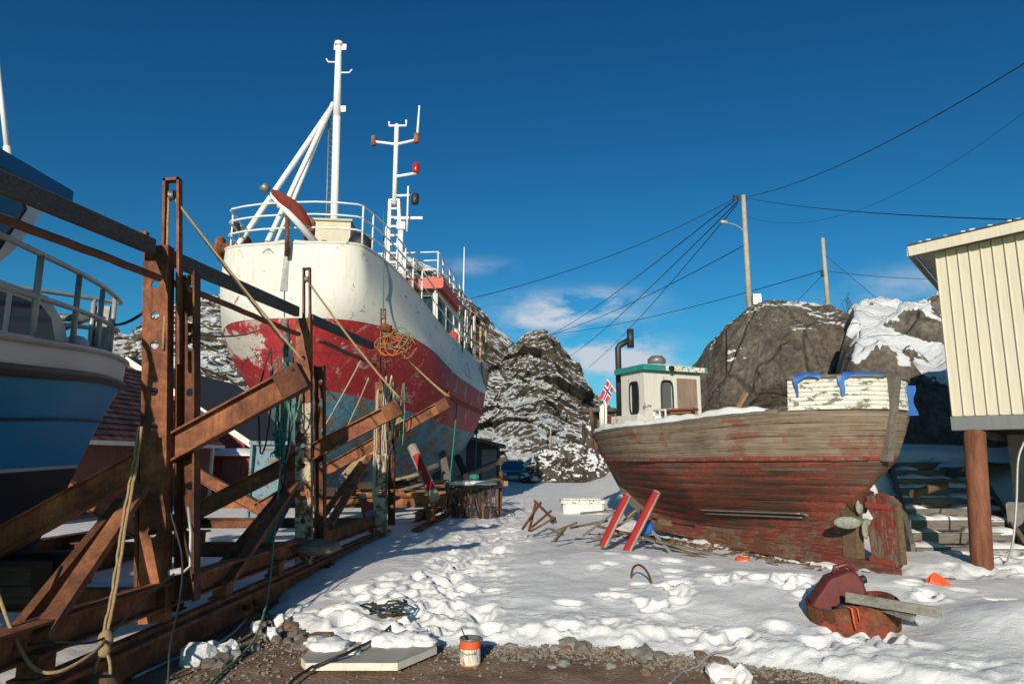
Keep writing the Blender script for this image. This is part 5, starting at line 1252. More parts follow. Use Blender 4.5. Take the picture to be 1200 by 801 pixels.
wk.part('bow_railing', b, M['white_metal'])
b = MB(); q = wsh(3.6, 1, 1, .9, -.1); b.box(q + UZ * .42, (.5, .3, .04), -.6, .01); b.box(q + UZ * .36, (.4, .22, .05), -.6, .01); b.box(q + UZ * .1, (.12, .12, .5), -.6); wk.part('deck_stand', b, M['brown_rust_pipe'])
b = MB(); q = wsh(4.4, 1, 1, .8, -.15)
for k in range(4): b.tube([q + WD * (-.18 * k), q + WD * (-.18 * k) + UZ * .5], .02, 6)
b.tube([q + UZ * .5, q - WD * .54 + UZ * .5], .02, 6); b.lathe(q - WD * .1 + UZ * .1, [(.07, 0), (.07, .3)], 10); wk.part('deck_rail', b, M['white_metal'])
b = MB(); q = wq(.2, -hw - .4, .1); b.beam(q + V((.5, .4, .1)), q + V((1.3, .7, 1.25)), .12, .05); single('leaning_plank', b, M['plank_fresh'], 'snowy plank leaning behind the white wheelhouse against the rock', 'plank')
# flag
fl = Thing('flag', 'small red flag with blue and white cross flying over the wreck bow', 'flag', wp(7.2, .1, 2.4))
p0 = atY(741, 484, 15.6); p1 = atY(711, 444, 15.6); b = MB(); b.tube([p0, p1], .014, 6); fl.part('flag_pole', b, M['white_metal'])
du = V((-.27, -.02, -.40)); dvv = V((.20, 0, -.34))
p1 = p1 + (p0 - p1) * .03
def fpt(x, y): return p1 + V((-.20, 0, -.40)) * x + (p0 - p1).normalized() * (.25 * y) + V((0, .045 * math.sin(x * 5 + y), 0)) 
def stripe(xs_, ys_, mat, off):
    b = MB(); rows = [[fpt(x, y) + V((0, off, 0)) for y in lin(ys_[0], ys_[1], 4)] for x in lin(xs_[0], xs_[1], 12)]; b.grid(rows); return b
fl.part('flag_cloth', stripe((0, 1), (0, 1), '', 0), M['flag_red'])
for off_, xs_, ys_, m in ((-.004, (0, 1), (.36, .64), 'flag_white'), (-.004, (.26, .50), (0, 1), 'flag_white'), (-.008, (0, 1), (.43, .57), 'flag_blue'), (-.008, (.32, .44), (0, 1), 'flag_blue')):
    for sgn in (1, -1): fl.part('flag_cross', stripe(xs_, ys_, '', off_ * sgn), M[m])
# blue tarpaulin rags on the wash-board
def rag(a0, a1, tails, label):
    b = MB(); rows = []
    for a_ in lin(a0, a1, 14):
        p = wsh(a_, 1, 1, -.03, .475); w_ = .04 + .03 * math.sin(a_ * 17)
        rows.append([p - WN * .1 + UZ * .03, p + UZ * .035, p + WN * .02 - UZ * w_ * .6, p + WN * .025 - UZ * w_ * 1.3])
    b.grid(rows); b.grid([[q - WN * .006 - UZ * .006 for q in r] for r in rows], flip=True)
    for (a_, ln) in tails:
        rows = [[wsh(a_ + dx * (.028 - .02 * k / 6), 1, 1, -.04 - .01 * math.sin(k), .46 - ln * k / 6) for dx in (-1, 0, 1)] for k in range(7)]
        b.grid(rows); b.grid([[q - WN * .006 for q in r] for r in rows], flip=True)
    b.jitter(.018, 7)
    single('tarpaulin_rag', b, M['tarp_blue'], label, 'tarpaulin rag', 'blue tarpaulin rags on the white stern planks')
rag(.20, .44, ((.43, .28),), 'blue tarpaulin rag draped over the middle of the white stern planks')
rag(-.175, .02, ((.03, .28),), 'wide blue tarpaulin rag at the stern post of the wreck')
b = MB(); q = wsh(-.1, 1, -1, -.04, .36); b.grid([[q + V((x * .08, 0, -k * .06)) + V((.03 * math.sin(k + x), 0, 0)) for x in (-1, 0, 1)] for k in range(8)]); b.grid([[q + V((x * .08, .008, -k * .06)) + V((.03 * math.sin(k + x), 0, 0)) for x in (-1, 0, 1)] for k in range(8)], flip=True)
single('tarpaulin_rag', b, M['tarp_blue'], 'narrow blue tarpaulin strip hanging on the far side of the stern', 'tarpaulin rag', 'blue tarpaulin rags on the white stern planks')
# ------------------------------------------------------------------ cream house on stilts, right
HO, HD, HN = V((6.40, 9.97, 0)), V((.77, -.638, 0)), V((.638, .77, 0))          # corner, along the gable, into the house
HB, HT, SL = 2.19, 4.66, .07
def H(x, y, z): return HO + HD * x + HN * y + V((0, 0, z))
hs_ = Thing('stilt_house', 'cream boarded house gable on stilts at the right edge', 'house', H(2, 3, 0))
W_ = 5.0; wd = .142; b = MB(); x = 0.0
def top(x): return HT + x * SL
while x < W_:
    b.face([H(x + .003, 0, HB), H(x + wd - .012, 0, HB), H(x + wd - .012, 0, top(x + wd)), H(x + .003, 0, top(x))])
    b.face([H(x + wd - .012, 0, HB), H(x + wd - .012, .02, HB), H(x + wd - .012, .02, top(x + wd)), H(x + wd - .012, 0, top(x + wd))]); b.face([H(x + .003, .02, HB), H(x + .003, 0, HB), H(x + .003, 0, top(x)), H(x + .003, .02, top(x))])
    b.face([H(x + .003, 0, HB), H(x + .003, .02, HB), H(x + wd - .012, .02, HB), H(x + wd - .012, 0, HB)])
    b.beam(H(x + .012, -.006, HB + .005), H(x + .012, -.006, top(x) - .02), .026, .018, up=V((0, 1, 0)))
    x += wd
b.face([H(0, .02, HB), H(W_, .02, HB), H(W_, .02, top(W_)), H(0, .02, HT)])
y = 0
while y < 9: b.face([H(0, y + wd - .01, HB), H(0, y + .004, HB), H(0, y + .004, HT), H(0, y + wd - .01, HT)]); y += wd
b.face([H(.01, 9, HB), H(.01, 0, HB), H(.01, 0, HT), H(.01, 9, HT)]); hs_.part('wall', b, M['house_cream'])
x0, x1, y0, y1 = -.31, W_, -.2, 9.2
def rz_(x): return HT + .16 + x * SL
b = MB(); b.grid([[H(x0, y0, rz_(x0)), H(x0, y1, rz_(x0))], [H(x1, y0, rz_(x1)), H(x1, y1, rz_(x1))]], smooth=False, flip=True)
b.grid([[H(x0, y0, rz_(x0) - .04), H(x0, y1, rz_(x0) - .04)], [H(x1, y0, rz_(x1) - .04), H(x1, y1, rz_(x1) - .04)]], smooth=False)
b.face([H(x0, y0, rz_(x0) - .04), H(x1, y0, rz_(x1) - .04), H(x1, y0, rz_(x1)), H(x0, y0, rz_(x0))]); b.face([H(x0, y0, rz_(x0)), H(x0, y1, rz_(x0)), H(x0, y1, rz_(x0) - .04), H(x0, y0, rz_(x0) - .04)])
rf = hs_.part('roof', b, M['dark_roof'])
b = MB(); b.grid([[H(x0 + .01, y0 + .03, rz_(x0) - .046), H(x0 + .01, 9, rz_(x0) - .046)], [H(x1, y0 + .03, rz_(x1) - .046), H(x1, 9, rz_(x1) - .046)]], smooth=False); hs_.part('soffit', b, M['trim_white'], rf)
b = MB(); ua = (V((0, 0, 1)) - HD * SL).normalized(); b.beam(H(x0, y0 - .014, rz_(x0) - .115), H(x1, y0 - .014, rz_(x1) - .115), .025, .15, up=ua); b.beam(H(x0 - .012, y0, rz_(x0) - .12), H(x0 - .012, 9, rz_(x0) - .12), .02, .13); hs_.part('fascia', b, M['house_cream'], rf)
b = MB()
for k in range(16): b.blob(H(x0 + .05 + k * .11, y0 + .02, rz_(x0 + .05 + k * .11) + .002), (.03 + .03 * ((k * 37) % 5) / 5, .05, .006 + .01 * ((k * 13) % 4) / 3), k, .6, 1) if (k * 7) % 5 > 1 else None
hs_.part('snow_rim', b, M['snow'], rf, stuff=True)
b = MB(); b.beam(H(-.02, .06, HB - .105), H(W_, .06, HB - .105), .16, .20, ch=.008); hs_.part('sill_beam', b, M['paint_peel_grey'])
b = MB()
for k in range(6): b.beam(H(.1, .5 + .8 * k, HB - .12), H(W_, .5 + .8 * k, HB - .12), .09, .16)
b.beam(H(.30, .15, HB - .25), H(.30, 8, HB - .25), .12, .09); hs_.part('floor_joist', b, M['timber_dark'])
b = MB(); b.beam(H(0.03, 4.5, HB - .02), H(W_ - .05, 4.5, HB - .02), 8.9, .03); hs_.part('floor', b, M['timber_dark'])
q = atZ(1150, 669, .06); b = MB(); b.tube([q - V((0, 0, .3)), H(.24, .10, HB - .205)], .138, 24, smooth=True); hs_.part('pillar', b, M['pillar_pipe'])
q = atY(1194, 560, 12.0); b = MB(); b.box((q.x + .15, 12.0, 1.3), (.34, .34, 1.45), .6, .02); b.box((q.x + .15, 12.0, .6), (.55, .55, .5), .6, .04); hs_.part('pillar', b, M['concrete'])
# cable hanging from the house
p = [atY(1200, 518, 9.8), atY(1193, 540, 9.8), atY(1191, 590, 9.8), atY(1186, 640, 9.8), atY(1176, 662, 9.9), atY(1160, 660, 9.9)]
rope('cable', smooth_path([atY(1206, 505, 9.85)] + p + [on_snow(1120, 668), on_snow(1085, 680), on_snow(1072, 692)], 8), .016, 'galvanised', 'grey cable hanging in a loop beside the brown pillar of the cream house', 'cable')
# ------------------------------------------------------------------ snowy timber stairs
stp = Thing('outdoor_stairs', 'snow covered timber stairs climbing behind the brown house pillar', 'stairs', (7.9, 12.8, .2))
for k in range(9):
    t_ = k / 8; c = V((7.25, 11.2, .22)).lerp(V((9.2, 15.2, 1.52)), t_); wd = 1.75
    b = MB(); b.beam(c + V((-wd/2, .0, -.10)), c + V((wd/2, .05, -.10)), .12, .17, ch=.01); b.jitter(.012, 5); stp.part('riser', b, M['plank_grey'])
    b = MB(); n_ = 22; rows = []
    for i in range(n_):
        u_ = i / (n_ - 1); h = max(-.05, .02 + .10 * float(fbm(np.array([u_ * 5 + k * 3.3]), np.array([k * 1.7]), None, 3)[0]) - (.11 if .32 < u_ < .62 and k not in (2, 6) else 0))
        rows.append([c + V((-wd/2 + wd * u_, -.03, -.04)), c + V((-wd/2 + wd * u_, .0, h - .02)), c + V((-wd/2 + wd * u_, .25, h)), c + V((-wd/2 + wd * u_, .50, h + .02)), c + V((-wd/2 + wd * u_, .52, -.1))])
    b.grid(rows, smooth=True, flip=True); b.jitter(.008, 4); stp.part('step_snow', b, M['snow'])
for sd in (-1, 1):
    b = MB(); b.beam((7.25 + sd * .9, 11.2, .12), (9.2 + sd * .9, 15.2, 1.42), .07, .26); stp.part('stringer', b, M['plank_grey'])
b = MB(); q = atY(1070, 578, 12); b.tube([q, q + V((.75, .3, .14))], .07, 8); b.jitter(.01, 6); single('log', b, M['plank_brown'], 'short brown log lying on the snow beside the stairs', 'log')
b = MB(); q = on_snow(1188, 590)
for k in range(6): b.blob((8.75 + .28 * k, 11.5 + .3 * (k % 3), .45 + .1 * (k % 2)), (.3, .25, .26), k, .35, 3, k, flat=True)
single('stone_heap', b, M['stone'], 'heap of dark stones under the cream house, right of the stairs', 'stone heap')
# ------------------------------------------------------------------ red buildings on the left
rd_ = Thing('red_shed', 'long dark red corrugated shed with rusty roof behind the blue boat', 'shed', (-12.8, 20, 0))
b = MB(); rows = []; Y0, Y1, X0 = 14.2, 25.7, -11.2; yy = Y0; i = 0
while yy <= Y1: rows.append([(X0 + (.022 if i % 4 in (1, 2) else 0), yy, -.1), (X0 + (.022 if i % 4 in (1, 2) else 0), yy, 2.12)]); yy += .045; i += 1
b.grid(rows, smooth=False, flip=False)
b.face([(X0, Y1, -.1), (X0 - 6, Y1, -.1), (X0 - 6, Y1, 2.1), (X0 - 3, Y1, 4.8), (X0, Y1, 2.1)]); b.face([(X0 - 6, Y0, -.1), (X0, Y0, -.1), (X0, Y0, 2.1), (X0 - 3, Y0, 4.8), (X0 - 6, Y0, 2.1)]); b.face([(X0 - 6, Y1, -.1), (X0 - 6, Y0, -.1), (X0 - 6, Y0, 2.1), (X0 - 6, Y1, 2.1)])
rd_.part('wall', b, M['dark_red_sheet'])
b = MB(); n_ = 16
for sd in (1, -1):
    rows = []
    for k in range(n_ + 1):
        t_ = k / n_; rows += [[(X0 + .35 * 1 - 3.35 + sd * 3.35 * (1 - t_) , y_, 2.02 + 2.85 * t_ + dz) for y_ in (Y0 - .3, Y1 + .35)] for dz in ((0, .04) if k < n_ else (0,))]
    b.grid(rows, smooth=False, flip=(sd > 0))
rd_.part('roof', b, M['roof_rusty'])
b = MB(); b.beam((X0 + .36, Y0 - .3, 1.99), (X0 + .36, Y1 + .35, 1.99), .03, .12); b.beam((X0 + .04, Y1 + .02, 0), (X0 + .04, Y1 + .02, 2.0), .12, .12); rd_.part('trim', b, M['trim_white'])
b = MB(); b.beam((X0 + .05, Y0, .03), (X0 + .05, Y1, .03), .15, .22); rd_.part('foundation', b, M['concrete'])
bn = Thing('red_barn', 'bright red barn with white gable boards and dark roof beyond the long shed', 'barn', (-16, 34, 0))
XR, XE, ZR, ZE, BY = -17.0, -11.5, 5.9, 2.35, 30
b = MB(); n_ = 24
for k in range(n_):
    xa, xb = XR + (XE - .1 - XR) * k / n_, XR + (XE - .1 - XR) * (k + 1) / n_ - .02
    f = lambda x: ZR + (ZE - ZR) * (x - XR) / (XE - XR) - .03
    b.face([(xa, BY, 0), (xb, BY, 0), (xb, BY, f(xb)), (xa, BY, f(xa))])
b.face([(XR, BY + .03, 0), (XE - .1, BY + .03, 0), (XE - .1, BY + .03, ZE), (XR, BY + .03, ZR - .05)]); b.face([(XE - .1, BY, 0), (XE - .1, BY + 12, 0), (XE - .1, BY + 12, ZE), (XE - .1, BY, ZE)])
b.face([(XR - 5.4, BY, 0), (XR, BY, 0), (XR, BY, ZR - .05), (XR - 5.4, BY, ZE)]); bn.part('wall', b, M['red_cladding'])
b = MB()
for sd in (1, -1): b.grid([[(XR, BY - .35, ZR + .12), (XR, BY + 12, ZR + .12)], [(XR + sd * (XE - XR + .3), BY - .35, ZE - .07), (XR + sd * (XE - XR + .3), BY + 12, ZE - .07)]], smooth=False, flip=(sd < 0))
bn.part('roof', b, M['dark_roof'])
b = MB(); up_ = V((ZR - ZE, 0, XE - XR)).normalized(); b.beam((XR, BY - .33, ZR - .02), (XE + .3, BY - .33, ZE - .21), .05, .24, up=up_); b.beam((XR, BY - .33, ZR - .02), (2 * XR - XE - .3, BY - .33, ZE - .21), .05, .24); bn.part('bargeboard', b, M['trim_white'])
ln = Thing('lean_to', 'small red lean-to with snow on its roof, between shed and barn', 'lean-to', (-12, 28.5, 0))
b = MB(); b.box((-11.3, 28.6, .85), (2.0, 2.2, 1.7)); wl_ = ln.part('wall', b, M['red_cladding'])
b = MB(); b.box((-11.1, 27.45, .75), (.75, .05, 1.45)); ln.part('door', b, M['dark_red_sheet'])
b = MB(); rows = [[V((-12.5 + 2.6 * i / 12, 27.2 + 2.6 * j / 8, 1.72 + .28 * math.sin(math.pi * i / 12) ** .5 * math.sin(math.pi * j / 8) ** .5 - .03 * i / 12)) for j in range(9)] for i in range(13)]; b.grid(rows, flip=True); b.box((-11.2, 28.5, 1.70), (2.6, 2.6, .06)); ln.part('snowy_roof', b, M['snow'])
# dark timber shed under the stern of the big boat
sh = Thing('timber_shed', 'dark timber shed with a pale door under the stern of the big boat', 'shed', (-4, 37, 0))
SX0, SX1, SY = -8.0, -.7, 35.0; f = lambda x: 2.15 + (SX1 - x) * .24
b = MB(); n_ = 36
for k in range(n_):
    xa = SX0 + (SX1 - SX0) * k / n_; xb = SX0 + (SX1 - SX0) * (k + 1) / n_ - .025
    b.face([(xa, SY, 0), (xb, SY, 0), (xb, SY, f(xb)), (xa, SY, f(xa))])
b.face([(SX0, SY + .03, 0), (SX1, SY + .03, 0), (SX1, SY + .03, f(SX1)), (SX0, SY + .03, f(SX0))]); b.face([(SX1, SY, 0), (SX1, SY + 5, 0), (SX1, SY + 5, f(SX1)), (SX1, SY, f(SX1))]); sh.part('wall', b, M['shed_wall'])
b = MB(); b.beam((SX0, SY + 2.2, f(SX0) + .10), (SX1 + .35, SY + 2.2, f(SX1 + .35) + .10), 5.6, .14); sh.part('roof', b, M['timber_grey'])
b = MB(); b.box((-2.95, SY - .03, 1.15), (1.25, .05, 2.2)); d_ = sh.part('door', b, M['shed_pale'])
b = MB(); b.box((-2.5, SY - .075, 1.1), (.05, .04, .2)); sh.part('handle', b, M['rust_dark'], d_)
b = MB(); b.box((-1.15, SY - .03, 1.0), (.75, .04, 2.0)); sh.part('pale_boards', b, M['shed_pale'])
# ------------------------------------------------------------------ car
cc = V((.1, 43.6, 0)); car = Thing('parked_car', 'dark blue estate car parked beyond the timber shed in the snow', 'car', cc)
b = MB()
def crow(x_, z0, wbot, zmid, wmid, ztop, wtop):
    return [V((s_ * w_, x_, z_)) + cc for s_, w_, z_ in ((-1, wbot, z0), (-1, wmid, zmid - .12), (-1, wmid * .985, zmid), (-1, wtop, ztop - .05), (-1, wtop * .86, ztop), (1, wtop * .86, ztop), (1, wtop, ztop - .05), (1, wmid * .985, zmid), (1, wmid, zmid - .12), (1, wbot, z0))]
secs = [(-2.12, .34, .66, .60, .74, .66, .70), (-2.05, .28, .76, .66, .83, .74, .78), (-1.3, .26, .80, .76, .86, .88, .80), (-.95, .26, .80, .80, .86, .93, .80), (-.25, .26, .80, .84, .86, 1.38, .64), (.4, .26, .80, .86, .86, 1.42, .64), (1.6, .26, .80, .88, .86, 1.40, .64), (2.05, .3, .78, .88, .84, 1.15, .68), (2.2, .4, .74, .8, .8, .95, .7)]
b.grid([crow(*q) for q in secs], smooth=False, flip=False); b.face(crow(*secs[0])); b.face(crow(*secs[-1])[::-1]); body = car.part('body', b, M['car_blue'])
b = MB(); b.face([cc + V(p) for p in ((-.72, -.93, .955), (.72, -.93, .955), (.56, -.30, 1.36), (-.56, -.30, 1.36))]); car.part('windscreen', b, M['glass_blue'])
for sd in (-1, 1):
    b = MB(); pts = [cc + V((sd * x_, y_, z_)) for x_, y_, z_ in ((.845, -.75, .92), (.68, -.2, 1.32), (.68, 1.5, 1.32), (.86, 1.75, .92))]; b.face(pts if sd > 0 else pts[::-1]); car.part('side_window', b, M['glass_dark'])
    b = MB(); b.box(cc + V((sd * .60, -2.10, .62)), (.34, .08, .14), 0, .02); car.part('headlight', b, M['lamp_glass'])
    b = MB(); b.box(cc + V((sd * .97, -.72, .98)), (.2, .1, .13), 0, .03); car.part('door_mirror', b, M['black_paint'])
    for y_ in (-1.32, 1.35):
        b = MB(); b.lathe(cc + V((sd * .70, y_, .30)), [(.12, 0), (.31, 0), (.315, .08), (.28, .16), (.17, .17), (.0, .16)], 20, V((sd, 0, 0))); wh_ = car.part('wheel', b, M['rubber'])
        b = MB(); b.lathe(cc + V((sd * .865, y_, .30)), [(.0, .01), (.17, .0), (.18, .012)], 16, V((sd, 0, 0))); car.part('rim', b, M['galvanised'], wh_)
b = MB(); b.box(cc + V((0, -2.13, .64)), (.78, .05, .12), 0, .02); car.part('grille', b, M['black_paint'])
b = MB(); b.box(cc + V((0, -2.14, .42)), (1.62, .14, .18), 0, .05); car.part('bumper', b, M['steel_grey'])
b = MB(); b.box(cc + V((0, -2.225, .44)), (.5, .01, .11)); car.part('number_plate', b, M['label_paper'])
# ------------------------------------------------------------------ poles, lamp, wires
def pole(name, p0, p1, r, label, parts=True):
    T = Thing(name, label, 'utility pole', p0, 'wooden utility poles on the rocks')
    b = MB(); b.tube([V(p0) - V((0, 0, 1.5)), p1], [r * 1.15, r * .85], 12); T.part('pole', b, M['post_wood']); return T
q0, q1 = atY(878, 358, 33.5), atY(871, 229, 33.5)
P1 = pole('utility_pole', q0, q1, .13, 'wooden utility pole with a street lamp arm on the big boulder')
b = MB(); a_ = q0.lerp(q1, .66); p = [a_, a_ + V((-.45, -.1, .32)), a_ + V((-.95, -.2, .43))]; b.tube(smooth_path(p, 5), .03, 8); la = P1.part('lamp_arm', b, M['galvanised'])
b = MB(); b.lathe(p[-1] + V((.05, 0, 0)), [(.03, 0), (.09, .08), (.11, .3), (.06, .42), (0, .44)], 12, V((-1, -.1, .12)).normalized()); P1.part('lamp_head', b, M['galvanised'], la)
b = MB()
for k, z_ in enumerate((.1, .25)):
    b.beam(q1 + V((-.5, 0, -z_)), q1 + V((.15, 0, -z_)), .05, .05)
    for x_ in (-.48, -.3): b.lathe(q1 + V((x_, 0, -z_)), [(.05, 0), (.07, .05), (.05, .12)], 8)
P1.part('insulator_arm', b, M['black_paint'])
r0, r1 = atY(970, 356, 37.5), atY(964, 279, 37.5)
P2 = pole('utility_pole', r0, r1, .12, 'bare wooden utility pole without a lamp, right of the lamp pole')
b = MB(); q = r0.lerp(r1, .5); b.box(q + V((-.15, 0, 0)), (.3, .08, .08)); b.box(q + V((-.18, 0, -.2)), (.14, .1, .3)); P2.part('bracket', b, M['black_paint'])
fl_ = Thing('glowing_box', 'small white box with added glow beside the lamp pole on the boulder', 'glowing_box', atY(888, 357, 33))
q = atY(888, 350, 33.0); b = MB(); b.box(q + V((0, .16, 0)), (.40, .2, .56), 0, .03); b.tube([q + V((0, .15, -.25)), q + V((0, .15, -.8))], .03, 6); fl_.part('housing', b, M['galvanised'])
b = MB(); b.box(q + V((0, .045, 0)), (.36, .03, .50), 0, .01); fl_.part('lens', b, M['sun_glare_white'])  # plain front face of the white box; glow added for glare, no lamp
def wire(p0, p1, drop, label, r=.018):
    b = MB(); b.tube(sag(p0, p1, drop, 30), r, 5); single('power_line', b, M['rubber'], label, 'power line', 'overhead power lines')
T1 = q1 + V((0, 0, -.1))
wire(T1 + V((.1, 0, 0)), atY(1240, 50, 14), .55, 'power line rising from the lamp pole to the upper right corner', .016)
wire(T1 + V((.1, 0, -.03)), atY(1205, 258, 13.0), .18, 'power line from the lamp pole to the roof of the cream house', .014)
wire(q1.lerp(q0, .2) + V((.1, 0, 0)), atY(1240, 100, 16), 1.55, 'thin slack line looping right from the lamp pole across the sky', .006)
wire(T1 + V((-.45, 0, -.05)), atY(550, 350, 27.5), .5, 'power line from the lamp pole to the big boat wheelhouse', .016)
wire(T1 + V((-.45, 0, -.15)), atY(640, 395, 110), .6, 'upper line of the pair running from the lamp pole to the mountain', .03)
wire(T1 + V((-.28, 0, -.2)), atY(664, 420, 110), .6, 'lower line of the pair running from the lamp pole to the mountain', .03)
wire(T1 + V((-.28, 0, -.3)), atY(690, 430, 100), .6, 'lowest line running from the lamp pole towards the mountain foot', .026)
wire(q0.lerp(q1, .55), atY(600, 402, 80), .9, 'line from the middle of the lamp pole down to the left', .024)
wire(r0.lerp(r1, .5) + V((-.2, 0, 0)), atY(640, 392, 90), .6, 'long low line from the bare pole behind the boulder to the left', .026)
wire(r0.lerp(r1, .5), atY(1110, 327, 34), .12, 'line from the bare pole to the right behind the cream house', .016)
wire(r0.lerp(r1, .45) + V((-.1, 0, 0)), atY(935, 352, 36), .0, 'guy wire left of the bare pole', .014)
wire(r0.lerp(r1, .75), atY(1045, 364, 34), .0, 'guy wire right of the bare pole', .012)
b = MB()
rr = random.Random(2); q = atY(993, 362, 36)
for k in range(7): b.tube(wob([q + V((rr.uniform(-.1, .1), 0, -.3)), q + V((rr.uniform(-.3, .3), 0, .3)), q + V((rr.uniform(-.35, .35), 0, rr.uniform(.5, .9)))], .03, k), .014, 4)
single('bare_bush', b, M['twig'], 'small leafless bush on the rock ridge right of the bare pole', 'bush')
b = MB(); q = atY(644, 528, 41.5); b.tube([q, q + V((.1, 0, 1.5))], .05, 6); single('marker_stake', b, M['post_wood'], 'thin pale stake standing on the snowy rock beside the car', 'stake')

# ------------------------------------------------------------------ second cradle (under the big boat)
c2 = Thing('boat_cradle', 'low rusty cradle of beams and props carrying the big red and white boat', 'boat cradle', (-3.8, 20, .2))
for Y in (15.2, 18.4, 21.6, 25.0):
    b = MB(); xo = -1.42 + .06 * (Y - 15.2); b.ibeam((xo - 5.2, Y, .64), (xo, Y, .66), .24, .18, .022); cb = c2.part('cross_beam', b, M['rust'])
    b = MB(); b.box((xo - .35, Y, .40), (.2, .22, .24), .05); b.box((xo - .35, Y, .30), (.34, .4, .06), .05); b.box((xo - .35, Y, .5), (.3, .3, .04), .05); c2.part('bogie', b, M['rust'])
    if Y < 25:
        b = MB(); b.box((xo - 2.6, Y, .70 + .2), (.5, .4, .14), .1, .02); b.box((xo - 2.6, Y, .84), (.4, .5, .13), .1, .02); c2.part('keel_block', b, M['timber_dark'])
b = MB(); b.ibeam((-1.95, 14.2, .40), (-1.2, 27, .40), .18, .14, .02); c2.part('side_beam', b, M['rust_dark'])
rail_thing('slipway_rail', 'rusty rail on the snow under the big boat, ending near the tangled sledge', lambda Y: -1.75 + .06 * (Y - 15.2), 13.6, 27.5, .24, .2)
# blue peeling support on the far side of the big cradle
b = MB(); q = atY(311, 590, 14.4); q.z = .35
b.beam(q, q + V((.02, .1, 1.5)), .62, .22, up=V((0, 1, 0))); b.box(q + V((.02, .08, 1.55)), (.8, .34, .08)); b.box(q + V((-.30, -.03, .75)), (.05, .26, 1.5)); b.box(q + V((.30, -.03, .75)), (.05, .26, 1.5))
c2.part('bow_support', b, M['rust_blue'])
for k, (p0, p1, Y0, Y1, m, r) in enumerate((((352, 560), (310, 640), 13.2, 12.6, 'plank_grey', .07), ((300, 600), (365, 560), 14, 14.6, 'rust', .08))):
    b = MB(); b.beam(atY(*p0, Y0), atY(*p1, Y1), r * 2, r * 1.6, ch=.01); c2.part('strut', b, M[m])
b = MB(); b.beam(atY(470, 490, 15.4), atY(405, 560, 15.0), .26, .09, up=V((0, 1, 0)), ch=.01); c2.part('side_plank', b, M['plank_fresh'])
# timber props and braces under the stern quarter
for k, (p0, p1, Y0, Y1, w_, m, lab) in enumerate((((518, 530), (527, 575), 21, 19.6, .2, 'plank_grey', 'grey timber prop leaning under the stern quarter of the big boat'), ((536, 535), (552, 572), 24, 21.8, .2, 'timber_dark', 'dark round prop under the stern of the big boat'), ((478, 560), (512, 545), 18.5, 19.5, .14, 'plank_grey', 'grey plank slanting upward under the red hull by the red prop'), ((590, 538), (536, 562), 25, 22.5, .2, 'plank_grey', 'long grey plank slanting before the dark timber shed'))):
    b = MB(); b.beam(atY(*p0, Y0), atY(*p1, Y1), w_, w_ * .8, ch=.02); b.jitter(.008, 4); single('timber_prop', b, M[m], lab, 'timber prop', 'props and planks under the big boat')
b = MB(); a_, e_ = atY(483, 523, 15.6), atY(510, 584, 14.9); b.tube([a_, e_], .115, 14)
T = Thing('painted_prop', 'thick wooden prop with a red stripe leaning under the big boat', 'wooden prop', e_, 'wooden props with red paint'); T.part('log', b, M['prop_wood'])
def redstripe(T, a_, e_, r, t0, t1, c0, half=1.0):
    b = MB(); d, s, u = frame_of(e_ - a_); rows = []
    for k in range(13):
        t_ = t0 + (t1 - t0) * k / 12; rows.append([a_.lerp(e_, t_) + (s * math.cos(g) + u * math.sin(g)) * (r + .002) for g in lin(c0 - half, c0 + half, 9)])
    b.grid(rows, flip=False); T.part('painted_face', b, M['prop_red'])
def camang(a_, e_, dx=0.0):
    d, s, u = frame_of(e_ - a_); v_ = V((dx, -1, .1)); return math.atan2(v_.dot(u), v_.dot(s))
redstripe(T, a_, e_, .115, .2, .88, camang(a_, e_, .1), .75)
for k in range(5):
    q = atY(486 + k * 6, 562 + (k % 3) * 7, 16.5 + .2 * k); b = MB(); b.beam(q + V((-.5, 0, -.1 * (k % 2))), q + V((.45, .1, .22 - .08 * k)), .16, .06, ch=.008); b.jitter(.008, 5)
    single('plank', b, M[('plank_fresh', 'plank_grey', 'plank_brown', 'plank_fresh', 'plank_grey')[k]], 'plank in the small stack on the cradle beam end beside the red prop', 'plank', 'planks stacked on the cradle beam end')
b = MB(); b.lathe((-2.72, 13.6, .28), [(.10, 0), (.11, .02), (.11, .26), (.09, .3), (.05, .31)], 14); single('canister', b, M['blue_plastic'], 'small blue canister behind the farthest cradle post', 'canister')
T = Thing('gas_bottle', 'faded red gas bottle leaning behind the second arm, below the blue hull', 'gas bottle', atZ(432, 620, .2)); a_ = atY(447, 640, 13.6); e_ = atY(412, 545, 14.6)
b = MB(); d = (e_ - a_).normalized(); b.lathe(a_, [(.13, 0), (.14, .05), (.14, .85), (.11, .98), (.05, 1.05), (.05, 1.12)], 16, d); T.part('body', b, M['rust_red'])
b = MB(); b.lathe(a_ + d * 1.1, [(.03, 0), (.03, .1), (.07, .1), (.07, .13), (.02, .14)], 10, d); T.part('valve', b, M['galvanised'])
b = MB()
for k in range(8): a2 = k * .78; b.blob(atY(404, 561, 13.3) + V((.09 * math.cos(a2), .03, .09 * math.sin(a2))), (.035, .035, .035), k, .1, 1)
single('float_ring', b, M['label_paper'], 'ring of small white floats below the blue hull left of the farthest post', 'float ring')
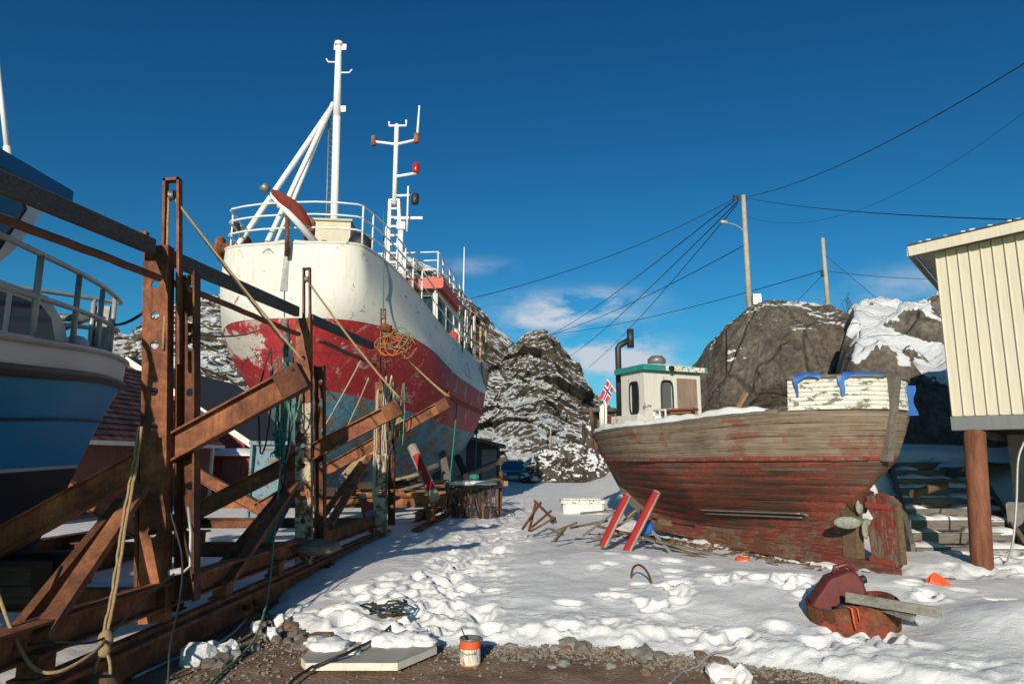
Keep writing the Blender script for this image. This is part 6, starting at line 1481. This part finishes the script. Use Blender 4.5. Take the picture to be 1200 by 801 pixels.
# sledge with tangled ropes and snow
sg_ = Thing('rope_sledge', 'low timber rack hung with tangled dark ropes, snow on its top', 'rope rack', (-.9, 17.5, 0))
b = MB(); A_, B_ = atY(524, 578, 16.8), atY(592, 566, 17.6); b.beam(A_, B_, .12, .14, ch=.01); b.beam(A_ + V((.05, .55, .05)), B_ + V((-.15, .6, .08)), .12, .12, ch=.01)
for t_ in (.1, .5, .85): q = A_.lerp(B_, t_); b.beam(q + V((0, .1, 0)), q + V((0, .5, .03)), .1, .1); b.beam(q - V((0, -.05, .05)), V((q.x, q.y + .05, .02)), .08, .08, up=V((0, 1, 0)))
fr_ = sg_.part('frame', b, M['plank_brown'])
b = MB(); q = B_ + V((0, -.02, 0)); b.box(q + V((-.18, -.07, 0)), (.5, .02, .12), .08); sg_.part('pale_end', b, M['plank_fresh'])
b = MB(); a_ = atY(592, 575, 17.3); b.tube([V((-.32, 17.75, 0)), V((-.28, 17.8, 1.25))], .05, 8); sg_.part('iron_stake', b, M['rust'])
b = MB(); q = A_.lerp(B_, .42) + V((0, .3, .13)); b.blob(q, (.62, .32, .07), 3, .2, 3); sg_.part('snow_pad', b, M['snow'])
rr = random.Random(12)
for k in range(34):
    t_ = rr.uniform(.03, .80); q = A_.lerp(B_, t_) + V((0, -.08, .03)); b = MB()
    pts = [q + V((0, .1, .05)), q + V((rr.gauss(0, .03), -.04, -.15)), q + V((rr.gauss(0, .06), -.05, -.32)), V((q.x + rr.gauss(0, .09), q.y - .06 - .1 * rr.random(), rr.uniform(.02, .2))), q + V((rr.gauss(0, .08), -.06, -.28)), q + V((rr.gauss(0, .04), .04, .03))]
    b.tube(wob(smooth_path(pts, 5), .02, k), rr.uniform(.010, .018), 5); sg_.part('hung_rope', b, M[rr.choice(['rope_dark', 'rope_dark', 'rope_dark', 'net_brown', 'rust'])])
b = MB(); b.blob(atY(556, 559, 18.5), (.14, .12, .1), 4, .3, 2); sg_.part('rope_knot', b, M['rope_teal'])
b = MB(); pts = [V((-.25 + .32 * math.cos(t_) * (1 - .03 * t_), 17.0 + .3 * math.sin(t_), .22 + .2 * math.sin(t_ * .5))) for t_ in lin(0, 6.1, 24)]; single('wire_loop', MB().tube(pts, .012, 5), M['rubber'], 'loose loop of black wire on the snow right of the rope rack', 'wire loop')

# ------------------------------------------------------------------ right centre: tub, bent frame, props, scrap wood
tb = Thing('fish_tub', 'white insulated fish tub with rust spots in front of the wreck bow', 'tub', atZ(690, 612, .05))
q = atZ(684, 610, .0); cx, cy = q.x, q.y + .3; ZB = .12
b = MB(); w2, d2, hgt = .56, .42, .40
def rr4(w_, d_, z, c=.06): return [V((cx + x_, cy + y_, z + ZB)) for x_, y_ in ((-w_ + c, -d_), (w_ - c, -d_), (w_, -d_ + c), (w_, d_ - c), (w_ - c, d_), (-w_ + c, d_), (-w_, d_ - c), (-w_, -d_ + c))]
rows = [rr4(w2 * .92, d2 * .92, -.02), rr4(w2 * .95, d2 * .95, hgt * .8), rr4(w2 * 1.04, d2 * 1.04, hgt * .8), rr4(w2 * 1.04, d2 * 1.04, hgt), rr4(w2 * .93, d2 * .93, hgt), rr4(w2 * .86, d2 * .86, .12)]
i0 = b.grid(rows, closed=True, smooth=False); b.cap([i0 + 40 + k for k in range(8)]); tb.part('shell', b, M['tub_white'])
b = MB(); b.grid([[V((cx + w2 * .9 * (i / 6 - 1), cy + d2 * .9 * (j / 3 - 1), hgt * .93 + ZB + .03 * math.sin(i) * math.sin(j * 2))) for j in range(7)] for i in range(13)], flip=True); tb.part('snow_fill', b, M['snow'])
b = MB()
rr = random.Random(3)
for k in range(9): b.box((cx - w2 + 2 * w2 * rr.random(), cy - d2 * 1.04 - .003, ZB + hgt * rr.uniform(.82, .98)), (rr.uniform(.02, .05), .006, rr.uniform(.015, .03)))
tb.part('rust_spots', b, M['rust'])
a_ = on_snow(640, 598); T = Thing('bent_frame', 'bent rusty angle iron frame sticking out of the snow left of the tub', 'metal frame', a_)
L_ = [((612, 620), (634, 588), 12.6), ((620, 620), (646, 598), 12.4), ((626, 586), (652, 612), 12.3), ((622, 622), (651, 606), 12.2), ((628, 588), (620, 622), 12.7)]
for p0, p1, Y in L_: b = MB(); b.beam(atY(*p0, Y), atY(*p1, Y - .2), .035, .035); T.part('bar', b, M['rust_dark'])
b = MB(); b.blob(atY(648, 609, 12.2), (.06, .05, .07), 2, .4, 2); T.part('rope_scrap', b, M['rope_teal'])
for (p0, p1, Y0, Y1, lab) in (((736, 580), (710, 632), 10.9, 10.7, 'left one of the two short red and white props leaning at the wreck bow'), ((770, 576), (739, 637), 10.6, 10.4, 'right one of the two red and white props leaning at the wreck bow')):
    a_, e_ = atY(*p0, Y0), atY(*p1, Y1); e_ = e_ + (e_ - a_) * .15; b = MB(); b.tube([a_, e_], .062, 14); T = Thing('painted_prop', lab, 'wooden prop', e_, 'wooden props with red paint'); T.part('log', b, M['prop_wood'])
    redstripe(T, a_, e_, .062, .02, 1, camang(a_, e_, -.95), .95)
SCR = [((680, 601), (730, 597), 11.9, .10, 'plank_grey'), ((684, 627), (720, 600), 11.6, .14, 'plank_grey'), ((668, 618), (712, 610), 11.8, .08, 'plank_brown'), ((694, 633), (742, 606), 11.2, .07, 'plank_grey'), ((700, 616), (735, 625), 11.3, .08, 'plank_brown'), ((732, 610), (745, 598), 11.4, .06, 'plank_fresh'),
       ((640, 626), (676, 612), 11.6, .07, 'plank_brown'), ((650, 634), (662, 618), 11.2, .06, 'plank_brown'), ((755, 630), (800, 645), 10.6, .09, 'plank_grey'), ((745, 624), (790, 640), 10.8, .07, 'timber_dark'), ((768, 633), (860, 655), 10.4, .08, 'plank_grey'), ((800, 645), (850, 662), 10.0, .05, 'plank_brown'),
       ((865, 655), (905, 664), 9.8, .06, 'plank_fresh'), ((880, 662), (930, 668), 9.6, .07, 'plank_brown'), ((900, 655), (918, 668), 9.5, .05, 'plank_grey'), ((925, 672), (985, 670), 9.2, .07, 'plank_brown'), ((1000, 683), (1075, 690), 8.9, .10, 'plank_grey'), ((1040, 688), (1110, 683), 8.9, .10, 'plank_brown'), ((1085, 690), (1130, 688), 8.8, .09, 'timber_dark'), ((965, 676), (1000, 684), 9.0, .06, 'plank_fresh')]
where = ('beside the white tub', 'under the left red prop', 'in the scrap pile behind the red props', 'along the wreck keel', 'by the wreck stern')
for k, (p0, p1, Y, w_, m) in enumerate(SCR):
    a_, e_ = atY(*p0, Y), atY(*p1, Y - .15); lo = min(a_.z - snow_z(a_.x, a_.y), e_.z - snow_z(e_.x, e_.y))
    for q in (a_, e_): q.z = max(q.z, land(np.array([q.x]), np.array([q.y]))[0] + .03)
    b = MB(); b.beam(a_, e_, w_, .035, ch=.005); b.jitter(.01, 6)
    grp = 'broken planks in the scrap round the wreck'
    lab = ('weathered broken plank in the scrap pile behind the two red props' if k < 8 else 'broken plank lying along the keel of the wreck' if k < 16 or k == 19 else 'weathered plank on the ground by the wreck rudder and house pillar')
    single('broken_plank', b, M[m], lab, 'plank', grp)
b = MB(); b.beam(atY(764, 622, 10.7), atY(794, 656, 10.1), .03, .03); single('steel_tube', b, M['galvanised'], 'thin grey steel tube leaning in the scrap right of the red props', 'tube')
b = MB(); b.blob(atY(757, 617, 11.0), (.14, .11, .13), 2, .25, 2); single('float', b, M['blue_plastic'], 'blue float under the wreck behind the red props', 'float')
b = MB(); b.beam(atY(770, 610, 11.2), atY(786, 613, 11.2), .09, .09, ch=.01); single('timber_block', b, M['plank_brown'], 'small brown timber block jammed under the wreck planks', 'timber block')
b = MB(); q = atY(868, 659, 9.8); b.lathe(q, [(.09, -.02), (.1, .02), (.03, .10), (.025, .13)], 12, V((.6, -.5, .4)).normalized()); single('cone_scrap', b, M['orange_plastic'], 'orange plastic scrap by the wreck keel', 'plastic scrap')
b = MB(); q = atY(968, 670, 9.1); b.beam(q, q + V((.16, 0, .0)), .05, .03); single('plastic_strip', b, M['label_orange'], 'small orange strip on the snow by the wreck keel', 'plastic scrap')
rr = random.Random(31); b = MB()
for k in range(420):
    t_ = rr.random(); x_ = 5.0 + (2.4 - 5.0) * t_ + rr.gauss(-.35, .25); y_ = 9.0 + (14.0 - 9.0) * t_ + rr.gauss(-.35, .28); s_ = rr.uniform(.015, .05); z_ = snow_z(x_, y_)
    an = rr.uniform(0, 3.14); q = V((x_, y_, z_ + .01)); dv = V((math.cos(an), math.sin(an), rr.uniform(-.3, .3)))
    b.beam(q - dv * s_ * 1.6, q + dv * s_ * 1.6, s_ * .7, s_ * .4)
o = struct('wood_litter', b, M['plank_brown']); o['kind'] = 'stuff'; o['label'] = 'splinters and bark littering the ground along the wreck keel'; o['category'] = 'litter'
# hoop in the snow
a_, e_ = on_snow(740, 677), on_snow(764, 683); b = MB(); c = (a_ + e_) / 2; hv = (e_ - a_) / 2
b.tube([c + hv * math.cos(t_) + V((-.02 * math.sin(t_), 0, .20 * math.sin(t_) - .03)) for t_ in lin(math.pi, 0, 20)], .012, 8); single('iron_hoop', b, M['rust_dark'], 'dark iron hoop arching out of the smooth snow', 'hoop')
# ------------------------------------------------------------------ rust tub with jerrycan and boards
q = atZ(1008, 752, .05); tc_ = V((q.x + .12, q.y + .34, .10))
T = Thing('rusty_tub', 'rusty cut-off steel drum full of scrap in the snow, right foreground', 'steel tub', tc_)
b = MB(); n_ = 40
def tp(k, r, z): a2 = 2 * math.pi * k / n_; return tc_ + V((r * 1.0 * math.cos(a2), r * .82 * math.sin(a2), z + .02 * math.sin(a2 * 3) + .03 * math.cos(a2)))
R_ = .40
b.grid([[tp(k, R_ * .97, -.08) for k in range(n_)], [tp(k, R_, .1) for k in range(n_)], [tp(k, R_, .22) for k in range(n_)], [tp(k, R_ - .012, .22) for k in range(n_)], [tp(k, R_ - .02, .0) for k in range(n_)]], closed=True, smooth=True)
T.part('shell', b, M['rust_tubpaint']); b = MB(); b.tube([tp(k, R_ - .005, .22) for k in range(n_ + 1)], .010, 6); T.part('rim', b, M['rust_dark'])
rr = random.Random(6); b = MB()
for k in range(26): a2 = rr.uniform(0, 6.28); r2 = R_ * .8 * rr.random() ** .5; b.blob(tc_ + V((r2 * math.cos(a2), r2 * .8 * math.sin(a2), .16 + .03 * rr.random())), (.08, .07, .05), k, .5, 1, a2, flat=True)
T.part('scrap_fill', b, M['scrap'])
# jerrycan lying on the scrap
jc = tc_ + V((-.12, .02, .33)); ja = -.12
T = Thing('jerrycan', 'dark red plastic jerrycan lying tilted on the rusty drum', 'jerrycan', jc)
tilt = Matrix.Rotation(ja, 3, 'Z') @ Matrix.Rotation(-.32, 3, 'Y')
prof = [(-.30, -.10), (-.24, -.125), (.14, -.125), (.21, -.10), (.22, .0), (.20, .085), (.14, .13), (-.05, .12), (-.24, -.01), (-.30, -.06)]
b = MB(); rows = []
for y_, k in ((-.11, .86), (-.095, .97), (-.05, 1.0), (.05, 1.0), (.095, .97), (.11, .86)): rows.append([jc + tilt @ V((x_ * k, y_, z_ * k)) for x_, z_ in prof])
i0 = b.grid(rows, closed=True, smooth=True, flip=True); b.cap(list(range(i0, i0 + 10))); b.cap(list(range(i0 + 50, i0 + 60)), True); T.part('body', b, M['can_red'])
b = MB(); b.tube([jc + tilt @ V(p) for p in ((.02, 0, .12), (.05, 0, .17), (.16, 0, .165), (.20, 0, .09))], .022, 8); T.part('handle', b, M['can_red'])
b = MB(); b.lathe(jc + tilt @ V((.215, 0, .0)), [(.035, 0), (.035, .05), (.03, .055)], 14, tilt @ V((1, 0, 0))); T.part('cap', b, M['rubber'])
def board(p0, p1, Y0, Y1, w_, h_, m, label, name='board', sub=()):
    b = MB(); b.beam(atY(*p0, Y0), atY(*p1, Y1), w_, h_, ch=.003); return single(name, b, M[m], label, 'board', 'boards sticking out of the rusty drum')
board((991, 699), (1104, 718), 6.22, 5.86, .02, .085, 'board_grey', 'long grey board lying across the top of the rusty drum')
b = MB(); A_, B_ = atY(1020, 708, 6.3), atY(1076, 725, 5.92)
for k in range(5): b.beam(A_ + V((.0 + .03 * k, .04 * k, .0)), B_ + V((.035 * k - .05, .05 * k, .0)), .038, .035)
b.beam(A_ + V((0, .1, -.03)), A_ + V((.2, .1, -.03)), .2, .02); single('slatted_panel', b, M['board_grey'], 'grey slatted panel jutting right out of the rusty drum', 'slatted panel')
b = MB(); p = [tc_ + V(q_) for q_ in ((-.20, -.31, .24), (-.17, -.34, .22), (-.16, -.345, .12), (-.15, -.345, .05))]; b.tube(wob(p, .01, 3), .008, 6); b.tube([q_ + V((.05, .0, .0)) for q_ in p[:3]], .006, 6); single('cord', b, M['label_orange'], 'red cord hanging over the front of the rusty drum', 'cord')
# bright orange scrap in the snow
q = on_snow(1100, 699); q.z += .11; b = MB(); tip = q + V((-.02, 0, .14)); n_ = 12; ring = [q + V((.12 * math.cos(2*math.pi*k/n_) * (1 + .2 * math.sin(3*k)), .09 * math.sin(2*math.pi*k/n_), .005 + .02 * (k % 2))) for k in range(n_)]
mid = [q.lerp(tip, .6) + (r_ - q) * .45 * (1 + .25 * (k % 2)) for k, r_ in enumerate(ring)]
b.grid([ring, mid, [tip + (r_ - q) * .12 for r_ in ring]], closed=True, smooth=False, flip=True); single('plastic_bag', b, M['orange_plastic'], 'crumpled bright orange plastic piece lying on snow near the house pillar', 'plastic piece')
# ------------------------------------------------------------------ foreground: slab, paint can, rope tangle, stones, snow lumps
P_ = [atZ(*p, .08) for p in ((354, 769), (371, 757), (415, 748), (500, 744), (512, 757), (487, 770), (464, 783), (356, 782))]
P_ = [atZ(*p, .09) for p in ((353, 770), (372, 752), (500, 745), (512, 757), (466, 776), (358, 776))]
b = MB(); i0 = b.grid([[V((p.x, p.y, .035)) for p in P_], [V((p.x, p.y, .088)) for p in P_]], closed=True, smooth=False); b.cap(list(range(i0 + 6, i0 + 12))); b.cap(list(range(i0, i0 + 6)), True)
a_ = np.array([(p.x, p.y) for p in P_]); 
T = Thing('wall_panel', 'pale thick panel with cut corners lying in the foreground, partly snow covered', 'panel', (a_[:,0].mean(), a_[:,1].mean(), .03)); T.part('board', b, M['slab_edge'])
b = MB(); c = V((a_[:,0].mean(), a_[:,1].mean(), 0)); b.face([V((c.x + (p.x - c.x) * .985, c.y + (p.y - c.y) * .985, .091)) for p in P_]); T.part('top_face', b, M['slab_top'])
rr = random.Random(8)
for k, (px, py, s_) in enumerate(((385, 757, .13), (372, 752, .09), (415, 763, .05), (455, 752, .14), (478, 750, .15), (440, 748, .12), (495, 752, .10), (426, 746, .1))):
    q = atZ(px, py, .10); b = MB(); b.blob(q, (s_ * 1.3, s_, s_ * .5), k, .6, 3, k, 2.4); b.jitter(s_ * .12, 14); single('snow_chunk', b, M['snow'], 'lump of snow lying on the pale panel', 'snow lump', 'snow lumps on the pale panel')
for k, (px, py, s_) in enumerate(((229, 770, .13), (258, 765, .08), (270, 760, .09), (248, 757, .06), (330, 728, .08), (318, 742, .07), (845, 789, .1), (868, 792, .08), (300, 735, .07))):
    q = atZ(px, py, .05); b = MB(); b.blob(q, (s_ * 1.1, s_ * .8, s_ * .85), k + 20, .75, 2, k, 1.6, flat=True); single('snow_chunk', b, M['snow'], ('lump of snow on the stony ground beside the near girder rail' if px < 400 else 'lump of snow on the bare ground in front of the drift, right'), 'snow lump', 'snow lumps on bare ground')
q = atZ(550, 784, .0); T = Thing('paint_can', 'dented old paint can with orange band and stained white label', 'paint can', q)
q = q + V((0, .1, .0)); b = MB(); b.lathe(q, [(.080, .0), (.084, .006), (.080, .012), (.080, .195), (.085, .20), (.085, .21), (.074, .21), (.074, .03), (0, .03)], 36); T.part('body', b, M['steel_grey'])
b = MB(); b.lathe(q, [(.0812, .135), (.0812, .192)], 36, caps=False); T.part('orange_band', b, M['label_orange'])
b = MB(); b.lathe(q, [(.0812, .022), (.0812, .134)], 36, caps=False); T.part('label', b, M['can_label'])
b = MB(); b.lathe(q, [(.0822, .008), (.0822, .021)], 36, caps=False); T.part('base_band', b, M['drip'])
b = MB(); b.tube([q + V((-.083 + .002, 0, .17)), q + V((-.08, -.05, .12)), q + V((-.03, -.094, .105)), q + V((.04, -.09, .11)), q + V((.082, 0, .17))], .003, 6); T.part('wire_handle', b, M['steel_grey'])
b = MB(); b.beam(q + V((.02, .02, .06)), q + V((-.07, -.0, .275)), .035, .008, ch=.002); single('paint_stick', b, M['timber_dark'], 'dark stirring stick standing in the paint can', 'stick')
p = [on_snow(472, 716), on_snow(466, 728), on_snow(452, 742), atZ(430, 757, .11), atZ(400, 772, .11), atZ(372, 783, .06), atZ(350, 795, .03), atZ(330, 815, .03)]
rope('cable', wob(smooth_path([q_ + V((0, 0, .025)) for q_ in p], 8), .008, 15), .012, 'rubber', 'black cable running over the pale panel to the bottom edge', 'cable')
b = MB(); q = on_snow(455, 722) + V((0, 0, .05))
for k in range(6):
    a2 = rr.uniform(.12, .26); pts = [q + V((a2 * math.cos(t_) + rr.uniform(-.03, .03), .12 * math.sin(t_), .03 + .05 * math.sin(t_ * 1.5 + k))) for t_ in lin(k, k + rr.uniform(2.5, 5), 16)]; b.tube(wob(pts, .02, k), .010, 5)
single('rope_tangle', b, M['rope_dark'], 'tangle of stiff black rope on the snow behind the pale panel', 'rope tangle')
b = MB(); b.blob(on_snow(460, 724) + V((0, 0, .02)), (.12, .06, .04), 3, .4, 2); single('dry_grass', b, M['rope_tan'], 'dry tan tuft inside the black rope tangle', 'tuft')
p = [atZ(785, 806, .03), on_snow(800, 792), on_snow(815, 786), on_snow(835, 770), on_snow(860, 765), on_snow(878, 750), on_snow(900, 742)]
rope('cable', wob(smooth_path([q_ + V((0, 0, .03)) for q_ in p], 8), .006, 17), .009, 'galvanised', 'thin grey hose lying across the snow edge, bottom centre right', 'cable')
# stones along the snow edge (the larger ones singly, the gravel as stuff)
rr = random.Random(44); placed = 0
def gedge(x_): return float(np.interp(x_, EDGE_X, EDGE_Y))
for k in range(90):
    x_ = rr.uniform(-2.45, 1.7); y_ = gedge(x_) - abs(rr.gauss(.0, .26)) + .06
    if -2.45 < x_ < -1.7 and rr.random() < .6: y_ = rr.uniform(5.6, 6.9)
    if -1.75 < x_ < -.55 and 5.3 < y_ < 6.3: continue
    if abs(x_ + .35) < .16 and y_ < 5.85: continue
    if x_ < railx(y_) + .22: continue
    s_ = rr.uniform(.022, .075) * (1.15 if x_ > .4 or x_ < -1.7 else .8)
    b = MB(); b.blob((x_, y_, gz(x_, y_) + s_ * .25), (s_ * rr.uniform(.9, 1.5), s_, s_ * .7), k, .75, 2, rr.random() * 3, 1.3, flat=True)
    single('stone', b, M[rr.choice(['stone', 'stone', 'stone_pale', 'stone_brown'])], 'loose stone in the gravel along the snow edge', 'stone', 'loose stones along the snow edge')
b = MB()
oct_ = [V(p) for p in ((1,0,0),(0,1,0),(-1,0,0),(0,-1,0),(0,0,1),(0,0,-1))]; of = [(0,1,4),(1,2,4),(2,3,4),(3,0,4),(1,0,5),(2,1,5),(3,2,5),(0,3,5)]
xs_ = []; 
for k in range(5200):
    x_ = rr.uniform(-2.6, 3.4); y_ = gedge(x_) + .1 - abs(rr.gauss(0, .24)) if rr.random() < .93 else rr.uniform(4.4, 6.6)
    if x_ < -1.7 and rr.random() < .5: y_ = rr.uniform(5.2, 7.0)
    if x_ < railx(y_) + .16: continue
    xs_.append((x_, y_))
zz_ = land(np.array([p[0] for p in xs_]), np.array([p[1] for p in xs_]))
for (x_, y_), z_ in zip(xs_, zz_):
    s_ = rr.uniform(.005, .02); rz2 = rr.random() * 3; c_, n2 = math.cos(rz2), math.sin(rz2); i0 = len(b.v)
    for p in oct_: q_ = V((p.x * s_ * rr.uniform(.8, 1.6), p.y * s_ * rr.uniform(.7, 1.1), p.z * s_ * .7)); b.v.append(V((x_ + q_.x * c_ - q_.y * n2, y_ + q_.x * n2 + q_.y * c_, z_ + q_.z + s_ * .3)))
    for f_ in of: b.f.append(tuple(i0 + j for j in f_)); b.sm.append(False)
o = struct('gravel', b, M['gravel']); o['kind'] = 'stuff'; o['label'] = 'small gravel along the snow edge in the foreground'; o['category'] = 'gravel'
for k, (px, py) in enumerate(((905, 795), (700, 790))):
    pass
